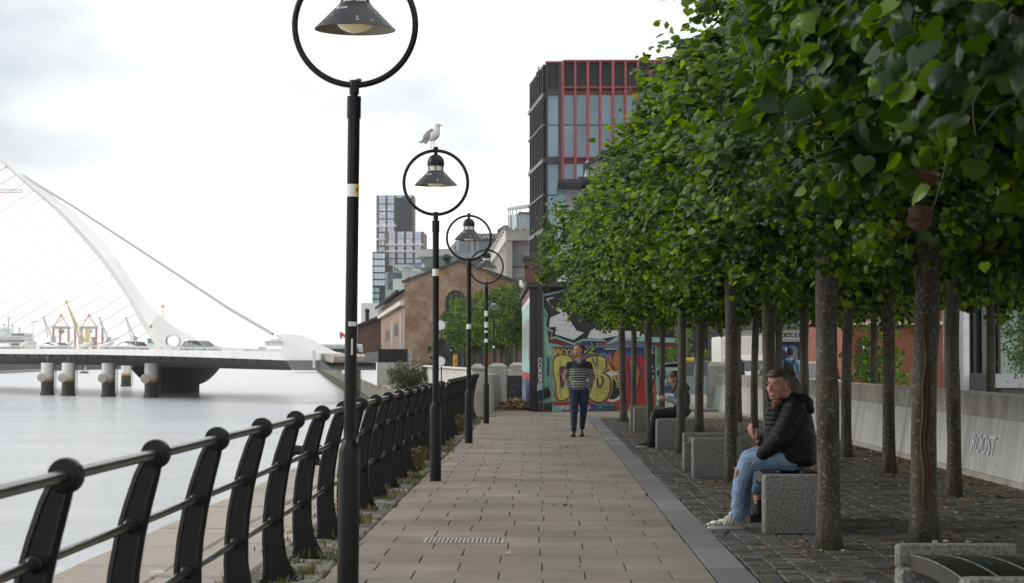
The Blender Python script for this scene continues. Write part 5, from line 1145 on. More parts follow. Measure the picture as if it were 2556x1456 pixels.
for k in range(10): q_ = Vector((xn + .75, Yn + 1.5, 0)).lerp(Vector((xf + .65, Yf, 0)), (k + .5) / 11.0); p.box((q_.x, q_.y, 0), (.2, 3.0, zr - 2))
p.build('glazing', M('dark_grey_glass', (.10, .12, .12), rough=.2), t_)  # dark grey glazing between the columns
p = MB()
for k in range(12): p.box((xn + 6, Yn + .49, zr - 2.2 - k * .8), (12, .03, .05))
p.build('stone_joint', M('joint_grey', (.35, .33, .3)), t_)
p = MB(); p.box((Gp(1290, 650, Yn).x, Yn + .45, Gp(1290, 665, Yn).z), (1.9, .2, 1.9)); p.box((Gp(1290, 690, Yn).x, Yn + .45, Gp(1290, 705, Yn).z), (1.9, .2, .8)); p.build('window', M('green_glass', (.14, .22, .20), rough=.1), t_)
# rotunda
Yr = 165.0; c = Gp(1340, 540, Yr); rad = c.x - Gp(1268, 540, Yr).x; z0, z1 = Gp(1300, 576, Yr).z, Gp(1300, 541, Yr).z
p = MB(); p.lathe([(rad * .97, 0), (rad * .97, z1)], (c.x, Yr, 0), 40); p.build('rotunda', M('rotunda_glass', (.38, .50, .48), rough=.1, col2=(.25, .36, .34), scale=.4), t_, smooth=30)
p = MB(); nn = 48; rim = [(c.x + rad * math.cos(a), Yr + rad * math.sin(a), z1 + 1.7 + 2.6 * (math.sin(a) * .35 + math.cos(a) * .25 + .1)) for a in [2 * math.pi * k / nn for k in range(nn)]]
p.tube(rim, .22, 6, closed=True); p.build('roof_rim', M('rim_grey', (.45, .46, .46)), t_, smooth=40)
p = MB(); cz = sum(q_[2] for q_ in rim) / nn; p.add(rim + [(c.x, Yr, cz)], [(i, (i + 1) % nn, nn) for i in range(nn)]); p.build('roof_disc', M('pale_glass_roof', (.68, .70, .70), rough=.3), t_)
for k in range(14):
    a = 2 * math.pi * k / 14; p = MB(); p.tube([(c.x + rad * .98 * math.cos(a), Yr + rad * .98 * math.sin(a), z0 - 3), rim[int(k * nn / 14)]], .09, 4); p.build('mullion', bpy.data.materials['rim_grey'], t_)
q_ = Gp(1318, 560, Yn - 2); p = MB(); p.box((q_.x, Yn + 3, zr - .5), (2.6, 3, 3.0)); p.build('rooftop_box', wp, t_); p = MB(); p.box((q_.x + .35, Yn + 1.46, zr + .5), (1.3, .1, 1.6)); p.build('window', bluegl[1], t_); p = MB(); p.box((q_.x, Yn + 3, zr + 2.5), (2.9, 3.3, .2)); p.build('rooftop_cap', dkr, t_)
# red brick stack next to it
t_ = thing('brick_tower', 'narrow dark red brick tower with a stone cap left of the black office block', 'building', (-2, 110, 0)); a, b_ = Gp(1309, 700, 110).x, Gp(1345, 700, 110).x; zt_ = Gp(1315, 648, 110).z
p = MB(); p.box(((a + b_) / 2, 112, 0), (b_ - a, 4, zt_)); p.build('wall', M('dark_red_brick', (.19, .055, .045), rough=.9, col2=(.14, .04, .035)), t_); p = MB(); p.box(((a + b_) / 2, 112, zt_), (b_ - a + .4, 4.4, .35)); p.box(((a + b_) / 2 + .3, 112, zt_ - .9), (b_ - a + .3, 4.2, .25)); p.build('cap', dkr, t_)
p = MB(); q1, q2 = Gp(1285, 700, 60), Gp(1345, 700, 60)

# ---- glass office with the white lettering
t_ = thing('glass_office', 'grey steel and glass office with white lettering on its roof band', 'office building', (-20, 190, 0)); Yg = 185.0; f = lambda px, py: P(px, py, Yg)
gm = M('office_glass_grey', (.12, .14, .145), rough=.1, col2=(.22, .25, .26), scale=.3)
a, b_ = f(1138, 650), f(1262, 650); p = MB(); p.box(((a.x + b_.x) / 2, Yg + 8, 0), (b_.x - a.x, 16, f(1200, 602).z)); p.build('wall', gm, t_)
p = MB(); p.box(((f(1165, 590).x + f(1262, 590).x) / 2, Yg + 6, f(1200, 601).z), (f(1262, 590).x - f(1165, 590).x, 13, f(1200, 584).z - f(1200, 601).z)); p.build('roof_band', M('roof_band_dark', (.075, .075, .078), rough=.6), t_)
text_at('roof_sign', 'McCANN FITZGERALD', 1.15, M('sign_white', (.6, .6, .6)), t_, (f(1243, 592).x, Yg - .6, f(1230, 592).z), ext=.05, sx=.82)
p = MB(); p.prism([f(1120, 622), f(1140, 598), f(1166, 583), f(1175, 586), f(1144, 604), f(1126, 628)], (0, 10, 0)); p.bar(f(1142, 600), f(1142, 650), .6, .6, up=(1, 0, 0)); p.bar(f(1178, 600), f(1178, 650), .4, .4, up=(1, 0, 0)); p.bar(f(1192, 600), f(1192, 650), .3, .3, up=(1, 0, 0)); p.build('steel_frame', M('pale_steel', (.42, .43, .44), rough=.4), t_)
p = MB(); p.bar(f(1135, 636), f(1225, 636), 1, .3); p.box((f(1180, 640).x, Yg - 1.5, f(1180, 648).z), (7, 3, .9)); p.build('balcony', M('balcony_grey', (.3, .31, .32)), t_)
p = MB(); p.prism([f(1110, 655), f(1140, 636), f(1140, 648), f(1112, 664)], (0, 5, 0)); p.build('canopy', wp, t_)
q_ = P(1255, 560, 200); a, b_ = P(1241, 580, 200), P(1271, 580, 200); p = MB(); p.prism([(a.x, 200, a.z - 3), (b_.x, 200, b_.z - 3), (b_.x, 200, P(1271, 563, 200).z), (P(1256, 563, 200).x, 200, P(1256, 563, 200).z), (a.x, 200, P(1241, 575, 200).z)], (0, 8, 0)); tag(p.build('plant_room', dkr), 'dark wedge shaped rooftop plant room behind the colonnaded building', 'rooftop structure')

# ---- brick tower block
Yt = 300.0; f = lambda px, py: P(px, py, Yt)
t_ = thing('apartment_tower', 'tall grey brown apartment tower with window columns and a dark ribbed panel', 'tower block', (f(985, 700).x, 308, 0))
tb = M('taupe_brick', (.21, .17, .16), rough=.85, col2=(.18, .145, .14), scale=.5); tgl = [glass_m('tower_glass', (.62, .67, .78), .1, (.50, .55, .66), .2), glass_m('tower_glass_b', (.50, .56, .67), .1, (.68, .74, .82), .3)]  # pale glass colours imitate the sky reflected in the panes
def blockf(x0_, x1_, yt, Y0, dp, m, nm): a, b_ = P(x0_, 700, Y0), P(x1_, 700, Y0); p = MB(); p.box(((a.x + b_.x) / 2, Y0 + dp / 2, 0), (b_.x - a.x, dp, P((x0_ + x1_) / 2, yt, Y0).z)); return p.build(nm, m, t_)
blockf(938.6, 1031.5, 487.8, Yt, 5, tb, 'wall'); blockf(961, 1056.6, 578.5, Yt - 8, 9, tb, 'lower_wall')
def F7(rx, ry): return 891.6 + rx / 5.471, 465.8 + ry / 5.471
def win(x0_, y0_, x1_, y1_, Y0, m): a, b_ = P(*F7(x0_, y0_), Y0), P(*F7(x1_, y1_), Y0); p = MB(); p.box(((a.x + b_.x) / 2, Y0 - .05, b_.z), (b_.x - a.x, .3, a.z - b_.z)); p.build('window', m, t_)
rg = random.Random(11)
for (xa, xb) in ((298, 340), (343, 385), (415, 456), (459, 501)):
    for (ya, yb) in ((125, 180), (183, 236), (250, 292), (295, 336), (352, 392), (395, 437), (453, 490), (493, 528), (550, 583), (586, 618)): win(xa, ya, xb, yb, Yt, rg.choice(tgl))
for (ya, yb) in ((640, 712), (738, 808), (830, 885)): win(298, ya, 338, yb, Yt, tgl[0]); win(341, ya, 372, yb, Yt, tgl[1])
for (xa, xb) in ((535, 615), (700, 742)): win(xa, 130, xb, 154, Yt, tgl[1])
a, b_ = P(*F7(537, 158), Yt), P(*F7(743, 604), Yt); p = MB(); p.box(((a.x + b_.x) / 2, Yt - .2, b_.z), (b_.x - a.x, .5, a.z - b_.z)); nnr = 26
for k in range(nnr): p.box((a.x + (b_.x - a.x) * (k + .5) / nnr, Yt - .5, b_.z), (.12, .2, a.z - b_.z))
p.build('ribbed_panel', M('slate_panel', (.06, .072, .085), rough=.5, col2=(.052, .062, .074)), t_)
for (ya, yb) in ((620, 665), (668, 715), (722, 755), (757, 795), (812, 845), (848, 880), (903, 935), (938, 978), (995, 1022), (1025, 1060)):
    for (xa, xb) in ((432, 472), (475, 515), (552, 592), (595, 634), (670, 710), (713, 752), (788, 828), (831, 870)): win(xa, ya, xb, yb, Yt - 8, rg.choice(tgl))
for yy in (538, 722, 887): a, b_ = P(*F7(262, yy), Yt), P(*F7(540, yy), Yt); p = MB(); p.bar(Vector((a.x, Yt - .2, a.z)), Vector((P(*F7(395 if yy > 600 else 535, yy), Yt).x, Yt - .2, a.z)), .4, .6); p.build('ledge', cream, t_)
for yy in (887, 1070, 797): a, b_ = P(*F7(388, yy), Yt - 8), P(*F7(903, yy), Yt - 8); p = MB(); p.bar(Vector((a.x, Yt - 8.2, a.z)), Vector((b_.x, Yt - 8.2, b_.z)), .4, .5); p.build('ledge', cream, t_)
t2 = thing('black_framed_block', 'lower black framed glass block at the left foot of the tower', 'apartment building', (P(943, 700, 285).x, 290, 0)); t_ = t2
dfr = M('black_frame', (.03, .036, .042), rough=.5); a, b_ = P(927.5, 700, 285), P(961, 700, 285); p = MB(); p.box(((a.x + b_.x) / 2, 293, 0), (b_.x - a.x, 14, P(944, 628, 285).z)); p.build('wall', dfr, t2)
for (ya, yb) in ((913, 985), (1005, 1080), (1098, 1170), (1190, 1262), (1282, 1352)):
    for (xa, xb) in ((205, 232), (236, 282), (286, 330), (334, 376)): win(xa, ya, xb, yb, 285, tgl[0] if xa > 210 else M('aqua_pane', (.30, .48, .48), rough=.1) if 'aqua_pane' not in bpy.data.materials else bpy.data.materials['aqua_pane'])
for k in range(5):
    for (xa, xb) in ((205, 240), (246, 300)): win(xa, 1385 + k * 82, xb, 1445 + k * 82, 285, bpy.data.materials['aqua_pane'])

# ---- stepped glass and white terraces between tower and warehouse
def blk_(name, label, cat, x0_, x1_, ytop, Y0, m, dp=8, grp=None):
    a, b_ = P(x0_, 800, Y0), P(x1_, 800, Y0); z = P((x0_ + x1_) / 2, ytop, Y0).z; tt = thing(name, label, cat, ((a.x + b_.x) / 2, Y0 + dp / 2, 0), grp)
    p = MB(); p.box(((a.x + b_.x) / 2, Y0 + dp / 2, 0), (b_.x - a.x, dp, z)); p.build('wall', m, tt); return tt, a.x, b_.x, z
bgl = glass_m('blue_curtain_wall', (.20, .36, .46), .06, (.32, .50, .58), .2)
def grid(tt, xa, xb, z0, z1, Y0, nx, nz, m=dfr, w_=.12):
    p = MB()
    for k in range(nx + 1): p.box((xa + (xb - xa) * k / nx, Y0 - .06, z0), (w_, .16, z1 - z0))
    for k in range(nz + 1): p.box(((xa + xb) / 2, Y0 - .07, z0 + (z1 - z0) * k / nz - w_ / 2), (xb - xa, .16, w_))
    p.build('mullion_grid', m, tt)
tt, xa, xb, z = blk_('glass_terrace_block', 'low block with a sky blue glass top floor in front of the tower', 'building', 980, 1052, 657, 240, wp)
p = MB(); a = P(985, 680, 240); p.box(((P(985, 670, 240).x + P(1015, 670, 240).x) / 2, 239.9, P(1000, 686, 240).z), (3.0, .2, P(1000, 658, 240).z - P(1000, 686, 240).z)); p.build('glazing', bgl, tt); p = MB(); p.box((P(1036, 670, 240).x, 239.9, P(1000, 669, 240).z), (3.2, .2, 1.2)); p.build('glazing', bgl, tt)
grid(tt, P(985, 670, 240).x, P(1052, 670, 240).x, P(1000, 686, 240).z, P(1000, 658, 240).z, 239.8, 8, 2)
tt, xa, xb, z = blk_('blue_glass_block', 'narrow deep blue glass block beside the warehouse roof', 'building', 961, 1008, 680, 200, M('silver_panel', (.45, .46, .47), rough=.4))
p = MB(); x0_, x1_ = P(969.5, 700, 200).x, P(1006, 700, 200).x; p.box(((x0_ + x1_) / 2, 199.9, 2), (x1_ - x0_, .2, z - 2.2)); p.build('glazing', glass_m('deep_blue_glass', (.07, .17, .27), .06, (.20, .34, .42), .5), tt); grid(tt, x0_, x1_, 3, z - .2, 199.8, 6, 5)
tt, xa, xb, z = blk_('white_terrace_block', 'white terraced apartment block with glass balconies rising above the warehouse roof', 'apartment building', 1003, 1046, 671, 160, white_paint)
p = MB(); p.box((P(1012, 690, 160).x, 160.5, P(1012, 671, 160).z), (P(1040, 680, 160).x - P(1001, 680, 160).x, 9, .2)); p.build('terrace', white_paint, tt); p = MB(); p.box((P(992, 740, 160).x, 162, 0), (2.6, 8, P(990, 728, 160).z)); p.box((P(999, 740, 160).x, 161, 0), (1.5, 8, P(1000, 700, 160).z)); p.box((P(948, 740, 180).x - .3, 175, 0), (3, 8, P(950, 760, 175).z)); p.build('terrace', white_paint, tt)
p = MB(); p.box((P(1027, 700, 160).x, 159.85, P(1027, 706, 160).z), (1.4, .1, .9)); p.build('window', bpy.data.materials['green_glass'], tt); p = MB(); p.box((P(1052, 700, 150).x, 150, P(1050, 694, 150).z), (2.7, .1, P(1050, 678, 150).z - P(1050, 694, 150).z)); p.box((P(980, 730, 155).x, 156, P(980, 738, 155).z), (2.4, .1, 1.0)); p.build('balcony_glass', M('pale_green_glass', (.40, .52, .48), rough=.1), tt)
tt, xa, xb, z = blk_('penthouse_block', 'dark glazed penthouse under a big white canopy left of the second lamp', 'building', 1047, 1085, 668, 165, M('dark_glazing', (.10, .11, .11), rough=.15), 8)
p = MB(); p.prism([P(1036, 623, 165), P(1132, 622, 165), P(1132, 640, 165), P(1042, 641, 165)], (0, 12, 0)); p.build('canopy', M('canopy_white', (.55, .55, .55)), tt); p = MB(); p.bar(P(1063, 641, 167), P(1063, 700, 167), .5, .5, up=(1, 0, 0)); p.bar(P(1095, 641, 167), P(1095, 700, 167), .5, .5, up=(1, 0, 0)); p.build('column', steel, tt); p = MB(); p.box((P(1108, 640, 170).x, 170, 0), (5, 8, P(1100, 628, 170).z)); p.build('glazing', M('teal_glazing', (.22, .32, .33), rough=.1), tt)

# ---- brick warehouse
Yw = 100.0; f = lambda px, py: P(px, py, Yw)
bk = brick('warehouse_brick', (.45, .325, .21), (.32, .205, .125), (.42, .37, .30), 'xz', stain=(.58, .46, .38), bw=.30, bh=.11); bks = brick('warehouse_side_brick', (.46, .31, .22), (.36, .23, .16), (.4, .34, .3), 'yz', bw=.3, bh=.11)
t_ = thing('brick_warehouse', 'old orange brick warehouse with a low gable and a dark arched opening', 'warehouse', (f(1147, 800).x, 112, 0))
gx0, gx1 = f(1010, 703).x, f(1286.4, 703).x; ze = f(1100, 703).z; za = f(1147, 652).z; gxm = f(1147, 652).x; xb2 = P(951, 785, 133).x
acx, arr, az = f(1137, 790).x, 25 / 24.4, f(1137, 750).z
import bmesh
bm = bmesh.new()
def lp_(pts): v = [bm.verts.new(q_) for q_ in pts]; return [bm.edges.new((v[i], v[(i + 1) % len(v)])) for i in range(len(v))]
e1 = lp_([(gx0, Yw, -.06), (gx1, Yw, -.06), (gx1, Yw, ze), (gxm, Yw, za), (gx0, Yw, ze)])
e2 = lp_([(acx - arr, Yw, 4.0), (acx + arr, Yw, 4.0)] + [(acx + arr * math.cos(a), Yw, az + arr * math.sin(a)) for a in [math.pi * k / 10 for k in range(11)]])
e3 = lp_([(f(1094, 900).x, Yw, .1), (f(1160, 900).x, Yw, .1), (f(1160, 900).x, Yw, f(1100, 848).z), (f(1094, 900).x, Yw, f(1100, 848).z)])
bmesh.ops.triangle_fill(bm, use_beauty=True, edges=e1 + e2 + e3); me = bpy.data.meshes.new('wall'); bm.to_mesh(me); bm.free(); link('wall', me, bk, t_)
dint = M('dark_interior', (.02, .022, .024), rough=.4)
p = MB(); p.box((acx, Yw + .5, 3.9), (2.4, .3, az + arr - 3.7)); p.build('arched_window', dint, t_); p = MB(); 
for k in range(-1, 2): p.box((acx + k * .55, Yw + .3, 4), (.06, .06, az + arr - 4.1))
p.build('glazing_bar', steel, t_)
p = MB(); p.box(((f(1094, 900).x + f(1160, 900).x) / 2, Yw + .5, 0), (3.2, .3, f(1100, 848).z)); p.build('doorway', dint, t_)
p = MB(); p.box((f(1100, 875).x, Yw - .04, 0), (.4, .12, 2.4)); p.box((f(1127, 846).x, Yw - .04, f(1100, 850).z), (2.9, .14, .18)); p.build('door_frame', dfr, t_)
p = MB(); p.prism([(gx0, Yw + .1, -.06), (gx0, Yw + .1, ze - .9), (xb2, 133, ze - .9), (xb2, 133, -.06)], (.4, 0, 0)); p.build('side_wall', bks, t_)
dslate = M('dark_slate', (.055, .055, .058), rough=.8, col2=(.08, .078, .075))
for (ax_, az_, bx_, bz_) in ((gx0 - .3, ze - .1, gxm, za), (gxm, za, gx1 + .3, ze - .1)):
    p = MB(); p.bar((ax_, Yw + .1, az_ + .06), (bx_, Yw + .1, bz_ + .06), .55, .22, up=(0, 0, 1)); p.build('gable_coping', dslate, t_)
p = MB(); xo = xb2 - gx0; p.add([(gx0 - .7, Yw + .4, ze - 1.0), (xb2 - .7, 133, ze - 1.0), (gxm + xo, 133, za - .2), (gxm, Yw + .4, za - .2), (gx1, Yw + .4, ze - .3), (gx1 + xo, 133, ze - .3)], [(0, 1, 2, 3), (3, 2, 5, 4)]); p.build('roof', dslate, t_)
p = MB(); p.tube([(gx0 - .75, Yw - .3, ze - 1.0), (xb2 - .75, 133, ze - 1.0)], .16, 6); p.build('gutter', rubber, t_); p = MB(); p.bar((gx0 - .25, Yw, f(1014, 757).z), (xb2 - .25, 133, f(1014, 757).z), .5, .45); p.build('stone_band', cream, t_)
sidev = Vector((xb2 - gx0, 33, 0))
for k, (u, w2, z0_, z1_, nm) in enumerate(((.10, .05, .3, 6.6, 'door_recess'), (.42, .07, 1.2, 6.2, 'door_recess'), (.24, .02, 4.2, 5.6, 'window'), (.29, .02, 4.2, 5.6, 'window'), (.34, .02, 4.2, 5.6, 'window'), (.58, .03, 3.9, 5.2, 'window'), (.66, .03, 3.9, 5.2, 'window'), (.74, .03, 3.9, 5.2, 'window'), (.62, .05, .8, 2.6, 'window'))):
    q0 = Vector((gx0 - .02, Yw + .1, 0)) + sidev * u; q1 = q0 + sidev * w2; p = MB(); p.prism([q0 + Vector((-.05, 0, z0_)), q1 + Vector((-.05, 0, z0_)), q1 + Vector((-.05, 0, z1_)), q0 + Vector((-.05, 0, z1_))], (.1, 0, 0)); p.build(nm, M('weathered_frame', (.45, .44, .42)) if k < 2 else dint, t_)
p = MB(); p.tube([(f(1095, 700).x + .6, Yw + 3, ze + .5), (f(1095, 700).x + .6, Yw + 3, f(1107, 640).z)], .32, 8); p.ell((f(1107, 636).x, Yw + 3, f(1107, 636).z), (.5, .5, .4), 10, 6); p.box((f(1100, 650).x, Yw + 3, ze + .3), (1.2, 1, 1)); p.build('roof_vent', rubber, t_)
p = MB(); p.lathe([(.02, 0), (.9, 0), (.9, .08), (.02, .08)], (f(1120, 828).x, Yw - .1, f(1120, 822).z), 24, ax=(0, -1, 0)); p.build('round_sign', M('sign_ring', (.55, .55, .53)), t_); p = MB(); p.lathe([(.02, 0), (.66, 0), (.66, .05), (.02, .05)], (f(1120, 828).x, Yw - .18, f(1120, 822).z), 24, ax=(0, -1, 0)); p.build('round_sign', bk, t_)
p = MB(); p.box((f(1072, 873).x, Yw - .1, f(1072, 877).z), (.3, .2, .5)); p.build('wall_light', rubber, t_); p = MB(); p.box((f(1019, 890).x, Yw - .03, 0), (.75, .14, 2.4)); p.build('stone_quoin', concrete, t_)
# lower brick building to its left
Yl = 136.0; f = lambda px, py: P(px, py, Yl); xa, xb = f(893, 800).x, f(952, 800).x
t_ = thing('brick_outbuilding', 'low red brown brick outbuilding with a sloping roof left of the warehouse', 'building', ((xa + xb) / 2, 142, 0))
p = MB(); p.prism([(xa, Yl, -.06), (xb, Yl, -.06), (xb, Yl, f(952, 787).z), (xa, Yl, f(893, 816).z)], (-3, 14, 0)); p.build('wall', brick('dark_brick', (.21, .105, .07), (.16, .075, .05), (.20, .17, .14), 'xz', bw=.3, bh=.11), t_)
p = MB(); p.bar((xa - .4, Yl - .1, f(893, 816).z), (xb + .2, Yl - .1, f(952, 787).z), .6, .3); p.build('roof_edge', dslate, t_); p = MB(); p.lathe([(.28, 0), (.28, 1.5), (.35, 1.55), (.35, 1.8), (.2, 2.0)], (f(913, 800).x, Yl + 1, f(913, 806).z), 10); p.build('chimney', rubber, t_); p = MB(); p.box((xa - .55, Yl + .2, 0), (.7, .4, f(893, 822).z)); p.build('downpipe', wp, t_)

# ---- concrete plinth with black ribbed screens along the quay
def plinth(label, x0_, x1_, Yp, dep, ztop, zs, lean, grp):
    a, b_ = P(x0_, 930, Yp).x, P(x1_, 930, Yp).x; tt = thing('quay_plinth', label, 'concrete plinth', ((a + b_) / 2, Yp + dep / 2, 0), grp); o = Vector((-lean * dep, dep, 0))
    p = MB(); p.prism([(a, Yp, -.1), (b_, Yp, -.1), Vector((b_, Yp, -.1)) + o, Vector((a, Yp, -.1)) + o], (0, 0, ztop + .1)); p.build('block', concrete, tt)
    p = MB(); q0 = Vector((a - .03, Yp + .1, 0)); p.prism([q0, q0 + o * .98, q0 + o * .98 + Vector((0, 0, ztop)), q0 + Vector((0, 0, ztop))], (-.05, 0, 0)); p.build('mirror_panel', M('mirror_steel', (.75, .76, .77), rough=.06, metal=1.0, col2=(.7, .71, .72)) if 'mirror_steel' not in bpy.data.materials else bpy.data.materials['mirror_steel'], tt)
    p = MB(); p.prism([(a + .04, Yp + .15, ztop), (b_ + .02, Yp + .15, ztop), (b_ + .02, Yp + .8, ztop), (a + .04, Yp + .8, ztop)], (0, 0, zs - ztop)); n = 30
    for k in range(n): p.box((a + .08 + (b_ - a - .1) * k / (n - 1), Yp + .12, ztop), (.03, .06, zs - ztop - .02))
    q0 = Vector((a + .1, Yp + .9, ztop)); p.prism([q0, q0 + Vector((.5, 0, 0)), q0 + Vector((.5, 0, 0)) + o * .95, q0 + o * .95], (0, 0, (zs - ztop) * .88)); p.build('black_screen', M('ribbed_black', (.02, .021, .023), rough=.6) if 'ribbed_black' not in bpy.data.materials else bpy.data.materials['ribbed_black'], tt)
plinth('nearer concrete plinth topped by a black ribbed screen, with a mirror side to the river', 941, 1013, 61, 21, 1.40, 2.24, .232, 'screened concrete plinths on the quay')
plinth('farther concrete plinth with a black screen, half behind the nearest lamp post', 874, 900, 92, 26, 1.35, 2.3, .232, 'screened concrete plinths on the quay')
# white graffitied parapet with the man leaning on it
t_ = thing('white_parapet', 'long low white painted parapet with peeling patches across the quay', 'wall', (-4.5, 50, 0)); A, B_ = P(1062, 914, 52), P(1178, 918, 46); pw = M('peeling_white', (.60, .58, .53), rough=.8, col2=(.34, .30, .25), scale=2.2, detail=9, lo=.28, hi=.42)
p = MB(); p.prism([(A.x, A.y, -.06), (B_.x, B_.y, -.06), (B_.x, B_.y, 1.12), (A.x, A.y, 1.22)], (.0, .35, 0)); p.build('wall', pw, t_); p = MB(); p.bar((A.x - .05, A.y + .17, 1.24), (B_.x, B_.y + .17, 1.14), .44, .07); p.build('coping', cream, t_)
p = MB(); C2 = P(1010, 912, 60); p.prism([(C2.x, 60.5, -.06), (A.x, A.y + .3, -.06), (A.x, A.y + .3, 1.15), (C2.x, 60.5, 1.2)], (0, .3, 0)); p.build('wall', concrete, t_)
# yellow life buoy box, round signs
q_ = P(1136, 900, 50.5); t_ = thing('lifebuoy_box', 'yellow lifebuoy box on a post behind the white parapet', 'lifebuoy box', (q_.x, q_.y, 0)); p = MB(); p.box((q_.x, q_.y, 1.24), (.23, .2, .50), ch=.03); p.box((q_.x, q_.y, 1.74), (.23, .2, .09), taper=.7); p.build('housing', M('lifebuoy_yellow', (.75, .42, .02), rough=.5), t_); p = MB(); p.tube([(q_.x, q_.y, -.06), (q_.x, q_.y, 1.24)], .04, 6); p.build('post', steel, t_)
text_at('scrawl', 'cob', .2, black_paint, t_, (q_.x, q_.y - .105, 1.5), ydir=(.4, 0, 1), sx=.7)
for z, lab in ((P(1097, 812, 30).z, 'upper round white sign behind the second lamp post'), (P(1094, 902, 30).z, 'lower round white sign with a blue rim behind the second lamp post')):
    q_ = P(1094, 900, 30); q_.x += .06; t_ = thing('round_sign', lab, 'sign', (q_.x + .12, q_.y, 0)); p = MB(); p.lathe([(.02, 0), (.155, 0), (.155, .02), (.02, .02)], (q_.x, q_.y, z), 24, ax=(0, -1, 0)); p.build('plate', white_paint, t_); p = MB(); p.lathe([(.14, .021), (.15, .024)], (q_.x, q_.y, z), 24, ax=(0, -1, 0), cap=False); p.build('rim', M('sign_rim', (.1, .2, .25)) if 'sign_rim' not in bpy.data.materials else bpy.data.materials['sign_rim'], t_)
    p = MB(); p.tube([(q_.x + .03, q_.y + .04, 0), (q_.x + .03, q_.y + .04, z + .1)], .02, 6); p.build('post', black_paint, t_)
# brick terrace behind the far trees
q_ = P(1290, 900, 75); t_ = thing('terrace_house', 'red brick terrace front glimpsed under the far trees', 'house', (q_.x, 78, 0)); p = MB(); p.box((q_.x + 1, 78, 0), (10, 6, 5.2)); p.build('wall', brick('red_house_brick', (.34, .13, .08), (.25, .09, .06), (.25, .2, .17), 'xz'), t_); p = MB(); p.box((q_.x + 1, 78, 5.2), (10.6, 6.6, .4)); p.build('roof', dslate, t_)
for k in range(4): p = MB(); p.box((q_.x - 3 + k * 2.4, 74.95, 1.0), (.8, .1, 1.5)); p.build('window', dint, t_)
# ================================================================== lime trees
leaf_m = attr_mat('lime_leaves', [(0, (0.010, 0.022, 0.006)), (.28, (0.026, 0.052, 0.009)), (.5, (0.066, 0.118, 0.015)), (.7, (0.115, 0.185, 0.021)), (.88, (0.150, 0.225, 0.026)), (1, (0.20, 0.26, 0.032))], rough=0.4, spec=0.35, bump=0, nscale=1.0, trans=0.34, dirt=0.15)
bark_m = M('lime_bark', (0.115, 0.098, 0.078), rough=0.95, col2=(0.038, 0.032, 0.026), scale=5, detail=9, lo=.3, hi=.68, bump=0.9, bscale=22, stretch=(1, 1, .28), spots=(.165, .155, .13), spot_scale=34, spot_at=.575)
nr = np.random.default_rng(21)
def crown(name, hx, hy, z0, z1, n, size, power=3.2, clumps=130, inner=.35, droop=.5, lime=1.0, edge=0.16, hi=False):
    """leaves through a boxy rounded volume, gathered in clumps with gaps between"""
    cz, hz = (z0 + z1) / 2, (z1 - z0) / 2
    def shell(k, r0, r1):
        d = nr.normal(size=(k, 3)); d /= np.linalg.norm(d, axis=1)[:, None]
        s_ = (np.abs(d) ** power).sum(1) ** (-1 / power); r_ = nr.uniform(r0, r1, k); return d * (s_ * r_)[:, None], d
    c, cdv = shell(clumps, .84, 1.0 + edge); nc = int(n * (1 - inner)); idx = nr.integers(0, clumps, nc)
    cr = nr.uniform(.09, .24, clumps)
    q = nr.normal(size=(nc, 3)) * .62; sc = np.array([hx, hy, hz])
    pos1 = c[idx] * sc + q * cr[idx][:, None] * np.array([1, 1, 1.15])
    p2, _ = shell(n - nc, .35, .88); pos2 = p2 * sc
    pos = np.concatenate([pos1, pos2]); out = pos / sc; out /= np.linalg.norm(out, axis=1)[:, None]
    k = len(pos); rn = nr.normal(size=(k, 3))
    oh = out.copy(); oh[:, 2] *= .5
    tip = oh * .55 + np.array([0, 0, -droop]) + rn * .42
    nrm = oh * .8 + np.array([0, 0, .55]) + nr.normal(size=(k, 3)) * .5
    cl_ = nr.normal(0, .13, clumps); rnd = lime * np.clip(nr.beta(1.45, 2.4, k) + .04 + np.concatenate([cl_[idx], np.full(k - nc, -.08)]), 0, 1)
    sz = size * nr.uniform(.55, 1.25, k)
    pos[:, 2] += cz
    return leaves(name, pos, tip, nrm, sz, rnd, nr.uniform(-.8, 3, k), hi)
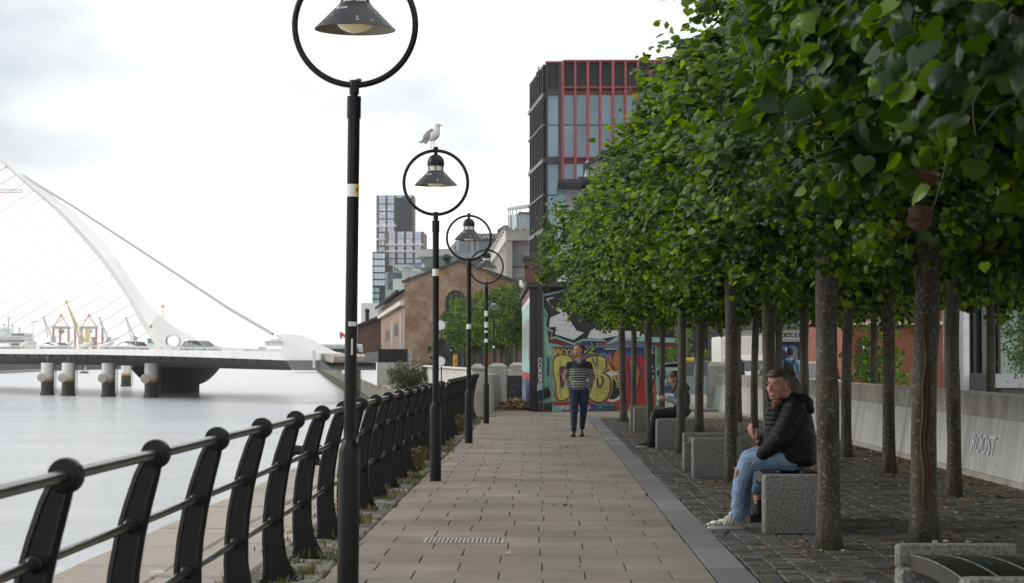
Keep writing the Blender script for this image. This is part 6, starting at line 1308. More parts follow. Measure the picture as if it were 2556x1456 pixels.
def trunk_mesh(name, r0, h, top, lean=(0, 0), seed=0, limbs=12, hx=1.1, hy=3.4):
    rg = random.Random(seed); p = MB(); n = 16; pts = []; rad = []
    for i in range(n + 1):
        t_ = i / n; z = top * t_ - .06 * (1 - t_); pts.append((lean[0] * t_ + .012 * math.sin(t_ * 9 + seed), lean[1] * t_ + .012 * math.cos(t_ * 7 + seed), z))
        rad.append(r0 * (1.22 - .35 * min(1, t_ * 9)) * (1 - .0 * t_) if t_ < .11 else r0 * (.90 - .55 * max(0, t_ - .4)) * (1 + .04 * math.sin(t_ * 30 + seed)))
    p.tube(pts, rad, 16)
    for k in range(limbs):
        z = h + (top - h) * rg.uniform(0, .85); t_ = z / top; b_ = Vector((lean[0] * t_, lean[1] * t_, z)); a = rg.uniform(0, 6.28)
        e = Vector((math.cos(a) * hx * rg.uniform(.6, .95), math.sin(a) * hy * rg.uniform(.6, .95), rg.uniform(.1, .7)))
        m_ = b_ + e * .5 + Vector((0, 0, .12)); p.tube([b_, m_, b_ + e], [r0 * .38, r0 * .24, .008], 7)
        for j in range(3):
            s_ = m_.lerp(b_ + e, rg.random()); d = Vector((rg.uniform(-.4, .4), rg.uniform(-.4, .4), rg.uniform(-.25, .35))); p.tube([s_, s_ + d], [.012, .003], 5)
    me = p.mesh(name, True)
    # uneven bark
    for v in me.vertices:
        q_ = v.co; d = mnoise.noise(Vector((q_.x * 9, q_.y * 9, q_.z * 2.2))) * .010
        if q_.z < top * .6: r_ = Vector((q_.x - lean[0] * q_.z / top, q_.y, 0)); 
        else: continue
        if r_.length > .02: v.co = q_ + r_.normalized() * d
    me.shade_smooth(); return me
# near crowns have more, finer leaves; three variants of each
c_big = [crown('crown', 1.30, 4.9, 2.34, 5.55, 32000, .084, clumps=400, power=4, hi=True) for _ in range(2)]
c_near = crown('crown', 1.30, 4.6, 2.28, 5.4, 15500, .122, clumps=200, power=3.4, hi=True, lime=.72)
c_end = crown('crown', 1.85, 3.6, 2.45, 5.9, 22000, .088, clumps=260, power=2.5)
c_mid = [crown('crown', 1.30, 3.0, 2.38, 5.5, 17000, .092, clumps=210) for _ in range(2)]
trunks = [trunk_mesh('trunk', .10, 2.4, 5.0, lean=l_, seed=s_) for l_, s_ in (((.03, .02), 1), ((-.10, .03), 2), ((.07, -.03), 3))]
thin_tr = [trunk_mesh('trunk', .082, 2.4, 5.0, lean=l_, seed=s_) for l_, s_ in (((-.04, .02), 4), ((.05, .03), 5))]
def tree(label, x, y, crown_me, trunk_me, rz=0.0, s=1.0, cs=(1, 1, 1), group='lime trees in rows beside the path', z=0, crz=None, tr=1.0, top=5.55):
    t_ = thing('lime_tree', label, 'tree', (x, y, z), group)
    o = link('trunk', trunk_me, bark_m, t_, local=True); o.rotation_euler = (0, 0, rz); o.scale = (tr, tr, 1)
    if not trunk_me.materials: trunk_me.materials.append(bark_m)
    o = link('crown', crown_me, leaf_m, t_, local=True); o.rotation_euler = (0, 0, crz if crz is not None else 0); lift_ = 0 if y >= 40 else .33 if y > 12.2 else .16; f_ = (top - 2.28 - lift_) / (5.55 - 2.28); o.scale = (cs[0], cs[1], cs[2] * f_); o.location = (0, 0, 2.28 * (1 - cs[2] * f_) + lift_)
    return t_
PI = math.pi
T1 = tree('lime tree with the pale spotted trunk, directly in front of the seated man', 2.34, 8.09, c_big[0], trunks[0], tr=1.02, cs=(.88, .96, 1), top=4.55)
T0 = tree('nearest lime tree, only its big leaves showing at the top right corner', 2.45, 3.9, c_near, trunks[1], cs=(.88, .95, 1), top=4.9)
tree('lime tree whose slim trunk stands between the seated man and the empty bench', 2.41, 12.5, c_big[1], thin_tr[0], crz=PI, cs=(.96, 1, 1), top=4.9)
tree('lime tree whose trunk crosses the young woman with the phone', 2.30, 16.35, c_big[0], thin_tr[1], crz=PI, tr=.95, top=4.95, cs=(.95, 1, 1))
tree('leaning lime tree just beyond the bench of the young woman with the phone', 2.25, 20.5, c_big[1], trunks[1], cs=(1.0, 1, 1), tr=.85, top=5.1)
tree('last front row lime tree, its crown spreading left over the painted wall', 2.05, 24.8, c_end, trunks[1], cs=(1, 1, 1), tr=.95, top=5.4)
tree('slim lime tree behind the farthest bench, against the yellow graffiti', 2.52, 26.9, c_mid[1], thin_tr[0], cs=(1.05, .9, 1), top=5.3)
tree('mossy brown trunked lime tree right of the graffiti, behind the farthest bench', 3.08, 25.4, c_mid[0], thin_tr[1])
T8 = tree('nearest full trunk, a lime tree with a long open wound in its bark', 3.27, 8.45, c_mid[0], trunks[2], tr=1.2)
tree('lime tree directly behind the head of the seated man', 3.02, 13.1, c_big[0], trunks[0], tr=.98, cs=(.9, .8, 1))
tree('second row lime tree hidden behind the slim trunk left of the seated man', 3.30, 17.1, c_mid[1], trunks[0], tr=.9)
tree('broad lime trunk just right of the young woman with the phone', 3.40, 21.3, c_big[1], trunks[2], crz=PI, tr=1.0, cs=(.9, .8, 1))
tree('unseen footed second row lime tree whose leaves fill the upper right of the photo', 3.6, 4.4, c_mid[1], trunks[0], crz=PI)
for i, (x, y, lab) in enumerate([(4.67, 11.2, 'dark lime trunk in front of the white lettered part of the wall'), (4.77, 13.5, 'dark lime trunk left of the wounded trunk, in the wall side row'), (4.88, 15.8, 'lime tree half hidden behind the spotted front trunk'), (4.85, 18.2, 'wall side lime tree right of the man with the blue hoodie'), (4.92, 20.4, 'wall side lime tree behind the trunk that rises over the seated man'), (4.85, 22.5, 'wall side lime tree with a wire tied round its trunk'), (4.9, 24.6, 'farthest wall side lime tree, behind the slim front trunk'), (4.9, 8.9, 'wall side lime tree just outside the right edge, its leaves hanging in at the right'), (4.9, 6.6, 'wall side lime tree beyond the right edge whose crown darkens the top right')]):
    tree(lab, x, y, c_mid[i % 2], (trunks[0], thin_tr[0], trunks[2])[i % 3], crz=PI * (i % 3), cs=(1, .95, 1), tr=(1.0, 1.15)[i % 2] if i % 3 == 1 else .9)
for i, (x, y) in enumerate(((4.85, 4.4), (7.6, 7.5), (7.4, 10.3))): tree(('added unseen wall side lime tree whose crown shades the right side', 'added tree beyond the wall whose crown shades the right edge', 'added tree beyond the wall shading the right side above the birch')[i], x, y, c_mid[i % 2], trunks[i % 3], crz=i, cs=(1.05, 1.2, 1))  # trees added mostly out of view to darken the right side
# darker row beyond the wall
for i, (x, y, lab) in enumerate([(7.4, 16.2, 'tree beyond the granite wall, right of the glass building'), (8.3, 13.0, 'tree beyond the wall at the right edge of the photo'), (7.1, 21.0, 'bushy tree beyond the wall in front of the brick house'), (7.6, 26.5, 'tree beyond the wall left of the dark street lamp')]):
    tree(lab, x, y, c_mid[(i + 1) % 2], thin_tr[i % 2], crz=PI * (i % 2), group='trees beyond the granite wall', cs=(1.1, 1.2, 1), z=.0)
# bark wound
wm_ = M('bare_wood', (.13, .075, .045), rough=.8, col2=(.035, .022, .015), scale=4, stretch=(3, 3, .5), bump=.8, bscale=16)
p = MB(); bx_, by_ = 3.27, 8.45; r_ = .098
for (a0, a1, zz0, zz1, th_) in ((-1.95, -1.5, .02, 1.95, .022), (-1.45, -1.25, .3, 1.5, .016)):
    n = 26; vs = []
    for k in range(n + 1):
        z = zz0 + (zz1 - zz0) * k / n; wob = .10 * math.sin(z * 5) + .06 * math.sin(z * 13); e = max(0, math.sin(math.pi * k / n)) ** .5
        for j, a in enumerate((a0 + wob, a0 + wob + .1, (a0 + a1) / 2 + wob, a1 + wob - .1, a1 + wob)):
            rr = r_ + (0.006, th_, .007, th_ * .8, .006)[j] * e + .015 * max(0, .25 - z) * 3; vs.append((bx_ + .022 * z / 5 * 3 + math.cos(a) * rr * 1.14, by_ - .01 + math.sin(a) * rr * 1.14, z))
    p.add(vs, [(k * 5 + j, k * 5 + j + 1, k * 5 + 6 + j, k * 5 + 5 + j) for k in range(n) for j in range(4)])
p.build('bark_wound', wm_, T8, smooth=70, fix=False)
# hanging dead leaves of the nearest tree
dead = attr_mat('dead_leaf', [(0, (.045, .013, .008)), (1, (.085, .026, .014))], rough=.6, bump=0, trans=.1)
a = [P(2300, 565, 3.6), P(2335, 470, 3.6), P(2322, 415, 3.6), P(2275, 655, 3.6), P(2345, 500, 3.65)]
def dry_leaf(p, c, sz, rot, curl, seed):
    """crinkled lobed leaf hung by its stalk"""
    rg = random.Random(seed); E_ = Euler(rot).to_matrix(); nr_, na = 5, 22; vs = [(0, 0, 0)]
    for i in range(1, nr_ + 1):
        for j in range(na):
            a = 2 * PI * j / na; rr = (.5 + .10 * abs(math.sin(a * 2.5 + .6)) + .05 * rg.random()) * i / nr_; x, y = rr * math.sin(a), -.42 + rr * -math.cos(a) * .95; vs.append((x, y, curl * x * x + .06 * math.sin(a * 5) * i / nr_ + .03 * rg.uniform(-1, 1)))
    vs[0] = (0, -.42, 0); vs = [E_ @ Vector((x * sz, z * sz, y * sz)) + Vector(c) for x, y, z in vs]
    fs = [(0, 1 + (j + 1) % na, 1 + j) for j in range(na)] + [(1 + i * na + j, 1 + i * na + (j + 1) % na, 1 + (i + 1) * na + (j + 1) % na, 1 + (i + 1) * na + j) for i in range(nr_ - 1) for j in range(na)]
    p.add(vs, fs)
gt_ = M('green_twig', (.06, .065, .02), rough=.6); rg = random.Random(31)
for T_, n_, x0_, x1_, y0_, y1_ in ((T0, 14, 1.15, 1.5, -3.6, 4), (T1, 18, 1.0, 1.4, -4, 4)):
    cx_, cy_ = T_.location.x, T_.location.y
    for k in range(n_):
        p = MB(); a = Vector((rg.uniform(x0_ + .25, x1_ + .3), cy_ + rg.uniform(y0_, y1_), rg.uniform(2.3, 4.4))); d = Vector((-rg.uniform(.25, .5), rg.uniform(-.5, .3), rg.uniform(-.3, .25))); p.tube([a, a + d * .4 + Vector((0, 0, .03)), a + d * .8, a + d + Vector((0, 0, -.06))], [.005, .004, .003, .0015], 5); p.build('twig', gt_, T_)
dl = M('dry_brown_leaf', (.095, .034, .010), rough=.6, col2=(.028, .010, .004), scale=26, detail=6)
for c, sz, rot, curl, sd_ in ((P(2314, 520, 3.6), .092, (.35, .15, .3), .9, 1), (P(2344, 440, 3.6), .05, (.5, -.55, 1.45), 4.5, 2)):
    p = MB(); dry_leaf(p, c, sz, rot, curl, sd_); o = p.build('dead_leaf', dl, T0, smooth=70, fix=False); MODE[o.name] = 'C'
def curve(pts, n=5):
    pts = [Vector(q_) for q_ in pts]; pts = [pts[0]] + pts + [pts[-1]]; o = []
    for i in range(1, len(pts) - 2):
        for j in range(n):
            t_ = j / n; a, b_, c_, d_ = pts[i - 1:i + 3]; o.append(.5 * ((2 * b_) + (c_ - a) * t_ + (2 * a - 5 * b_ + 4 * c_ - d_) * t_ * t_ + (3 * b_ - a - 3 * c_ + d_) * t_ ** 3))
    return o + [pts[-1]]
p = MB(); p.tube(curve([P(2345, 360, 3.6), P(2335, 430, 3.6), P(2312, 510, 3.6), P(2304, 530, 3.6)]), .0018, 5); p.tube(curve([P(2420, 60, 3.3), P(2425, 150, 3.4), P(2440, 210, 3.6), P(2405, 270, 3.6), P(2410, 350, 3.6)]), .0025, 6); MODE[p.build('twig', gt_, T0).name] = 'C'
# far trees beyond the bend
grp = 'trees beyond the bend of the quay'
for i, (px, Y, s_, lab) in enumerate([(1158, 54, 1.0, 'leftmost tree of the far row, against the brick warehouse'), (1196, 51, 1.05, 'second tree of the far row behind the third lamp post'), (1232, 48, 1.05, 'third tree of the far row behind the fourth lamp post'), (1262, 46, 1.0, 'fourth tree of the far row behind the black gate'), (1290, 44, 1.0, 'rightmost tree of the far row beside the painted building')]):
    x = P(px, 900, Y).x; tree(lab, x, Y, c_mid[i % 2], trunks[i % 3], crz=(i % 2) * PI, cs=(s_ * .8, s_ * .7, 1), group=grp, tr=1.3, top=4.75)
for i, (px, Y) in enumerate(((1172, 60), (1212, 57), (1250, 55), (1285, 53))):
    x = P(px, 900, Y).x; tree(['tree standing behind the leftmost far tree', 'tree standing behind the second far tree', 'tree standing behind the third far tree', 'tree standing behind the two rightmost far trees'][i], x, Y, c_mid[(i + 1) % 2], trunks[i % 3], crz=(i % 2) * PI, cs=(.85, .7, 1), group=grp, tr=1.2, top=4.7)
# buddleia bush on the quay edge
bmesh_ = crown('foliage', .98, .8, .0, 1.25, 4200, .085, power=2.2, clumps=70, edge=.35, droop=.1)
bc_ = P(1026, 960, 52); bush_m = attr_mat('grey_green_leaves', [(0, (.04, .055, .03)), (.5, (.075, .10, .05)), (.9, (.12, .14, .08)), (1, (.16, .07, .10))], rough=.6, bump=0, trans=.2)
t_ = thing('buddleia_bush', 'straggly grey green bush growing on the quay beyond the railing', 'bush', (bc_.x, 52, 0)); o = link('foliage', bmesh_, bush_m, t_, local=True)
p = MB(); rg = random.Random(2)
for k in range(16): a = rg.uniform(0, 6.28); p.tube([(bc_.x, 52, -.05), (bc_.x + math.cos(a) * .5, 52 + math.sin(a) * .4, .8), (bc_.x + math.cos(a) * 1.25, 52 + math.sin(a) * .8, rg.uniform(.9, 1.5))], [.02, .012, .004], 5)
p.build('stem', bark_m, t_)
# weeds growing by the rail (a clump of docks)
for i, (px, py, hgt, lab) in enumerate(((1030, 1176, .34, 'rusty brown dock plant at the rail foot behind the second lamp post'), (2, 2, 0, ''), (1152, 1082, .4, 'green weed at the rail foot between the second and third lamp posts'), (2, 2, 0, ''))):
    if not hgt: continue
    q_ = PG(px, py); q_.x = -1.72; q_.y = 3793 / (py - 899); t_ = thing('wild_plant', lab, 'weed', (q_.x, q_.y, 0), 'weeds at the rail foot'); k = 260
    h_ = nr.uniform(0, hgt, k); a = nr.uniform(0, 6.28, k); r_ = nr.uniform(0, .16, k) * (h_ / hgt * .7 + .3)
    pos = np.stack([q_.x + np.cos(a) * r_, q_.y + np.sin(a) * r_, h_], 1); tip = np.stack([np.cos(a), np.sin(a), nr.uniform(-.2, 1, k)], 1); nm = nr.normal(size=(k, 3)) * .5 + np.array([0, 0, 1])
    link('foliage', leaves('foliage', pos, tip, nm, nr.uniform(.015, .045, k), nr.uniform(0, .5, k) if i else nr.uniform(.4, 1, k)), weed_m, t_)
    p = MB()
    for j in range(14): a = j * .45; p.tube([(q_.x, q_.y, 0), (q_.x + math.cos(a) * .05, q_.y + math.sin(a) * .05, hgt * .5), (q_.x + math.cos(a) * .12, q_.y + math.sin(a) * .12, hgt * (.7 + .4 * (j % 3) / 3))], [.004, .003, .0015], 4)
    p.build('stem', M('dry_stem', (.16, .09, .04)), t_)

# ================================================================== beyond the wall on the right
Yv = 38.0
def house(): pass
# red brick house
Yh = 35.0; f = lambda px, py: P(px, py, Yh); xa, xb = f(2124, 800).x, f(2353, 800).x
t_ = thing('red_brick_house', 'red brick house with a narrow arched window and stone string course beyond the wall', 'house', ((xa + xb) / 2, 38, 0)); rbk = brick('bright_red_brick', (.33, .105, .06), (.27, .08, .047), (.32, .19, .14), 'xz', bw=.23, bh=.08, stain=(.85, .8, .78))
p = MB(); p.box(((xa + xb) / 2, Yh + 3, -.05), (xb - xa, 6, 7.2)); p.build('wall', rbk, t_); p = MB(); p.box(((xa + xb) / 2, Yh + 3, 7.15), (xb - xa + .5, 6.4, .35)); p.build('roof', dslate, t_)
p = MB(); p.box(((xa + xb) / 2, Yh - .06, f(2200, 811).z), (xb - xa + .1, .14, .12)); p.build('string_course', cream, t_)
a, b_ = f(2137, 925), f(2153, 850); xw = (a.x + b_.x) / 2; hw = (b_.x - a.x) / 2; p = MB(); p.prism([(xw - hw, Yh - .02, a.z), (xw + hw, Yh - .02, a.z)] + [(xw + hw * math.cos(q_), Yh - .02, b_.z + hw * math.sin(q_)) for q_ in [PI * k / 8 for k in range(9)]], (0, -.02, 0)); wn_ = p.build('window', M('window_brown', (.09, .04, .035), rough=.3), t_)
p = MB(); p.box((xw + hw + .02, Yh - .05, a.z), (.07, .06, b_.z - a.z)); p.build('frame', white_paint, wn_); p = MB(); p.box((xw, Yh - .08, a.z - .1), (hw * 2 + .16, .16, .1)); p.build('sill', cream, wn_)
p = MB(); p.box((f(2320, 900).x, Yh - .3, -.05), (.16, .16, 5.5)); 
for z in (1.2, 2.2): p.box((f(2320, 900).x, Yh - .3, z), (.2, .2, .05))
tag(p.build('grey_pole', M('pole_grey', (.36, .38, .39), rough=.5)), 'pale grey metal pole standing in front of the red brick house', 'pole')
# dark street lamp
q_ = P(2118, 900, 30); t_ = thing('street_lamp', 'slender dark traditional lamp post beyond the wall in front of the brick house', 'street lamp', (q_.x, 30, 0)); p = MB(); p.lathe([(.17, 0), (.17, 1.02), (.12, 1.1), (.10, 1.25), (.075, 1.3), (.055, 4.8)], (q_.x, 30, 0), 14); p.build('pole', black_paint, t_, smooth=40)
p = MB(); p.lathe([(.1, 4.8), (.2, 5.2), (.05, 5.4)], (q_.x, 30, 0), 8); p.build('lantern', black_paint, t_)
# glass building at the right
Yg = 27.0; f = lambda px, py: P(px, py, Yg); xa, xb = f(2396, 800).x, 19.0
t_ = thing('glass_pavilion', 'pale green glass shop front on a white plinth at the right edge', 'building', (14, 29, 0)); gg = M('green_shop_glass', (.30, .42, .36), rough=.1, col2=(.22, .34, .29), scale=.7)
p = MB(); p.box(((xa + xb) / 2, Yg + .7, -.05), (xb - xa, .9, 6.5)); p.build('wall', dint, t_)
p = MB(); a, b_ = f(2396, 900).x, f(2411, 900).x; p.box(((a + b_) / 2, Yg, -.05), (b_ - a, .4, 6.6)); p.build('white_column', white_paint, t_); p = MB(); p.box((xb, Yg, -.05), (.4, .4, 6.6)); p.build('white_column', white_paint, t_)
a = f(2491, 900).x; p = MB(); p.box(((a + xb) / 2, Yg + .1, f(2500, 934).z), (xb - a, .1, 5)); p.build('glazing', gg, t_); p = MB(); a2 = f(2432, 900).x; p.box(((a2 + a) / 2, Yg + .15, f(2500, 934).z), (a - a2 - .5, .08, 5)); p.build('glazing', dark_glass, t_)
p = MB(); 
for px in (2430, 2491, 2560): p.box((f(px, 900).x, Yg + .02, .5), (.07, .16, 5.4))
p.build('mullion', dfr, t_); p = MB(); a = f(2424, 900).x; p.box(((a + xb) / 2, Yg - .4, f(2500, 966).z), (xb - a, .9, f(2500, 933).z - f(2500, 966).z)); p.box(((a + xb) / 2 + .3, Yg - .2, -.05), (xb - a - .6, .5, f(2500, 967).z + .05)); p.build('plinth', M('white_plinth', (.55, .56, .58), rough=.6), t_)
text_at('window_lettering', 'CAFE BAR', .12, M('red_letters', (.45, .15, .08)), t_, (f(2527, 832).x, Yg + .03, f(2527, 832).z)); 
p = MB(); p.box((f(2417, 950).x, Yg - .8, -.05), (.5, .6, f(2417, 931).z + .05)); 
for k in range(8): p.box((f(2397 + k * 5.3, 950).x, Yg - 1.12, 0), (.03, .05, f(2417, 932).z))
tag(p.build('grey_cabinet', M('cabinet_grey', (.14, .14, .145), rough=.6)), 'grey ribbed metal cabinet behind the wall beside the white plinth', 'cabinet')
# willowy branch in front
t_ = thing('young_birch', 'young fine leaved tree at the right edge before the glass building', 'tree', (P(2570, 900, 20).x, 20, 0)); q_ = P(2558, 860, 20)
me = crown('crown', .62, .6, 1.55, 3.6, 2600, .055, power=2, clumps=60, edge=.3, droop=.9); o = link('crown', me, attr_mat('birch_leaves', [(0, (.06, .11, .03)), (1, (.15, .22, .07))], rough=.5, bump=0, trans=.25), t_, local=True); p = MB(); p.tube([(t_.location.x, 20, 0), (t_.location.x + .05, 20, 2.6)], [.05, .02], 8); p.build('trunk', bark_m, t_)
# sapling with big leaves behind the wall
q_ = P(2190, 930, 24); t_ = thing('sapling', 'leafy green sapling growing behind the wall in front of the brick house', 'sapling', (q_.x, 24, 0)); me = crown('foliage', .62, .5, .85, 2.25, 900, .10, power=2, clumps=36, edge=.45, droop=.1); o = link('foliage', me, attr_mat('fresh_leaves', [(0, (.05, .10, .02)), (1, (.16, .27, .04))], rough=.4, bump=0, trans=.3), t_, local=True); p = MB(); p.tube([(q_.x, 24, 0), (q_.x, 24, 1.9)], [.03, .01], 6); p.build('stem', bark_m, t_)
# ivy hedge
q_ = P(2102, 880, 42); t_ = MB(); me = crown('ivy_hedge', .9, .9, 0, 6.2, 4200, .12, power=5, clumps=160, edge=.08); o = link('ivy_hedge', me, leaf_m, None, local=True); o.location = (q_.x, 43, 0); tag(o, 'tall dark ivy covered hedge between the pub and the brick house', 'hedge')
p = MB(); a = P(2094, 930, 40); b_ = P(2124, 930, 40); p.box(((a.x + b_.x) / 2, 40, 0), (b_.x - a.x + .3, .2, P(2100, 924, 40).z)); 
for k in range(7): p.box((a.x + (b_.x - a.x) * k / 6, 39.88, 0), (.03, .04, P(2100, 924, 40).z - .02))
tag(p.build('grey_fence', M('fence_grey', (.23, .23, .225), rough=.8)), 'short grey ribbed fence at the foot of the ivy hedge', 'fence')
# pub
Yp = 60.0; f = lambda px, py: P(px, py, Yp); xa, xb = f(1936, 850).x, f(2040, 850).x; xb2_ = f(2052, 850).x
t_ = thing('corner_pub', 'dark blue tiled corner pub with a cream fascia board beyond the parked cars', 'pub', ((xa + xb) / 2, 64, 0)); tile = brick('navy_tiles', (.022, .028, .075), (.03, .038, .10), (.10, .10, .13), 'xz', bw=.3, bh=.1)
zs0, zs1 = f(1990, 853).z, f(1990, 818).z; p = MB(); p.prism([(xa - 3, Yp, -.05), (xb, Yp, -.05), (xb2_, Yp + 1.2, -.05), (xb2_, Yp + 8, -.05), (xa - 3, Yp + 8, -.05)], (0, 0, zs0 + .05)); p.build('ground_floor', tile, t_)
p = MB(); p.prism([(xa - 3, Yp + .3, zs0), (xb - .1, Yp + .3, zs0), (xb2_ - .1, Yp + 1.5, zs0), (xb2_ - .1, Yp + 8, zs0), (xa - 3, Yp + 8, zs0)], (0, 0, 5.5)); p.build('upper_floor', M('weathered_grey_render', (.22, .21, .20), rough=.9, col2=(.10, .09, .08), scale=1.2, detail=8), t_)
fb = M('cream_fascia', (.52, .51, .46), rough=.6); p = MB(); p.prism([(xa - 3, Yp - .12, zs0), (xb, Yp - .12, zs0), (xb2_ + .1, Yp + 1.1, zs0), (xb2_, Yp + 1.5, zs0), (xa - 3, Yp + .2, zs0)], (0, 0, zs1 - zs0)); fo = p.build('fascia_board', fb, t_)
nv = M('navy_letter', (.018, .022, .05), rough=.5)
text_at('lettering', 'DOCKERS', .36, nv, fo, (f(1981, 838).x, Yp - .13, f(1981, 838).z), ext=.01, sx=.86, sp=1.25, bold=.012); text_at('lettering', '5', .34, nv, fo, (f(2034, 838).x, Yp - .13, f(2034, 838).z), ext=.01, sx=.8, bold=.01)
p = MB(); 
for z in (zs0 + .08, zs1 - .13): p.box(((xa - 3 + xb) / 2, Yp - .13, z), (xb - xa + 2.9, .02, .035))
p.build('fascia_line', nv, fo); p = MB(); p.box(((xa - 3 + xb) / 2, Yp - .1, zs1), (xb - xa + 3.2, .4, .22)); p.build('fascia_cap', M('lead_cap', (.12, .125, .13)), t_)
for px in (1950, 1976, 2020): p = MB(); p.box((f(px, 870).x, Yp - .06, f(px, 875).z), (.42, .05, .28)); p.build('blue_panel', M('blue_panel', (.07, .14, .33)) if 'blue_panel' not in bpy.data.materials else bpy.data.materials['blue_panel'], t_)
p = MB(); p.box((f(1979, 900).x, Yp - .04, .4), (.5, .06, 1.9)); p.build('window', dark_glass, t_); p = MB(); p.box((f(2015, 900).x, Yp - .04, .0), (.45, .06, 2.3)); p.build('door', dint, t_); p = MB(); p.tube([(f(2028, 890).x, Yp - .1, f(2028, 910).z), (f(2028, 890).x, Yp - .1, f(2028, 880).z)], .05, 6); p.build('door_handle', cream, t_)
for px in (1961, 2027): p = MB(); p.ell((f(px, 873).x, Yp - .12, f(px, 874).z), (.09, .07, .16), 8, 6); p.build('wall_lamp', cream, t_)
p = MB(); p.box((f(2025, 797).x, Yp - .3, f(2025, 800).z), (.7, .5, .3), ch=.05); p.box((f(2025, 797).x, Yp - .3, f(2025, 780).z), (.5, .3, .3), ch=.05); p.build('awning', M('red_white', (.5, .06, .06)), t_)
# parking sign
q_ = P(1941, 880, 45); t_ = thing('street_sign', 'white and yellow street sign beside the head of the blue hooded person', 'sign', (q_.x, 45, 0)); p = MB(); p.box((q_.x + .02, 45, P(1941, 895, 45).z), (.36, .03, 1.02), ch=.01); p.build('plate', white_paint, t_); p = MB(); p.box((q_.x + .02, 44.97, P(1941, 894, 45).z), (.33, .02, .42)); p.build('yellow_panel', yellow_m, t_); text_at('lettering', 'RC', .17, black_paint, t_, (q_.x + .06, 44.95, P(1941, 882, 45).z)); p = MB(); p.tube([(q_.x - .08, 45.05, 0), (q_.x - .08, 45.05, P(1941, 852, 45).z)], .03, 6); p.build('pole', steel, t_); p = MB(); p.box((q_.x + .05, 44.97, P(1941, 860, 45).z), (.2, .02, .06)); p.build('red_bar', redp, t_)
# dark office wall behind the van, planter bush
Yd = 62.0; f = lambda px, py: P(px, py, Yd); t_ = thing('dark_office', 'dark grey stone and glass office front behind the white van', 'office building', (9, 66, 0)); p = MB(); p.box(((f(1640, 800).x + f(1905, 800).x) / 2, 66, -.05), (f(1905, 800).x - f(1640, 800).x, 8, 14)); p.build('wall', M('charcoal_front', (.04, .042, .045), rough=.4), t_)
for px, w2 in ((1640, .5), (1705, .35), (1778, .75), (1850, .4)): p = MB(); p.box((f(px, 800).x, 61.7, -.05), (w2, .6, 14)); p.build('pier', M('grey_stone_pier', (.16, .16, .155), rough=.8) if 'grey_stone_pier' not in bpy.data.materials else bpy.data.materials['grey_stone_pier'], t_)
p = MB(); p.box((f(1880, 815).x, 61.9, f(1880, 838).z), (1.5, .1, 3)); p.build('window', M('pale_teal_window', (.35, .45, .44), rough=.2), t_)
q_ = P(1767, 905, 42); t_ = thing('planter_bush', 'green bush with orange berries left of the concrete end pillar', 'bush', (q_.x, 42, 0)); me = crown('foliage', .55, .5, .5, 2.0, 1500, .075, power=2, clumps=40, edge=.3, droop=0); o = link('foliage', me, attr_mat('berry_leaves', [(0, (.04, .08, .02)), (.85, (.12, .18, .05)), (.97, (.14, .2, .05)), (1, (.5, .12, .02))], rough=.5, bump=0, trans=.2), t_, local=True); p = MB(); p.box((q_.x, 42, 0), (.9, .8, .6), ch=.03); p.build('planter', concrete, t_)
q_ = P(1662, 875, 46); t_ = thing('street_tree', 'small light green tree between the trunks left of the dark office', 'tree', (q_.x, 46, 0)); me = crown('crown', 1.0, .9, 1.2, 3.4, 1700, .10, power=2, clumps=60, edge=.3); link('crown', me, bpy.data.materials['fresh_leaves'], t_, local=True); p = MB(); p.tube([(q_.x, 46, 0), (q_.x, 46, 2.4)], [.07, .04], 8); p.build('trunk', bark_m, t_)
# kerbed road strip and steps seen left of the pillar
p = MB(); 
for k in range(3): p.box((P(1755, 990, 33).x, 32.0 + k * 1.3, 0), (2.2, .5, .06 + .10 * k), ch=.01)
tag(p.build('stone_steps', cream), 'pale stone steps left of the concrete end pillar', 'steps')
# vehicles
gm_ = M('taxi_white', (.70, .69, .66), rough=.3)
t_ = car('silver grey parked car with a yellow roof sign, behind the young woman with the phone', (P(1700, 930, 36).x, 36, .02), R(172), (.30, .32, .33), name='taxi', cat='taxi', group='cars parked beyond the wall'); p = MB(); p.box((-.3, 0, 1.49), (.3, .9, .13), ch=.03); p.build('roof_sign', yellow_m, t_, local=True)
car('white car with its windscreen to us, beside the dark lime trunk beyond the wall', (P(1995, 960, 33).x, 33, .0), R(-75), (.66, .66, .64), name='car', group='cars parked beyond the wall')
car('dark windowed white car further right beyond the wall, in front of the pub', (P(2045, 960, 37).x, 37, .0), R(-105), (.62, .63, .62), name='car', group='cars parked beyond the wall')
# white box van
q_ = P(1850, 920, Yv); t_ = thing('box_van', 'tall white box van parked beyond the wall, behind the blurred dark jacketed person', 'van', (q_.x, Yv, 0)); vx0, vx1 = P(1797, 900, Yv).x, P(1906, 900, Yv).x; vz = P(1850, 840, Yv).z; vw = M('van_white', (.80, .79, .76), rough=.35, col2=(.76, .75, .72))
p = MB(); p.box(((vx0 + vx1) / 2, Yv + 2.4, .55), (vx1 - vx0, 4.2, vz - .55), ch=.05); p.build('box_body', vw, t_, smooth=30)
p = MB(); cx_ = (P(1846, 900, Yv).x + vx1) / 2 - .1; p.prism([(cx_ - .95, Yv - 1.6, .4), (cx_ - .95, Yv + .3, .4), (cx_ - .95, Yv + .3, 1.75), (cx_ - .95, Yv - .35, 1.72), (cx_ - .95, Yv - .85, 1.12), (cx_ - .95, Yv - 1.6, .98)], (1.9, 0, 0)); p.build('cab', vw, t_)
p = MB(); p.sheet([(cx_ - .86, Yv - .865, 1.14), (cx_ + .86, Yv - .865, 1.14), (cx_ + .80, Yv - .39, 1.66), (cx_ - .80, Yv - .39, 1.66)]); p.build('windscreen', dark_glass, t_)
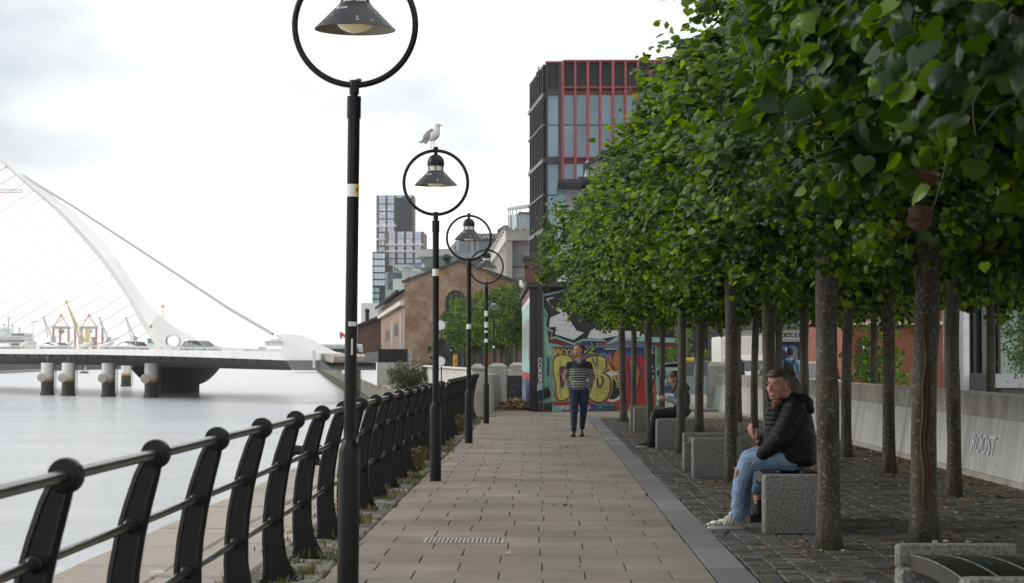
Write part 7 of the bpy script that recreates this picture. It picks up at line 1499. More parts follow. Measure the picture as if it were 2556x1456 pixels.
p = MB(); p.sheet([(cx_ - .956, Yv - .80, 1.1), (cx_ - .956, Yv - .0, 1.1), (cx_ - .956, Yv - .0, 1.62), (cx_ - .956, Yv - .38, 1.62)]); p.build('side_window', dark_glass, t_)
for s_ in (-1, 1):
    p = MB(); p.ell((cx_ + s_ * .72, Yv - 1.58, .78), (.16, .08, .12), 10, 6); p.build('headlight', pane_m, t_)
    for yy in (-.9, 3.2): p = MB(); p.lathe([(.3, -.11), (.35, -.08), (.35, .08), (.3, .11)], (cx_ + s_ * .82, Yv + yy, .35), 18, ax=(1, 0, 0)); p.build('wheel', rubber, t_)
p = MB(); p.box((cx_, Yv - 1.63, .38), (1.8, .1, .22), ch=.03); p.build('bumper', rubber, t_)
# bollard and information board behind the young woman
q_ = P(1660, 970, 27.5); t_ = thing('information_board', 'illustrated green and blue notice board low behind the young woman with the phone', 'notice board', (q_.x + .1, 31, 0)); Yb = 31.0
a, b_ = P(1651, 916, Yb), P(1690, 984, Yb); p = MB(); p.box(((a.x + b_.x) / 2, Yb, b_.z), (b_.x - a.x, .06, a.z - b_.z)); p.build('panel', M('board_mint', (.45, .58, .55), rough=.5), t_)
def bpx(x0_, y0_, x1_, y1_, m, k=.034): a, b_ = P(x0_, y0_, Yb), P(x1_, y1_, Yb); p = MB(); p.sheet([(a.x, Yb - k, b_.z), (b_.x, Yb - k, b_.z), (b_.x, Yb - k, a.z), (a.x, Yb - k, a.z)]); p.build('picture', m, t_)
bpx(1651, 909, 1690, 917, black_paint, .036); bpx(1652, 963, 1690, 980, M('board_navy', (.05, .08, .2)), .036); p = MB()
grn = M('board_green', (.08, .30, .20)); 
for (ex, ey, er) in ((1659, 930, 5), (1665, 942, 6), (1670, 957, 7), (1680, 938, 4)): q_ = P(ex, ey, Yb); p.lathe([(.01, 0), (er / 79, 0), (er / 79, .003)], (q_.x, Yb - .036, q_.z), 14, ax=(0, -1, 0), cap=True)
p.build('picture', grn, t_); p = MB(); p.box((a.x + .03, Yb + .02, -.05), (.05, .05, a.z + .1)); p.box((b_.x - .03, Yb + .02, -.05), (.05, .05, a.z + .1)); p.build('post', black_paint, t_)
q_ = P(1660, 990, 26.5); p = MB(); p.lathe([(.08, 0), (.075, 1.02), (.10, 1.03), (.10, 1.12), (.05, 1.16)], (q_.x, 27.2, 0), 14); tag(p.build('bollard', black_paint, smooth=40), 'black street bollard in front of the notice board', 'bollard')
# ================================================================== people and gulls
def blob(name, mb, m, parent=None, voxel=.007, it=4, wrinkle=None, carve=None):
    me = mb.mesh('tmp', True); o = bpy.data.objects.new('tmp', me); COL.objects.link(o)
    md = o.modifiers.new('r', 'REMESH'); md.mode = 'VOXEL'; md.voxel_size = voxel; md.use_smooth_shade = True
    if it: sm_ = o.modifiers.new('s', 'SMOOTH'); sm_.factor = .5; sm_.iterations = it
    dg = bpy.context.evaluated_depsgraph_get(); dg.update()
    r_ = bpy.data.meshes.new_from_object(o.evaluated_get(dg)); bpy.data.objects.remove(o); bpy.data.meshes.remove(me); r_.name = name
    n = len(r_.vertices); co = np.empty(n * 3, dtype=np.float32); r_.vertices.foreach_get('co', co); co = co.reshape(-1, 3)
    if wrinkle is not None:
        no = np.empty(n * 3, dtype=np.float32); r_.vertices.foreach_get('normal', no); no = no.reshape(-1, 3)
        co = co + no * wrinkle(co, no)[:, None].astype(np.float32); r_.vertices.foreach_set('co', co.ravel())
    r_.shade_smooth(); r_.update()
    if isinstance(m, (list, tuple)):
        for q_ in m: r_.materials.append(q_)
        m = None
    return link(name, r_, m, parent)
def nz_(co, sx, sy, sz, seed=0):
    x, y, z = co[:, 0] * sx + seed, co[:, 1] * sy + seed * 1.7, co[:, 2] * sz
    return (np.sin(x + 1.3 * np.sin(y * .8 + z * .5)) + np.sin(y * 1.1 + 1.7 * np.sin(z * .7)) + np.sin(z * 1.2 + 1.5 * np.sin(x * .9))) / 3
skin = M('skin', (.46, .25, .18), rough=.65, spec=.3, col2=(.38, .18, .125), scale=9); skin.node_tree.nodes['Principled BSDF'].inputs['Subsurface Weight'].default_value = .08
skin.node_tree.nodes['Principled BSDF'].inputs['Subsurface Radius'].default_value = (.02, .008, .005)
lipm = M('lips', (.34, .12, .10), rough=.5); eyew = M('eye_white', (.28, .24, .21), rough=.2); eyed = M('eye_dark', (.02, .018, .015), rough=.1)
def hair_m(name, c): return M(name, c, rough=.55, col2=tuple(q_ * .45 for q_ in c), scale=30, stretch=(1, 1, .3), bump=.5, bscale=60)
class Frame:
    def __init__(s, c, f, up=(0, 0, 1)):
        s.c = Vector(c); s.f = Vector(f).normalized(); u = Vector(up); s.s = s.f.cross(u).normalized(); s.u = s.s.cross(s.f).normalized()   # s = the figure's right
        s.M = Matrix((s.s, s.f, s.u)).transposed()
    def __call__(s, r_, f, u): return s.c + s.s * r_ + s.f * f + s.u * u
def head_shapes(p, F, k=1.0, beard=0):
    """head centred between the ears, adds to MB p; k scales"""
    E = lambda c, r_: p.ell(F(*[q_ * k for q_ in c]), tuple(q_ * k for q_ in r_), 14, 10, M=F.M)
    E((0, -.012, .035), (.078, .097, .088)); E((0, .03, -.02), (.066, .068, .085)); E((0, .052, -.085), (.040, .040, .030)); E((0, .035, -.07), (.054, .05, .042))
    for s_ in (-1, 1):
        E((s_ * .042, .052, -.022), (.026, .028, .026)); E((s_ * .055, .0, -.065), (.018, .04, .03)); E((s_ * .079, -.008, -.012), (.010, .022, .032)); E((s_ * .030, .081, .030), (.026, .014, .009))
        E((s_ * .012, .094, -.036), (.009, .010, .008))
    p.tube([F(0, .084 * k, .022 * k), F(0, .106 * k, -.012 * k), F(0, .108 * k, -.030 * k)], [.009 * k, .013 * k, .014 * k], 8)
    E((0, .086, -.064), (.024, .012, .007)); E((0, .084, -.078), (.020, .012, .008))
def face_parts(root, F, k=1.0, brow=None):
    for s_ in (-1, 1):
        p = MB(); p.ell(F(s_ * .031 * k, .078 * k, .008 * k), (.013 * k, .009 * k, .006 * k), 10, 8, M=F.M); e = p.build('eye', eyew, root, smooth=90)
        p = MB(); p.ell(F(s_ * .031 * k, .0865 * k, .008 * k), (.006 * k, .003 * k, .006 * k), 8, 6, M=F.M); p.build('iris', eyed, e)
        p = MB(); p.tube([F(s_ * .014 * k, .093 * k, .030 * k), F(s_ * .034 * k, .090 * k, .036 * k), F(s_ * .052 * k, .077 * k, .030 * k)], [.004 * k, .005 * k, .003 * k], 6); p.build('eyebrow', brow or eyed, root)
    p = MB(); p.ell(F(0, .0975 * k, -.071 * k), (.022 * k, .004 * k, .007 * k), 10, 6, M=F.M); p.build('mouth', lipm, root, smooth=90)
def limb(p, pts, rad):
    for (a, ra), (b_, rb) in zip(zip(pts[:-1], rad[:-1]), zip(pts[1:], rad[1:])): p.cap2(a, ra, b_, rb)
def hand(p, W, d, n, curl=.5, k=1.0, side=1, thumb=1.0):
    """W wrist, d direction to the fingers, n back-of-hand normal"""
    d = Vector(d).normalized(); n = Vector(n); n = (n - d * n.dot(d)).normalized(); s_ = d.cross(n).normalized() * side; W = Vector(W)
    for j, (o, L_) in enumerate(((-.030, .068), (-.010, .078), (.010, .072), (.029, .056))):
        a = W + d * .03 * k + s_ * o * .6 * k; b_ = W + d * .088 * k + s_ * o * k; p.cap2(a, .015 * k, b_, .0125 * k)
        c1 = b_ + (d * math.cos(curl * .6) - n * math.sin(curl * .6)) * L_ * .5 * k + s_ * o * .12 * k; c2 = c1 + (d * math.cos(curl * 1.6) - n * math.sin(curl * 1.6)) * L_ * .5 * k
        p.cap2(b_, .0098 * k, c1, .0088 * k); p.cap2(c1, .0088 * k, c2, .0076 * k)
    a = W + d * .022 * k - s_ * .022 * k; b_ = a + (d * .65 - s_ * .8 - n * .2).normalized() * .042 * k * thumb; c1 = b_ + (d * .9 - s_ * .25 - n * .3).normalized() * .036 * k; p.cap2(a, .014 * k, b_, .0125 * k); p.cap2(b_, .0115 * k, c1, .009 * k)
def shoe(root, heel, toe, mu, ms, w_=.05, hgt=.085, sole=.028, name='shoe', stripes=None):
    heel, toe = Vector(heel), Vector(toe); d = (toe - heel); L_ = d.length; d.normalize(); s_ = d.cross(Vector((0, 0, 1))).normalized(); z = Vector((0, 0, 1))
    p = MB(); 
    for u, ww, hh in ((.10, .80, hgt), (.22, .85, hgt * .98), (.36, .82, hgt * .85), (.52, .90, hgt * .62), (.68, 1.0, hgt * .46), (.82, .95, hgt * .38), (.93, .7, hgt * .30)):
        p.ell(heel + d * L_ * u + z * (sole + hh * .42), (w_ * ww * .95, L_ * .12, hh * .60), 12, 8, M=Matrix((s_, d, z)).transposed())
    up_ = blob(name, p, mu, root, .006, 4); 
    p = MB(); n = 20; o = []
    for k in range(n):
        a = 2 * math.pi * k / n; c, q_ = math.cos(a), math.sin(a); t_ = .5 + .5 * c; ww = w_ * (.86 + .22 * math.sin(math.pi * min(1, t_ * 1.1) * .9)); o.append((t_ * L_ * 1.02 - .01 * L_, q_ * ww))
    ring = lambda zz, e, tt: [heel + d * (x if True else 0) + s_ * (y * e) + z * (zz + tt * max(0, x / L_ - .75) * .06) for x, y in o]
    vs = ring(0.0, .92, .6) + ring(.004, 1.0, .6) + ring(sole, .98, 1.0); fs = [tuple(range(n - 1, -1, -1)), tuple(range(2 * n, 3 * n))] + [(r_ * n + i, r_ * n + (i + 1) % n, r_ * n + n + (i + 1) % n, r_ * n + n + i) for r_ in (0, 1) for i in range(n)]
    p.add(vs, fs); p.build('sole', ms, up_, smooth=50)
    if stripes:
        for k in range(3):
            u = .40 + k * .085
            for sg in (-1, 1):
                p = MB(); a = heel + d * L_ * u + s_ * sg * (w_ * .86) + z * (sole + .006); b_ = heel + d * L_ * (u - .12) + s_ * sg * (w_ * .60) + z * (sole + hgt * .86); m_ = a.lerp(b_, .5) + s_ * sg * .012
                p.tube([a, m_, b_], [.006, .007, .005], 6); p.build('stripe', stripes, up_)
    return up_
denim = M('blue_denim', (.27, .39, .55), rough=.85, col2=(.12, .20, .33), scale=5, lo=.3, hi=.7, bump=.3, bscale=120)
dark_denim = M('dark_denim', (.018, .035, .075), rough=.85, col2=(.01, .02, .045), scale=8, bump=.2, bscale=120)
puffer = M('black_puffer', (.0115, .0115, .012), rough=.6, spec=.2, col2=(.008, .008, .0085), bump=.15, bscale=25)
blackc = M('black_cloth', (.012, .012, .014), rough=.9)

# ---- seated man in the black puffer jacket, facing the river
def man_seated():
    root = thing('person', 'seated young man in a black quilted jacket and ripped blue jeans, facing the river', 'person', (2.15, 9.1, 0))
    Fh = Frame((2.175, 9.05, 1.315), (-.66, -.75, -.07)); k = 1.15
    b = MB(); head_shapes(b, Fh, k)
    b.cap2((2.225, 9.075, 1.27), .066, (2.29, 9.12, 1.12), .078)
    b.ell((2.29, 9.13, .92), (.13, .19, .24)); b.ell((2.31, 9.13, .68), (.15, .18, .13))
    # arms
    limb(b, [(2.31, 8.95, 1.08), (2.17, 8.86, .83), (1.99, 8.92, .66)], [.06, .05, .034]); limb(b, [(2.28, 9.31, 1.08), (2.22, 9.36, .84), (2.02, 9.27, .80)], [.06, .05, .034])
    hand(b, (1.985, 8.925, .657), (-1, .25, -.35), (-.3, -.5, .9), .6, 1.0, side=1)
    hand(b, (1.995, 9.26, .80), (-.45, -.1, .75), (-.8, -.4, -.3), .45, 1.08, side=-1)
    # legs
    limb(b, [(2.28, 9.0, .635), (1.88, 8.98, .60), (1.775, 8.96, .12)], [.085, .06, .042]); limb(b, [(2.28, 9.24, .635), (1.90, 9.22, .63), (1.87, 9.17, .12)], [.085, .06, .042])
    blob('body', b, skin, root, .0062, 3)
    hr = hair_m('brown_hair', (.062, .036, .022)); face_parts(root, Fh, k, hr)
    # short cropped hair, longer on top
    h = MB(); E = lambda c, r_: h.ell(Fh(*[q_ * k for q_ in c]), tuple(q_ * k for q_ in r_), 14, 10, M=Fh.M)
    E((0, -.024, .055), (.0805, .094, .076)); E((0, -.060, .005), (.072, .058, .080)); E((0, .040, .092), (.062, .045, .030)); E((0, .068, .084), (.050, .022, .018)); E((0, .0, .118), (.052, .06, .020))
    hrg = random.Random(7)
    for q_ in range(46):
        a, e_ = hrg.uniform(-2.4, 2.4), hrg.uniform(.25, 1.4); c0 = Vector((math.sin(a) * math.cos(e_) * .078, -.022 + math.cos(a) * math.cos(e_) * .092, .058 + math.sin(e_) * .074)); h.ell(Fh(*[v * k for v in c0]), .0135 * k, 8, 6)
    blob('hair', h, hr, root, .0055, 1, wrinkle=lambda c, n: .003 * nz_(c, 190, 190, 130))
    # jacket: stacked quilted rolls
    j = MB(); n = 13
    for i in range(n):
        t_ = i / (n - 1); z = .60 + t_ * .54; cx = 2.30 - .035 * t_; rx = .245 - .06 * t_ ** 2 + .008 * math.sin(t_ * 3.1); ry = .225 + .015 * math.sin(t_ * 3) - .03 * t_ ** 3
        j.ell((cx, 9.13, z), (rx, ry, .046), 24, 8)
    j.ell((2.29, 9.13, .87), (.218, .226, .40)); j.lathe([(.21, .57), (.246, .63), (.244, .85), (.215, 1.02), (.155, 1.16)], (2.29, 9.13, 0), 24); j.ell((2.31, 9.13, 1.13), (.16, .205, .08))
    def sleeve(pts, rads, n_=9):
        pts = [Vector(q_) for q_ in pts]
        for q0, q1, r0, r1 in zip(pts[:-1], pts[1:], rads[:-1], rads[1:]):
            d = q1 - q0; m_ = max(2, int(d.length / .048)); zt_ = d.normalized(); a, b_ = frame_of(d); MM = Matrix((a, b_, zt_)).transposed()
            for i in range(m_ + 1): t_ = i / m_; r_ = r0 + (r1 - r0) * t_; j.ell(q0 + d * t_, (r_, r_, .036), 16, 8, M=MM)
            j.cap2(q0, r0 * .955, q1, r1 * .955)
    sleeve([(2.32, 8.965, 1.10), (2.185, 8.865, .84), (2.02, 8.91, .69)], [.108, .102, .066]); sleeve([(2.28, 9.30, 1.10), (2.23, 9.37, .85), (2.05, 9.28, .79)], [.092, .084, .060])
    blob('jacket', j, puffer, root, .0062, 3, wrinkle=lambda c, n_: .0035 * nz_(c, 34, 34, 60) + .0015 * nz_(c, 90, 90, 120, 3))
    c = MB()   # hood and raised collar
    for i in range(16): a = R(-30 + i * 16); c.ell((2.335 + .098 * math.cos(a + R(20)) * (1.15 if i > 3 else .9), 9.13 + .112 * math.sin(a + R(20)), 1.165 + .035 * math.cos(a)), (.042, .042, .045), 10, 8)
    c.ell((2.43, 9.12, 1.15), (.085, .12, .075)); c.ell((2.47, 9.12, 1.09), (.055, .10, .05)); c.ell((2.40, 9.12, 1.20), (.06, .10, .045))
    blob('hood', c, puffer, root, .007, 3, wrinkle=lambda c_, n_: .004 * nz_(c_, 50, 50, 70))
    f = MB(); f.ell((2.165, 9.0, 1.165), (.055, .05, .03), 12, 8); f.ell((2.14, 9.0, 1.13), (.03, .04, .04), 12, 8); blob('fleece_top', f, M('tan_collar', (.17, .075, .035), rough=.9), root, .009, 3)
    f = MB(); f.tube([(2.185, 8.955, 1.15), (2.12, 8.965, 1.02), (2.075, 8.97, .88), (2.07, 8.98, .74)], .006, 6); f.build('zip', blackc, root)
    # jeans with ripped knees
    jn = MB()
    jn.ell((2.31, 9.12, .625), (.17, .19, .10)); limb(jn, [(2.30, 9.0, .635), (2.08, 8.985, .640), (1.885, 8.98, .605), (1.845, 8.975, .50), (1.81, 8.965, .33), (1.795, 8.96, .13)], [.108, .102, .084, .080, .072, .062]); limb(jn, [(2.30, 9.24, .635), (2.1, 9.235, .655), (1.915, 9.22, .635), (1.89, 9.21, .52), (1.875, 9.19, .33), (1.865, 9.17, .15)], [.105, .098, .082, .076, .070, .060])
    jn.cap2((1.80, 8.96, .105), .064, (1.80, 8.96, .12), .064); jn.cap2((1.87, 9.17, .13), .061, (1.87, 9.17, .15), .061)
    def wr(c_, n_):
        low = np.clip((.30 - c_[:, 2]) / .2, 0, 1); kn = np.exp(-((c_[:, 2] - .56) / .07) ** 2); return (.0045 + .005 * low) * nz_(c_, 26, 26, 52) + .003 * kn * nz_(c_, 60, 60, 80, 2)
    blob('jeans', jn, denim, root, .0065, 3, wrinkle=wr)
    for (cx, cy, cz, sx) in ((1.776, 8.962, .512, 1), (1.823, 9.2, .585, .7)):
        s_ = MB(); s_.ell((cx, cy, cz), (.010, .042 * sx, .050 * sx), 12, 8, M=Euler((0, R(14), 0)).to_matrix()); s_.ell((cx + .012, cy - .035 * sx, cz - .005), (.022, .018, .036 * sx), 10, 8); s_.build('knee_rip', skin, root, smooth=90)
        s_ = MB(); rg = random.Random(int(cz * 100))
        for q_ in range(30):
            u = rg.choice((-1, 1)); y = cy + rg.uniform(-.045, .04) * sx; z = cz + u * (.045 + rg.uniform(0, .01)) * sx; s_.tube([(cx + .004, y, z), (cx - .012 - rg.uniform(0, .006), y + rg.uniform(-.01, .01), z - u * rg.uniform(.0, .016))], .0012, 3)
        s_.build('frayed_threads', M('pale_thread', (.5, .56, .62), rough=.9) if 'pale_thread' not in bpy.data.materials else bpy.data.materials['pale_thread'], root)
    su = M('stone_suede', (.52, .48, .40), rough=.8, col2=(.44, .40, .33)); so_ = M('offwhite_sole', (.75, .75, .75), rough=.6); stp = M('offwhite_leather', (.82, .80, .73), rough=.5)
    for hl, te in (((1.845, 8.955, 0), (1.515, 8.915, 0)), ((1.925, 9.155, 0), (1.60, 9.12, 0))):
        u_ = shoe(root, hl, te, su, so_, .050, .105, .030, stripes=stp)
        p = MB(); hv, tv = Vector(hl), Vector(te); d = (tv - hv)
        for kx in range(5): c0 = hv + d * (.42 + .06 * kx) + Vector((0, 0, .128 - .016 * kx)); p.tube([c0 + Vector((0, -.026, -.008)), c0 + Vector((0, 0, .004)), c0 + Vector((0, .026, -.008))], .004, 5)
        p.ell(hv + d * .34 + Vector((0, 0, .142)), (.022, .022, .022), 8, 6); p.ell(hv + d * .80 + Vector((0, 0, .060)), (.045, .036, .02), 10, 6); p.build('lace', stp, u_)
    return root
man = man_seated()
# smoke coloured cup? (a small clear lighter held up) : left out, the hand is empty

# ---- long haired woman beside him, mostly hidden
def woman_beside():
    root = thing('person', 'long haired person hidden behind the seated young man, in cropped jeans and black boots', 'person', (2.25, 9.5, 0))
    Fh = Frame((2.36, 9.50, 1.315), (-.8, -.45, -.12)); b = MB(); head_shapes(b, Fh, .98); b.cap2((2.37, 9.5, 1.25), .05, (2.40, 9.52, 1.13), .055); b.ell((2.40, 9.53, .9), (.11, .15, .22)); b.ell((2.38, 9.53, .66), (.14, .16, .12))
    limb(b, [(2.40, 9.38, 1.06), (2.38, 9.42, .82), (2.15, 9.42, .72)], [.05, .04, .03]); hand(b, (2.14, 9.42, .715), (-1, 0, -.2), (0, 0, 1), .4, .9); limb(b, [(2.40, 9.67, 1.06), (2.36, 9.68, .82), (2.14, 9.6, .72)], [.05, .04, .03]); hand(b, (2.13, 9.6, .715), (-1, 0, -.2), (0, 0, 1), .4, .9, side=-1)
    limb(b, [(2.36, 9.45, .62), (2.02, 9.42, .60), (2.08, 9.36, .12)], [.075, .05, .036]); limb(b, [(2.36, 9.6, .62), (2.05, 9.60, .60), (2.16, 9.52, .12)], [.075, .05, .036]); blob('body', b, skin, root, .007, 3)
    hr = hair_m('dark_brown_hair', (.055, .028, .018)); face_parts(root, Fh, .98, hr); h = MB(); h.ell(Fh(0, -.02, .06), (.088, .10, .08), 14, 10, M=Fh.M); h.ell(Fh(0, -.06, -.01), (.090, .065, .10), 12, 8, M=Fh.M)
    for s_ in (-1, 1): limb(h, [Fh(s_ * .07, -.02, .02), Fh(s_ * .085, -.03, -.10), Fh(s_ * .09, -.045, -.22)], [.035, .035, .02])
    limb(h, [Fh(0, -.09, 0), Fh(0, -.11, -.12), Fh(.02, -.10, -.25)], [.06, .06, .03]); blob('hair', h, hr, root, .008, 2, wrinkle=lambda c, n: .005 * nz_(c, 120, 120, 20))
    j = MB(); j.ell((2.40, 9.53, .9), (.15, .19, .26)); j.ell((2.40, 9.53, .68), (.16, .19, .12)); limb(j, [(2.40, 9.38, 1.07), (2.38, 9.41, .83), (2.2, 9.42, .74)], [.07, .06, .045]); limb(j, [(2.40, 9.68, 1.07), (2.36, 9.68, .83), (2.2, 9.62, .74)], [.07, .06, .045]); blob('jacket', j, blackc, root, .01, 3)
    jn = MB(); jn.ell((2.38, 9.53, .63), (.15, .18, .1)); limb(jn, [(2.36, 9.45, .63), (2.02, 9.42, .605), (2.05, 9.37, .33)], [.09, .07, .075]); limb(jn, [(2.36, 9.6, .63), (2.05, 9.6, .605), (2.12, 9.53, .33)], [.09, .07, .075]); blob('cropped_jeans', jn, denim, root, .009, 2, wrinkle=lambda c, n: .004 * nz_(c, 30, 30, 50))
    for hl, te in (((2.12, 9.37, 0), (1.93, 9.30, 0)), ((2.20, 9.55, 0), (2.0, 9.42, 0))): 
        u_ = shoe(root, hl, te, M('boot_leather', (.012, .012, .012), rough=.25) if 'boot_leather' not in bpy.data.materials else bpy.data.materials['boot_leather'], rubber, .045, .10, .03, name='boot'); p = MB(); v = Vector(hl) + (Vector(te) - Vector(hl)) * .25; p.cap2(v + Vector((0, 0, .08)), .045, v + Vector((0, 0, .17)), .045); p.build('boot_shaft', bpy.data.materials['boot_leather'], u_, smooth=60)
woman_beside()

# ---- young woman with the phone
def woman_phone():
    root = thing('person', 'seated young woman in a grey jacket and black trousers looking down at a red phone', 'person', (2.3, 17.5, 0)); y0 = 17.45
    Fh = Frame((2.345, y0, 1.225), (-.93, -.12, -.42)); b = MB(); head_shapes(b, Fh, 1.0); b.cap2((2.38, y0, 1.17), .05, (2.44, y0, 1.06), .055); b.ell((2.47, y0, .82), (.12, .16, .24)); b.ell((2.44, y0, .62), (.16, .18, .12))
    limb(b, [(2.46, y0 - .17, 1.0), (2.48, y0 - .2, .78), (2.22, y0 - .08, .88)], [.05, .042, .03]); hand(b, (2.20, y0 - .075, .882), (-1, .1, .1), (.1, -1, .3), .9, .95); limb(b, [(2.46, y0 + .17, 1.0), (2.48, y0 + .2, .78), (2.22, y0 + .06, .87)], [.05, .042, .03]); hand(b, (2.20, y0 + .055, .872), (-1, -.1, .1), (.1, 1, .3), .9, .95, side=-1)
    limb(b, [(2.42, y0 - .09, .61), (1.99, y0 - .09, .60), (1.96, y0 - .1, .1)], [.08, .055, .04]); limb(b, [(2.42, y0 + .09, .61), (2.0, y0 + .08, .60), (2.02, y0 + .06, .1)], [.08, .055, .04]); blob('body', b, skin, root, .007, 3)
    hr = hair_m('chestnut_hair', (.075, .040, .024)); face_parts(root, Fh, 1.0, hr)
    h = MB(); h.ell(Fh(0, -.02, .05), (.088, .10, .085), 14, 10, M=Fh.M); h.ell(Fh(0, -.06, -.01), (.086, .06, .09), 12, 8, M=Fh.M); limb(h, [(2.40, y0 - .05, 1.2), (2.36, y0 - .10, 1.08), (2.30, y0 - .11, .97)], [.04, .035, .02]); limb(h, [(2.43, y0, 1.22), (2.53, y0 - .02, 1.1), (2.57, y0 - .02, .98)], [.06, .06, .03]); blob('hair', h, hr, root, .008, 2, wrinkle=lambda c, n: .004 * nz_(c, 120, 120, 20))
    j = MB(); j.ell((2.48, y0, .84), (.16, .20, .25)); j.ell((2.48, y0, .64), (.17, .20, .12)); j.ell((2.55, y0, 1.05), (.08, .12, .07)); blob('denim_jacket', j, M('grey_denim', (.075, .095, .115), rough=.9, col2=(.05, .06, .075), scale=8), root, .01, 3, wrinkle=lambda c, n: .005 * nz_(c, 30, 30, 40))
    j = MB(); limb(j, [(2.46, y0 - .175, 1.0), (2.48, y0 - .205, .78), (2.23, y0 - .085, .88)], [.072, .064, .050]); limb(j, [(2.46, y0 + .175, 1.0), (2.48, y0 + .205, .78), (2.23, y0 + .06, .87)], [.072, .064, .050]); blob('sleeves', j, M('pale_grey_sleeve', (.23, .27, .31), rough=.9, col2=(.11, .14, .17), scale=14, stretch=(4, 1, 1)), root, .009, 3, wrinkle=lambda c, n: .004 * nz_(c, 70, 40, 30))
    jn = MB(); jn.ell((2.43, y0, .61), (.17, .19, .10)); limb(jn, [(2.42, y0 - .09, .625), (2.02, y0 - .09, .605), (1.975, y0 - .1, .40), (1.93, y0 - .1, .08)], [.105, .078, .07, .105]); limb(jn, [(2.42, y0 + .09, .625), (2.03, y0 + .08, .605), (2.0, y0 + .06, .4), (1.99, y0 + .06, .09)], [.105, .078, .07, .10]); blob('flared_trousers', jn, blackc, root, .009, 3, wrinkle=lambda c, n: .004 * nz_(c, 30, 30, 50))
    for hl, te in (((1.93, y0 - .1, 0), (1.66, y0 - .12, 0)), ((2.04, y0 + .06, 0), (1.79, y0 + .05, 0))): shoe(root, hl, te, blackc, so2, .045, .07, .032)
    p = MB(); p.box((2.075, y0 - .02, .885), (.012, .075, .15), ch=.003); o = p.build('phone', M('red_phone', (.45, .02, .05), rough=.3), None); o.rotation_euler = (0, R(-42), 0); o.location = (2.12, y0 - .02, .868); YREF[o.name] = 17.5; tag(o, 'slim red phone held in the young woman\'s hands', 'phone')
so2 = M('white_rubber', (.60, .60, .58), rough=.6)
woman_phone()

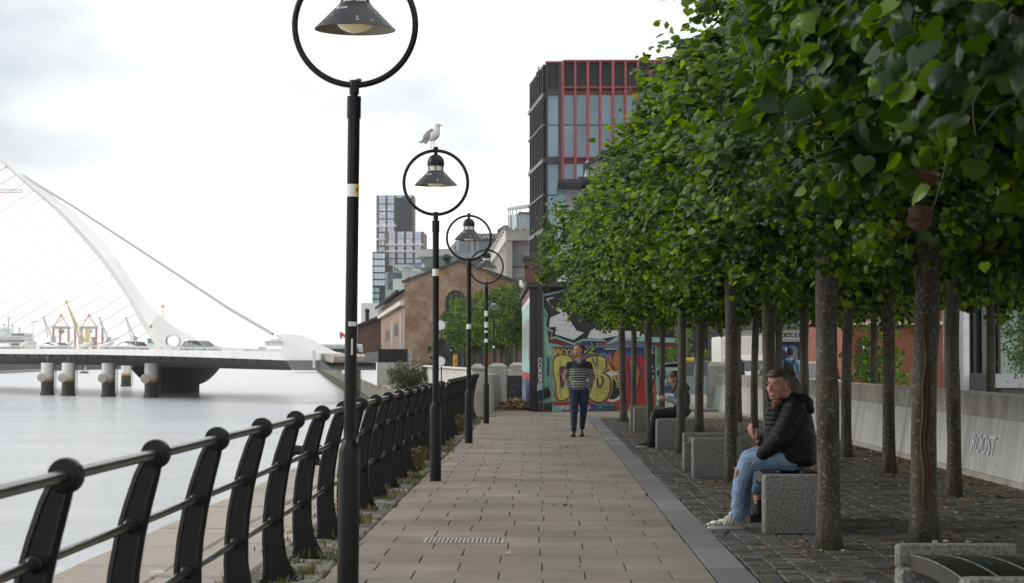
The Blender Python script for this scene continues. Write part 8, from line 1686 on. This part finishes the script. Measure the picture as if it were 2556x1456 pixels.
# ---- man walking towards us
def walker():
    X, Y = .742, 19.9; root = thing('person', 'man walking on the path in a striped jumper and dark jeans, hands in his pockets', 'person', (X, Y, 0))
    K = 1.0; pt = lambda x, y, z: (X + x, Y + y, z)
    Fh = Frame(pt(-.005, -.01, 1.745), (-.90, -.42, -.03)); b = MB(); head_shapes(b, Fh, 1.10); b.cap2(pt(.015, 0, 1.68), .062, pt(.02, .01, 1.52), .07)
    b.ell(pt(0, 0, 1.30), (.17, .11, .25)); b.ell(pt(0, 0, 1.03), (.155, .11, .14))
    for s_, e, w_ in ((-1, (-.262, .05, 1.19), (-.185, -.02, .955)), (1, (.268, .05, 1.20), (.185, -.02, .975))):
        limb(b, [pt(s_ * .20, 0, 1.46), pt(*e), pt(*w_)], [.06, .046, .034]); hand(b, pt(*w_), (-s_ * .5, -.1, -1), (-.1 * s_, -1, .2), .3, 1.0, side=-s_)
    limb(b, [pt(-.095, 0, .98), pt(-.095, -.05, .52), pt(-.10, -.04, .10)], [.09, .06, .042]); limb(b, [pt(.095, 0, .98), pt(.085, .05, .53), pt(.06, .22, .16)], [.09, .06, .042])
    blob('body', b, skin, root, .0075, 3); hr = hair_m('sandy_brown_hair', (.13, .065, .035)); face_parts(root, Fh, 1.1, hr)
    h = MB(); k = 1.1; E = lambda c, r_: h.ell(Fh(*[q_ * k for q_ in c]), tuple(q_ * k for q_ in r_), 14, 10, M=Fh.M); E((0, -.035, .060), (.083, .088, .072)); E((0, -.055, .01), (.079, .06, .085)); E((0, .03, .105), (.045, .045, .022)); blob('hair', h, hr, root, .008, 2)
    sh = MB(); 
    for i in range(9): a = 2 * PI * i / 9; sh.ell(pt(.015 + .075 * math.cos(a), .005 + .07 * math.sin(a), 1.545 + .01 * math.sin(a)), (.03, .03, .04), 8, 6)
    sh.ell(pt(.01, -.075, 1.50), (.04, .03, .05)); blob('shirt_collar', sh, M('grey_blue_shirt', (.20, .21, .25), rough=.9), root, .009, 2)
    # jumper with navy yoke and pale stripes
    jm, t, b2, L = nodes('striped_jumper'); b2.inputs['Roughness'].default_value = .95; tc = t.nodes.new('ShaderNodeTexCoord'); se = t.nodes.new('ShaderNodeSeparateXYZ'); L(tc.outputs['Object'], se.inputs[0])
    ab = t.nodes.new('ShaderNodeMath'); ab.operation = 'ABSOLUTE'; L(se.outputs['X'], ab.inputs[0]); ou = t.nodes.new('ShaderNodeMath'); ou.operation = 'SUBTRACT'; ou.inputs[1].default_value = .17; L(ab.outputs[0], ou.inputs[0]); mxm = t.nodes.new('ShaderNodeMath'); mxm.operation = 'MAXIMUM'; mxm.inputs[1].default_value = 0; L(ou.outputs[0], mxm.inputs[0])
    ad = t.nodes.new('ShaderNodeMath'); ad.operation = 'MULTIPLY_ADD'; ad.inputs[1].default_value = .45; L(mxm.outputs[0], ad.inputs[0]); L(se.outputs['Z'], ad.inputs[2])
    fr = t.nodes.new('ShaderNodeMath'); fr.operation = 'MODULO'; fr.inputs[1].default_value = .0505; L(ad.outputs[0], fr.inputs[0]); lt = t.nodes.new('ShaderNodeMath'); lt.operation = 'LESS_THAN'; lt.inputs[1].default_value = .0125; L(fr.outputs[0], lt.inputs[0])
    gt = t.nodes.new('ShaderNodeMath'); gt.operation = 'GREATER_THAN'; gt.inputs[1].default_value = 1.372; L(se.outputs['Z'], gt.inputs[0])
    m1_ = t.nodes.new('ShaderNodeMixRGB'); m1_.inputs[1].default_value = (.070, .070, .068, 1); m1_.inputs[2].default_value = (.45, .45, .42, 1); L(lt.outputs[0], m1_.inputs[0]); m2_ = t.nodes.new('ShaderNodeMixRGB'); m2_.inputs[2].default_value = (.024, .026, .034, 1); L(gt.outputs[0], m2_.inputs[0]); L(m1_.outputs[0], m2_.inputs[1]); L(m2_.outputs[0], b2.inputs['Base Color'])
    j = MB(); j.ell(pt(0, 0, 1.30), (.205, .135, .26)); j.ell(pt(0, 0, 1.05), (.185, .135, .13)); j.ell(pt(0, .0, 1.45), (.20, .10, .085)); j.cap2(pt(-.10, 0, 1.49), .05, pt(-.19, 0, 1.455), .06); j.cap2(pt(.10, 0, 1.49), .05, pt(.19, 0, 1.455), .06); j.ell(pt(.0, -.02, .985), (.165, .125, .05))
    limb(j, [pt(-.20, 0, 1.455), pt(-.268, .05, 1.19), pt(-.198, -.015, .995)], [.066, .062, .050]); limb(j, [pt(.20, 0, 1.455), pt(.274, .05, 1.20), pt(.198, -.015, 1.015)], [.066, .062, .050])
    blob('jumper', j, jm, root, .0085, 3, wrinkle=lambda c, n: .005 * nz_(c, 22, 22, 40)); 
    cl = MB(); 
    for i in range(9): a = R(-250 + i * 40); cl.ell(pt(.015 + .10 * math.cos(a), .02 + .08 * math.sin(a), 1.535), (.028, .028, .035), 8, 6)
    blob('jumper_collar', cl, dark_denim, root, .009, 2)
    jn = MB(); jn.ell(pt(0, 0, .96), (.172, .12, .10)); limb(jn, [pt(-.10, 0, .92), pt(-.10, -.05, .52), pt(-.105, -.04, .14)], [.112, .078, .056]); limb(jn, [pt(.10, 0, .92), pt(.095, .05, .53), pt(.068, .2, .19)], [.112, .078, .056]); blob('jeans', jn, dark_denim, root, .0085, 3, wrinkle=lambda c, n: .004 * nz_(c, 30, 30, 45))
    lt_ = M('tan_leather', (.11, .045, .025), rough=.35, col2=(.07, .03, .018)); shoe(root, pt(-.10, .02, 0), pt(-.135, -.27, 0), lt_, rubber, .048, .10, .028)
    shoe(root, pt(.055, .25, 0), pt(.06, -.02, 0), lt_, rubber, .048, .12, .028)
walker()

# ---- people beyond the wall: full simple figures
def stander(label, X, Y, zb, f, h_, mats, pose=0, pack=False, cap=False, hair=(.02, .015, .012), bald=False, lean=0.0, head_f=None):
    root = thing('person', label, 'person', (X, Y, zb)); f = Vector((f[0], f[1], 0)).normalized(); s_ = Vector((f.y, -f.x, 0)); s = h_ / 1.78
    def pt(r_, ff, z): return (X + (s_.x * r_ + f.x * (ff + lean * max(0, z - .9))) * s, Y + (s_.y * r_ + f.y * (ff + lean * max(0, z - .9))) * s, zb + z * s)
    Fh = Frame(pt(0, .02, 1.64), head_f or tuple(f)); b = MB(); head_shapes(b, Fh, s); b.cap2(pt(0, 0, 1.58), .055 * s, pt(0, 0, 1.44), .06 * s); b.ell(pt(0, 0, 1.22), (.15, .12, .26)); b.ell(pt(0, 0, .96), (.15, .12, .12))
    for q_ in (-1, 1):
        if pose == 0: e, w_ = (q_ * .25, -.02, 1.10), (q_ * .26, .06, .85)
        else: e, w_ = (q_ * .22, .18, 1.16), (q_ * .08, .42, 1.14)
        limb(b, [pt(q_ * .19, 0, 1.40), pt(*e), pt(*w_)], [.055 * s, .044 * s, .032 * s]); hand(b, pt(*w_), Vector(pt(w_[0], w_[1] + .1, w_[2] - (.9 if pose == 0 else 0))) - Vector(pt(*w_)), tuple(s_ * q_), .5, s, side=q_)
        limb(b, [pt(q_ * .09, 0, .92), pt(q_ * .09, .02 + .06 * q_, .50), pt(q_ * .09, -.02 + .1 * q_, .09)], [.085 * s, .058 * s, .04 * s])
    blob('body', b, skin, root, .011, 2); face_parts(root, Fh, s)
    if not bald: h = MB(); h.ell(Fh(0, -.02, .055), (.088, .098, .078), 12, 8, M=Fh.M); h.ell(Fh(0, -.05, .0), (.085, .06, .08), 12, 8, M=Fh.M); blob('hair', h, hair_m('hair_%d' % int(X * 10), hair), root, .011, 2)
    if cap: h = MB(); h.ell(Fh(0, -.01, .07), (.093, .105, .07), 14, 8, M=Fh.M); h.ell(Fh(0, .10, .055), (.06, .05, .008), 12, 6, M=Fh.M); h.build('cap', blackc, root, smooth=60)
    j = MB(); j.ell(pt(0, 0, 1.20), (.19 * s, .16 * s, .27 * s)); j.ell(pt(0, 0, .98), (.18 * s, .15 * s, .13 * s)); j.cap2(pt(-.16, 0, 1.40), .065 * s, pt(.16, 0, 1.40), .065 * s)
    for q_ in (-1, 1):
        if pose == 0: e, w_ = (q_ * .265, -.02, 1.10), (q_ * .265, .05, .90)
        else: e, w_ = (q_ * .22, .17, 1.18), (q_ * .12, .33, 1.15)
        limb(j, [pt(q_ * .19, 0, 1.395), pt(*e), pt(*w_)], [.075 * s, .065 * s, .05 * s])
    if pack: j.ell(pt(0, -.03, 1.46), (.13, .10, .06))
    blob('jacket', j, mats[0], root, .011, 3, wrinkle=lambda c, n: .005 * nz_(c, 24, 24, 34)); jn = MB(); jn.ell(pt(0, 0, .93), (.16, .13, .1))
    for q_ in (-1, 1): limb(jn, [pt(q_ * .09, 0, .9), pt(q_ * .09, .02 + .06 * q_, .50), pt(q_ * .09, -.02 + .1 * q_, .12)], [.105 * s, .075 * s, .058 * s])
    blob('trousers', jn, mats[1], root, .012, 2)
    for q_ in (-1, 1): shoe(root, pt(q_ * .09, -.08 + .1 * q_, 0), pt(q_ * .1, .18 + .1 * q_, 0), mats[2], rubber, .045, .08, .025)
    if pack:
        b = MB(); b.ell(pt(.0, -.22, 1.20), (.15, .11, .22)); b.ell(pt(0, -.22, 1.06), (.145, .12, .14)); b.ell(pt(0, -.30, 1.08), (.10, .05, .10)); bp_k = blob('backpack', b, M('grey_backpack', (.022, .023, .026), rough=.8), None, .012, 3); YREF[bp_k.name] = Y; tag(bp_k, 'dark grey backpack worn over the pale blue hoodie', 'backpack')
        b = MB()
        for q_ in (-1, 1): b.tube([pt(q_ * .10, -.14, 1.34), pt(q_ * .12, -.06, 1.475), pt(q_ * .13, .10, 1.42)], .018, 6)
        b.build('strap', blackc, bp_k)
sky_blue = M('sky_blue_hoodie', (.22, .42, .60), rough=.9, col2=(.16, .33, .50)); navyj = M('navy_jacket', (.012, .016, .04), rough=.8)
q_ = P(1966, 900, 24.5); stander('person in a pale blue hoodie with a dark backpack, seen from behind over the wall', q_.x + .05, 24.5, .075, (.25, 1), 1.80, (sky_blue, dark_denim, so2), pack=True)
q_ = P(1855, 900, 32.0); stander('bald man in a navy jacket walking past the white van, leaning forward', q_.x - .12, 32.0, .08, (-1, .1), 1.86, (navyj, blackc, rubber), bald=True, lean=.12)
q_ = P(1074, 900, 52.9); stander('man in a black cap leaning his arms on the white parapet across the quay', q_.x + .15, 53.0, 0, (-.75, -.65), 1.74, (blackc, dark_denim, rubber), pose=1, cap=True, lean=.22, hair=(.03, .015, .01))

# ---- gulls
gw = M('gull_white', (.82, .81, .78), rough=.8, col2=(.76, .75, .71), scale=20); gg_ = M('gull_grey', (.36, .35, .335), rough=.8, col2=(.20, .19, .175), scale=40); yb = M('gull_bill', (.55, .42, .20), rough=.4); pk = M('gull_leg', (.42, .28, .26), rough=.6); tail_m = M('wing_tip', (.04, .04, .04), rough=.7)
def gull(label, foot, f, s=1.0, young=True):
    root = thing('seagull', label, 'gull', foot, None); f = Vector(f).normalized(); F = Frame(Vector(foot) + Vector((0, 0, 0)), f); pt = lambda r_, ff, u: F(r_ * s, ff * s, u * s)
    b = MB(); b.ell(pt(0, .03, .235), (.085 * s, .125 * s, .095 * s), 16, 12, M=F.M @ Euler((R(32), 0, 0)).to_matrix()); limb(b, [pt(0, .085, .29), pt(0, .09, .345), pt(0, .095, .385)], [.066 * s, .054 * s, .050 * s]); b.ell(pt(0, .105, .39), (.044 * s, .054 * s, .042 * s), 12, 8, M=F.M); limb(b, [pt(0, -.05, .2), pt(0, -.13, .155)], [.05 * s, .03 * s])
    blob('body', b, gw, root, .007, 3)
    for q_ in (-1, 1):
        b = MB(); b.ell(pt(q_ * .072, -.03, .235), (.022 * s, .135 * s, .062 * s), 14, 10, M=F.M @ Euler((R(38), 0, R(q_ * 6))).to_matrix()); b.ell(pt(q_ * .05, -.15, .15), (.014 * s, .085 * s, .028 * s), 12, 8, M=F.M @ Euler((R(40), 0, 0)).to_matrix()); w2 = blob('wing', b, gg_, root, .007, 2, wrinkle=lambda c, n: .003 * nz_(c, 160, 160, 160)); b = MB(); b.ell(pt(q_ * .03, -.225, .13), (.010 * s, .055 * s, .010 * s), 10, 6, M=F.M); b.build('wing_tip', tail_m, w2)
        b = MB(); b.tube([pt(q_ * .035, .01, .16), pt(q_ * .035, -.005, .08), pt(q_ * .035, .01, .006)], [.008 * s, .005 * s, .0055 * s], 6); b.ell(pt(q_ * .035, .035, .004), (.022 * s, .03 * s, .005 * s), 8, 5, M=F.M); b.build('leg', pk, root)
        b = MB(); b.ell(pt(q_ * .038, .128, .40), (.006 * s, .006 * s, .006 * s), 8, 6); b.build('eye', eyed, root)
    b = MB(); b.tube([pt(0, .145, .388), pt(0, .185, .382), pt(0, .208, .370)], [.014 * s, .011 * s, .004 * s], 8); b.build('bill', yb, root, smooth=70)
gull('large gull standing on the ring of the second lamp post', (LX - .045, 12.6, 4.268), (.80, -.6, 0), .78)
q_ = P(1310, 716, 33.8); gull('gull perched on the roof edge of the painted building', (-.66, 33.6, 3.90), (-.85, -.5, 0), .9)
q_ = P(1380, 700, 31); 
p = MB(); p.ell((.02, 30.6, 3.9), (.12, .09, .07), 12, 8); tag(p.build('roof_vent', gg_, smooth=90), 'small domed grey cap on the painted building roof', 'roof cap')

# ---- the pale air over the river
hz = MB(); hz.box((-50, 1340, -4.2), (5500, 2740, 130)); hm = bpy.data.materials.new('air'); hm.use_nodes = True; ht = hm.node_tree; ht.nodes.clear()
ho = ht.nodes.new('ShaderNodeOutputMaterial'); pv = ht.nodes.new('ShaderNodeVolumePrincipled'); pv.inputs['Density'].default_value = .00011; pv.inputs['Color'].default_value = (.97, .98, 1, 1); pv.inputs['Anisotropy'].default_value = .2
ht.links.new(pv.outputs[0], ho.inputs['Volume']); ho_ = hz.build('haze', hm, keep=True); ho_['kind'] = 'stuff'
stretch_y()
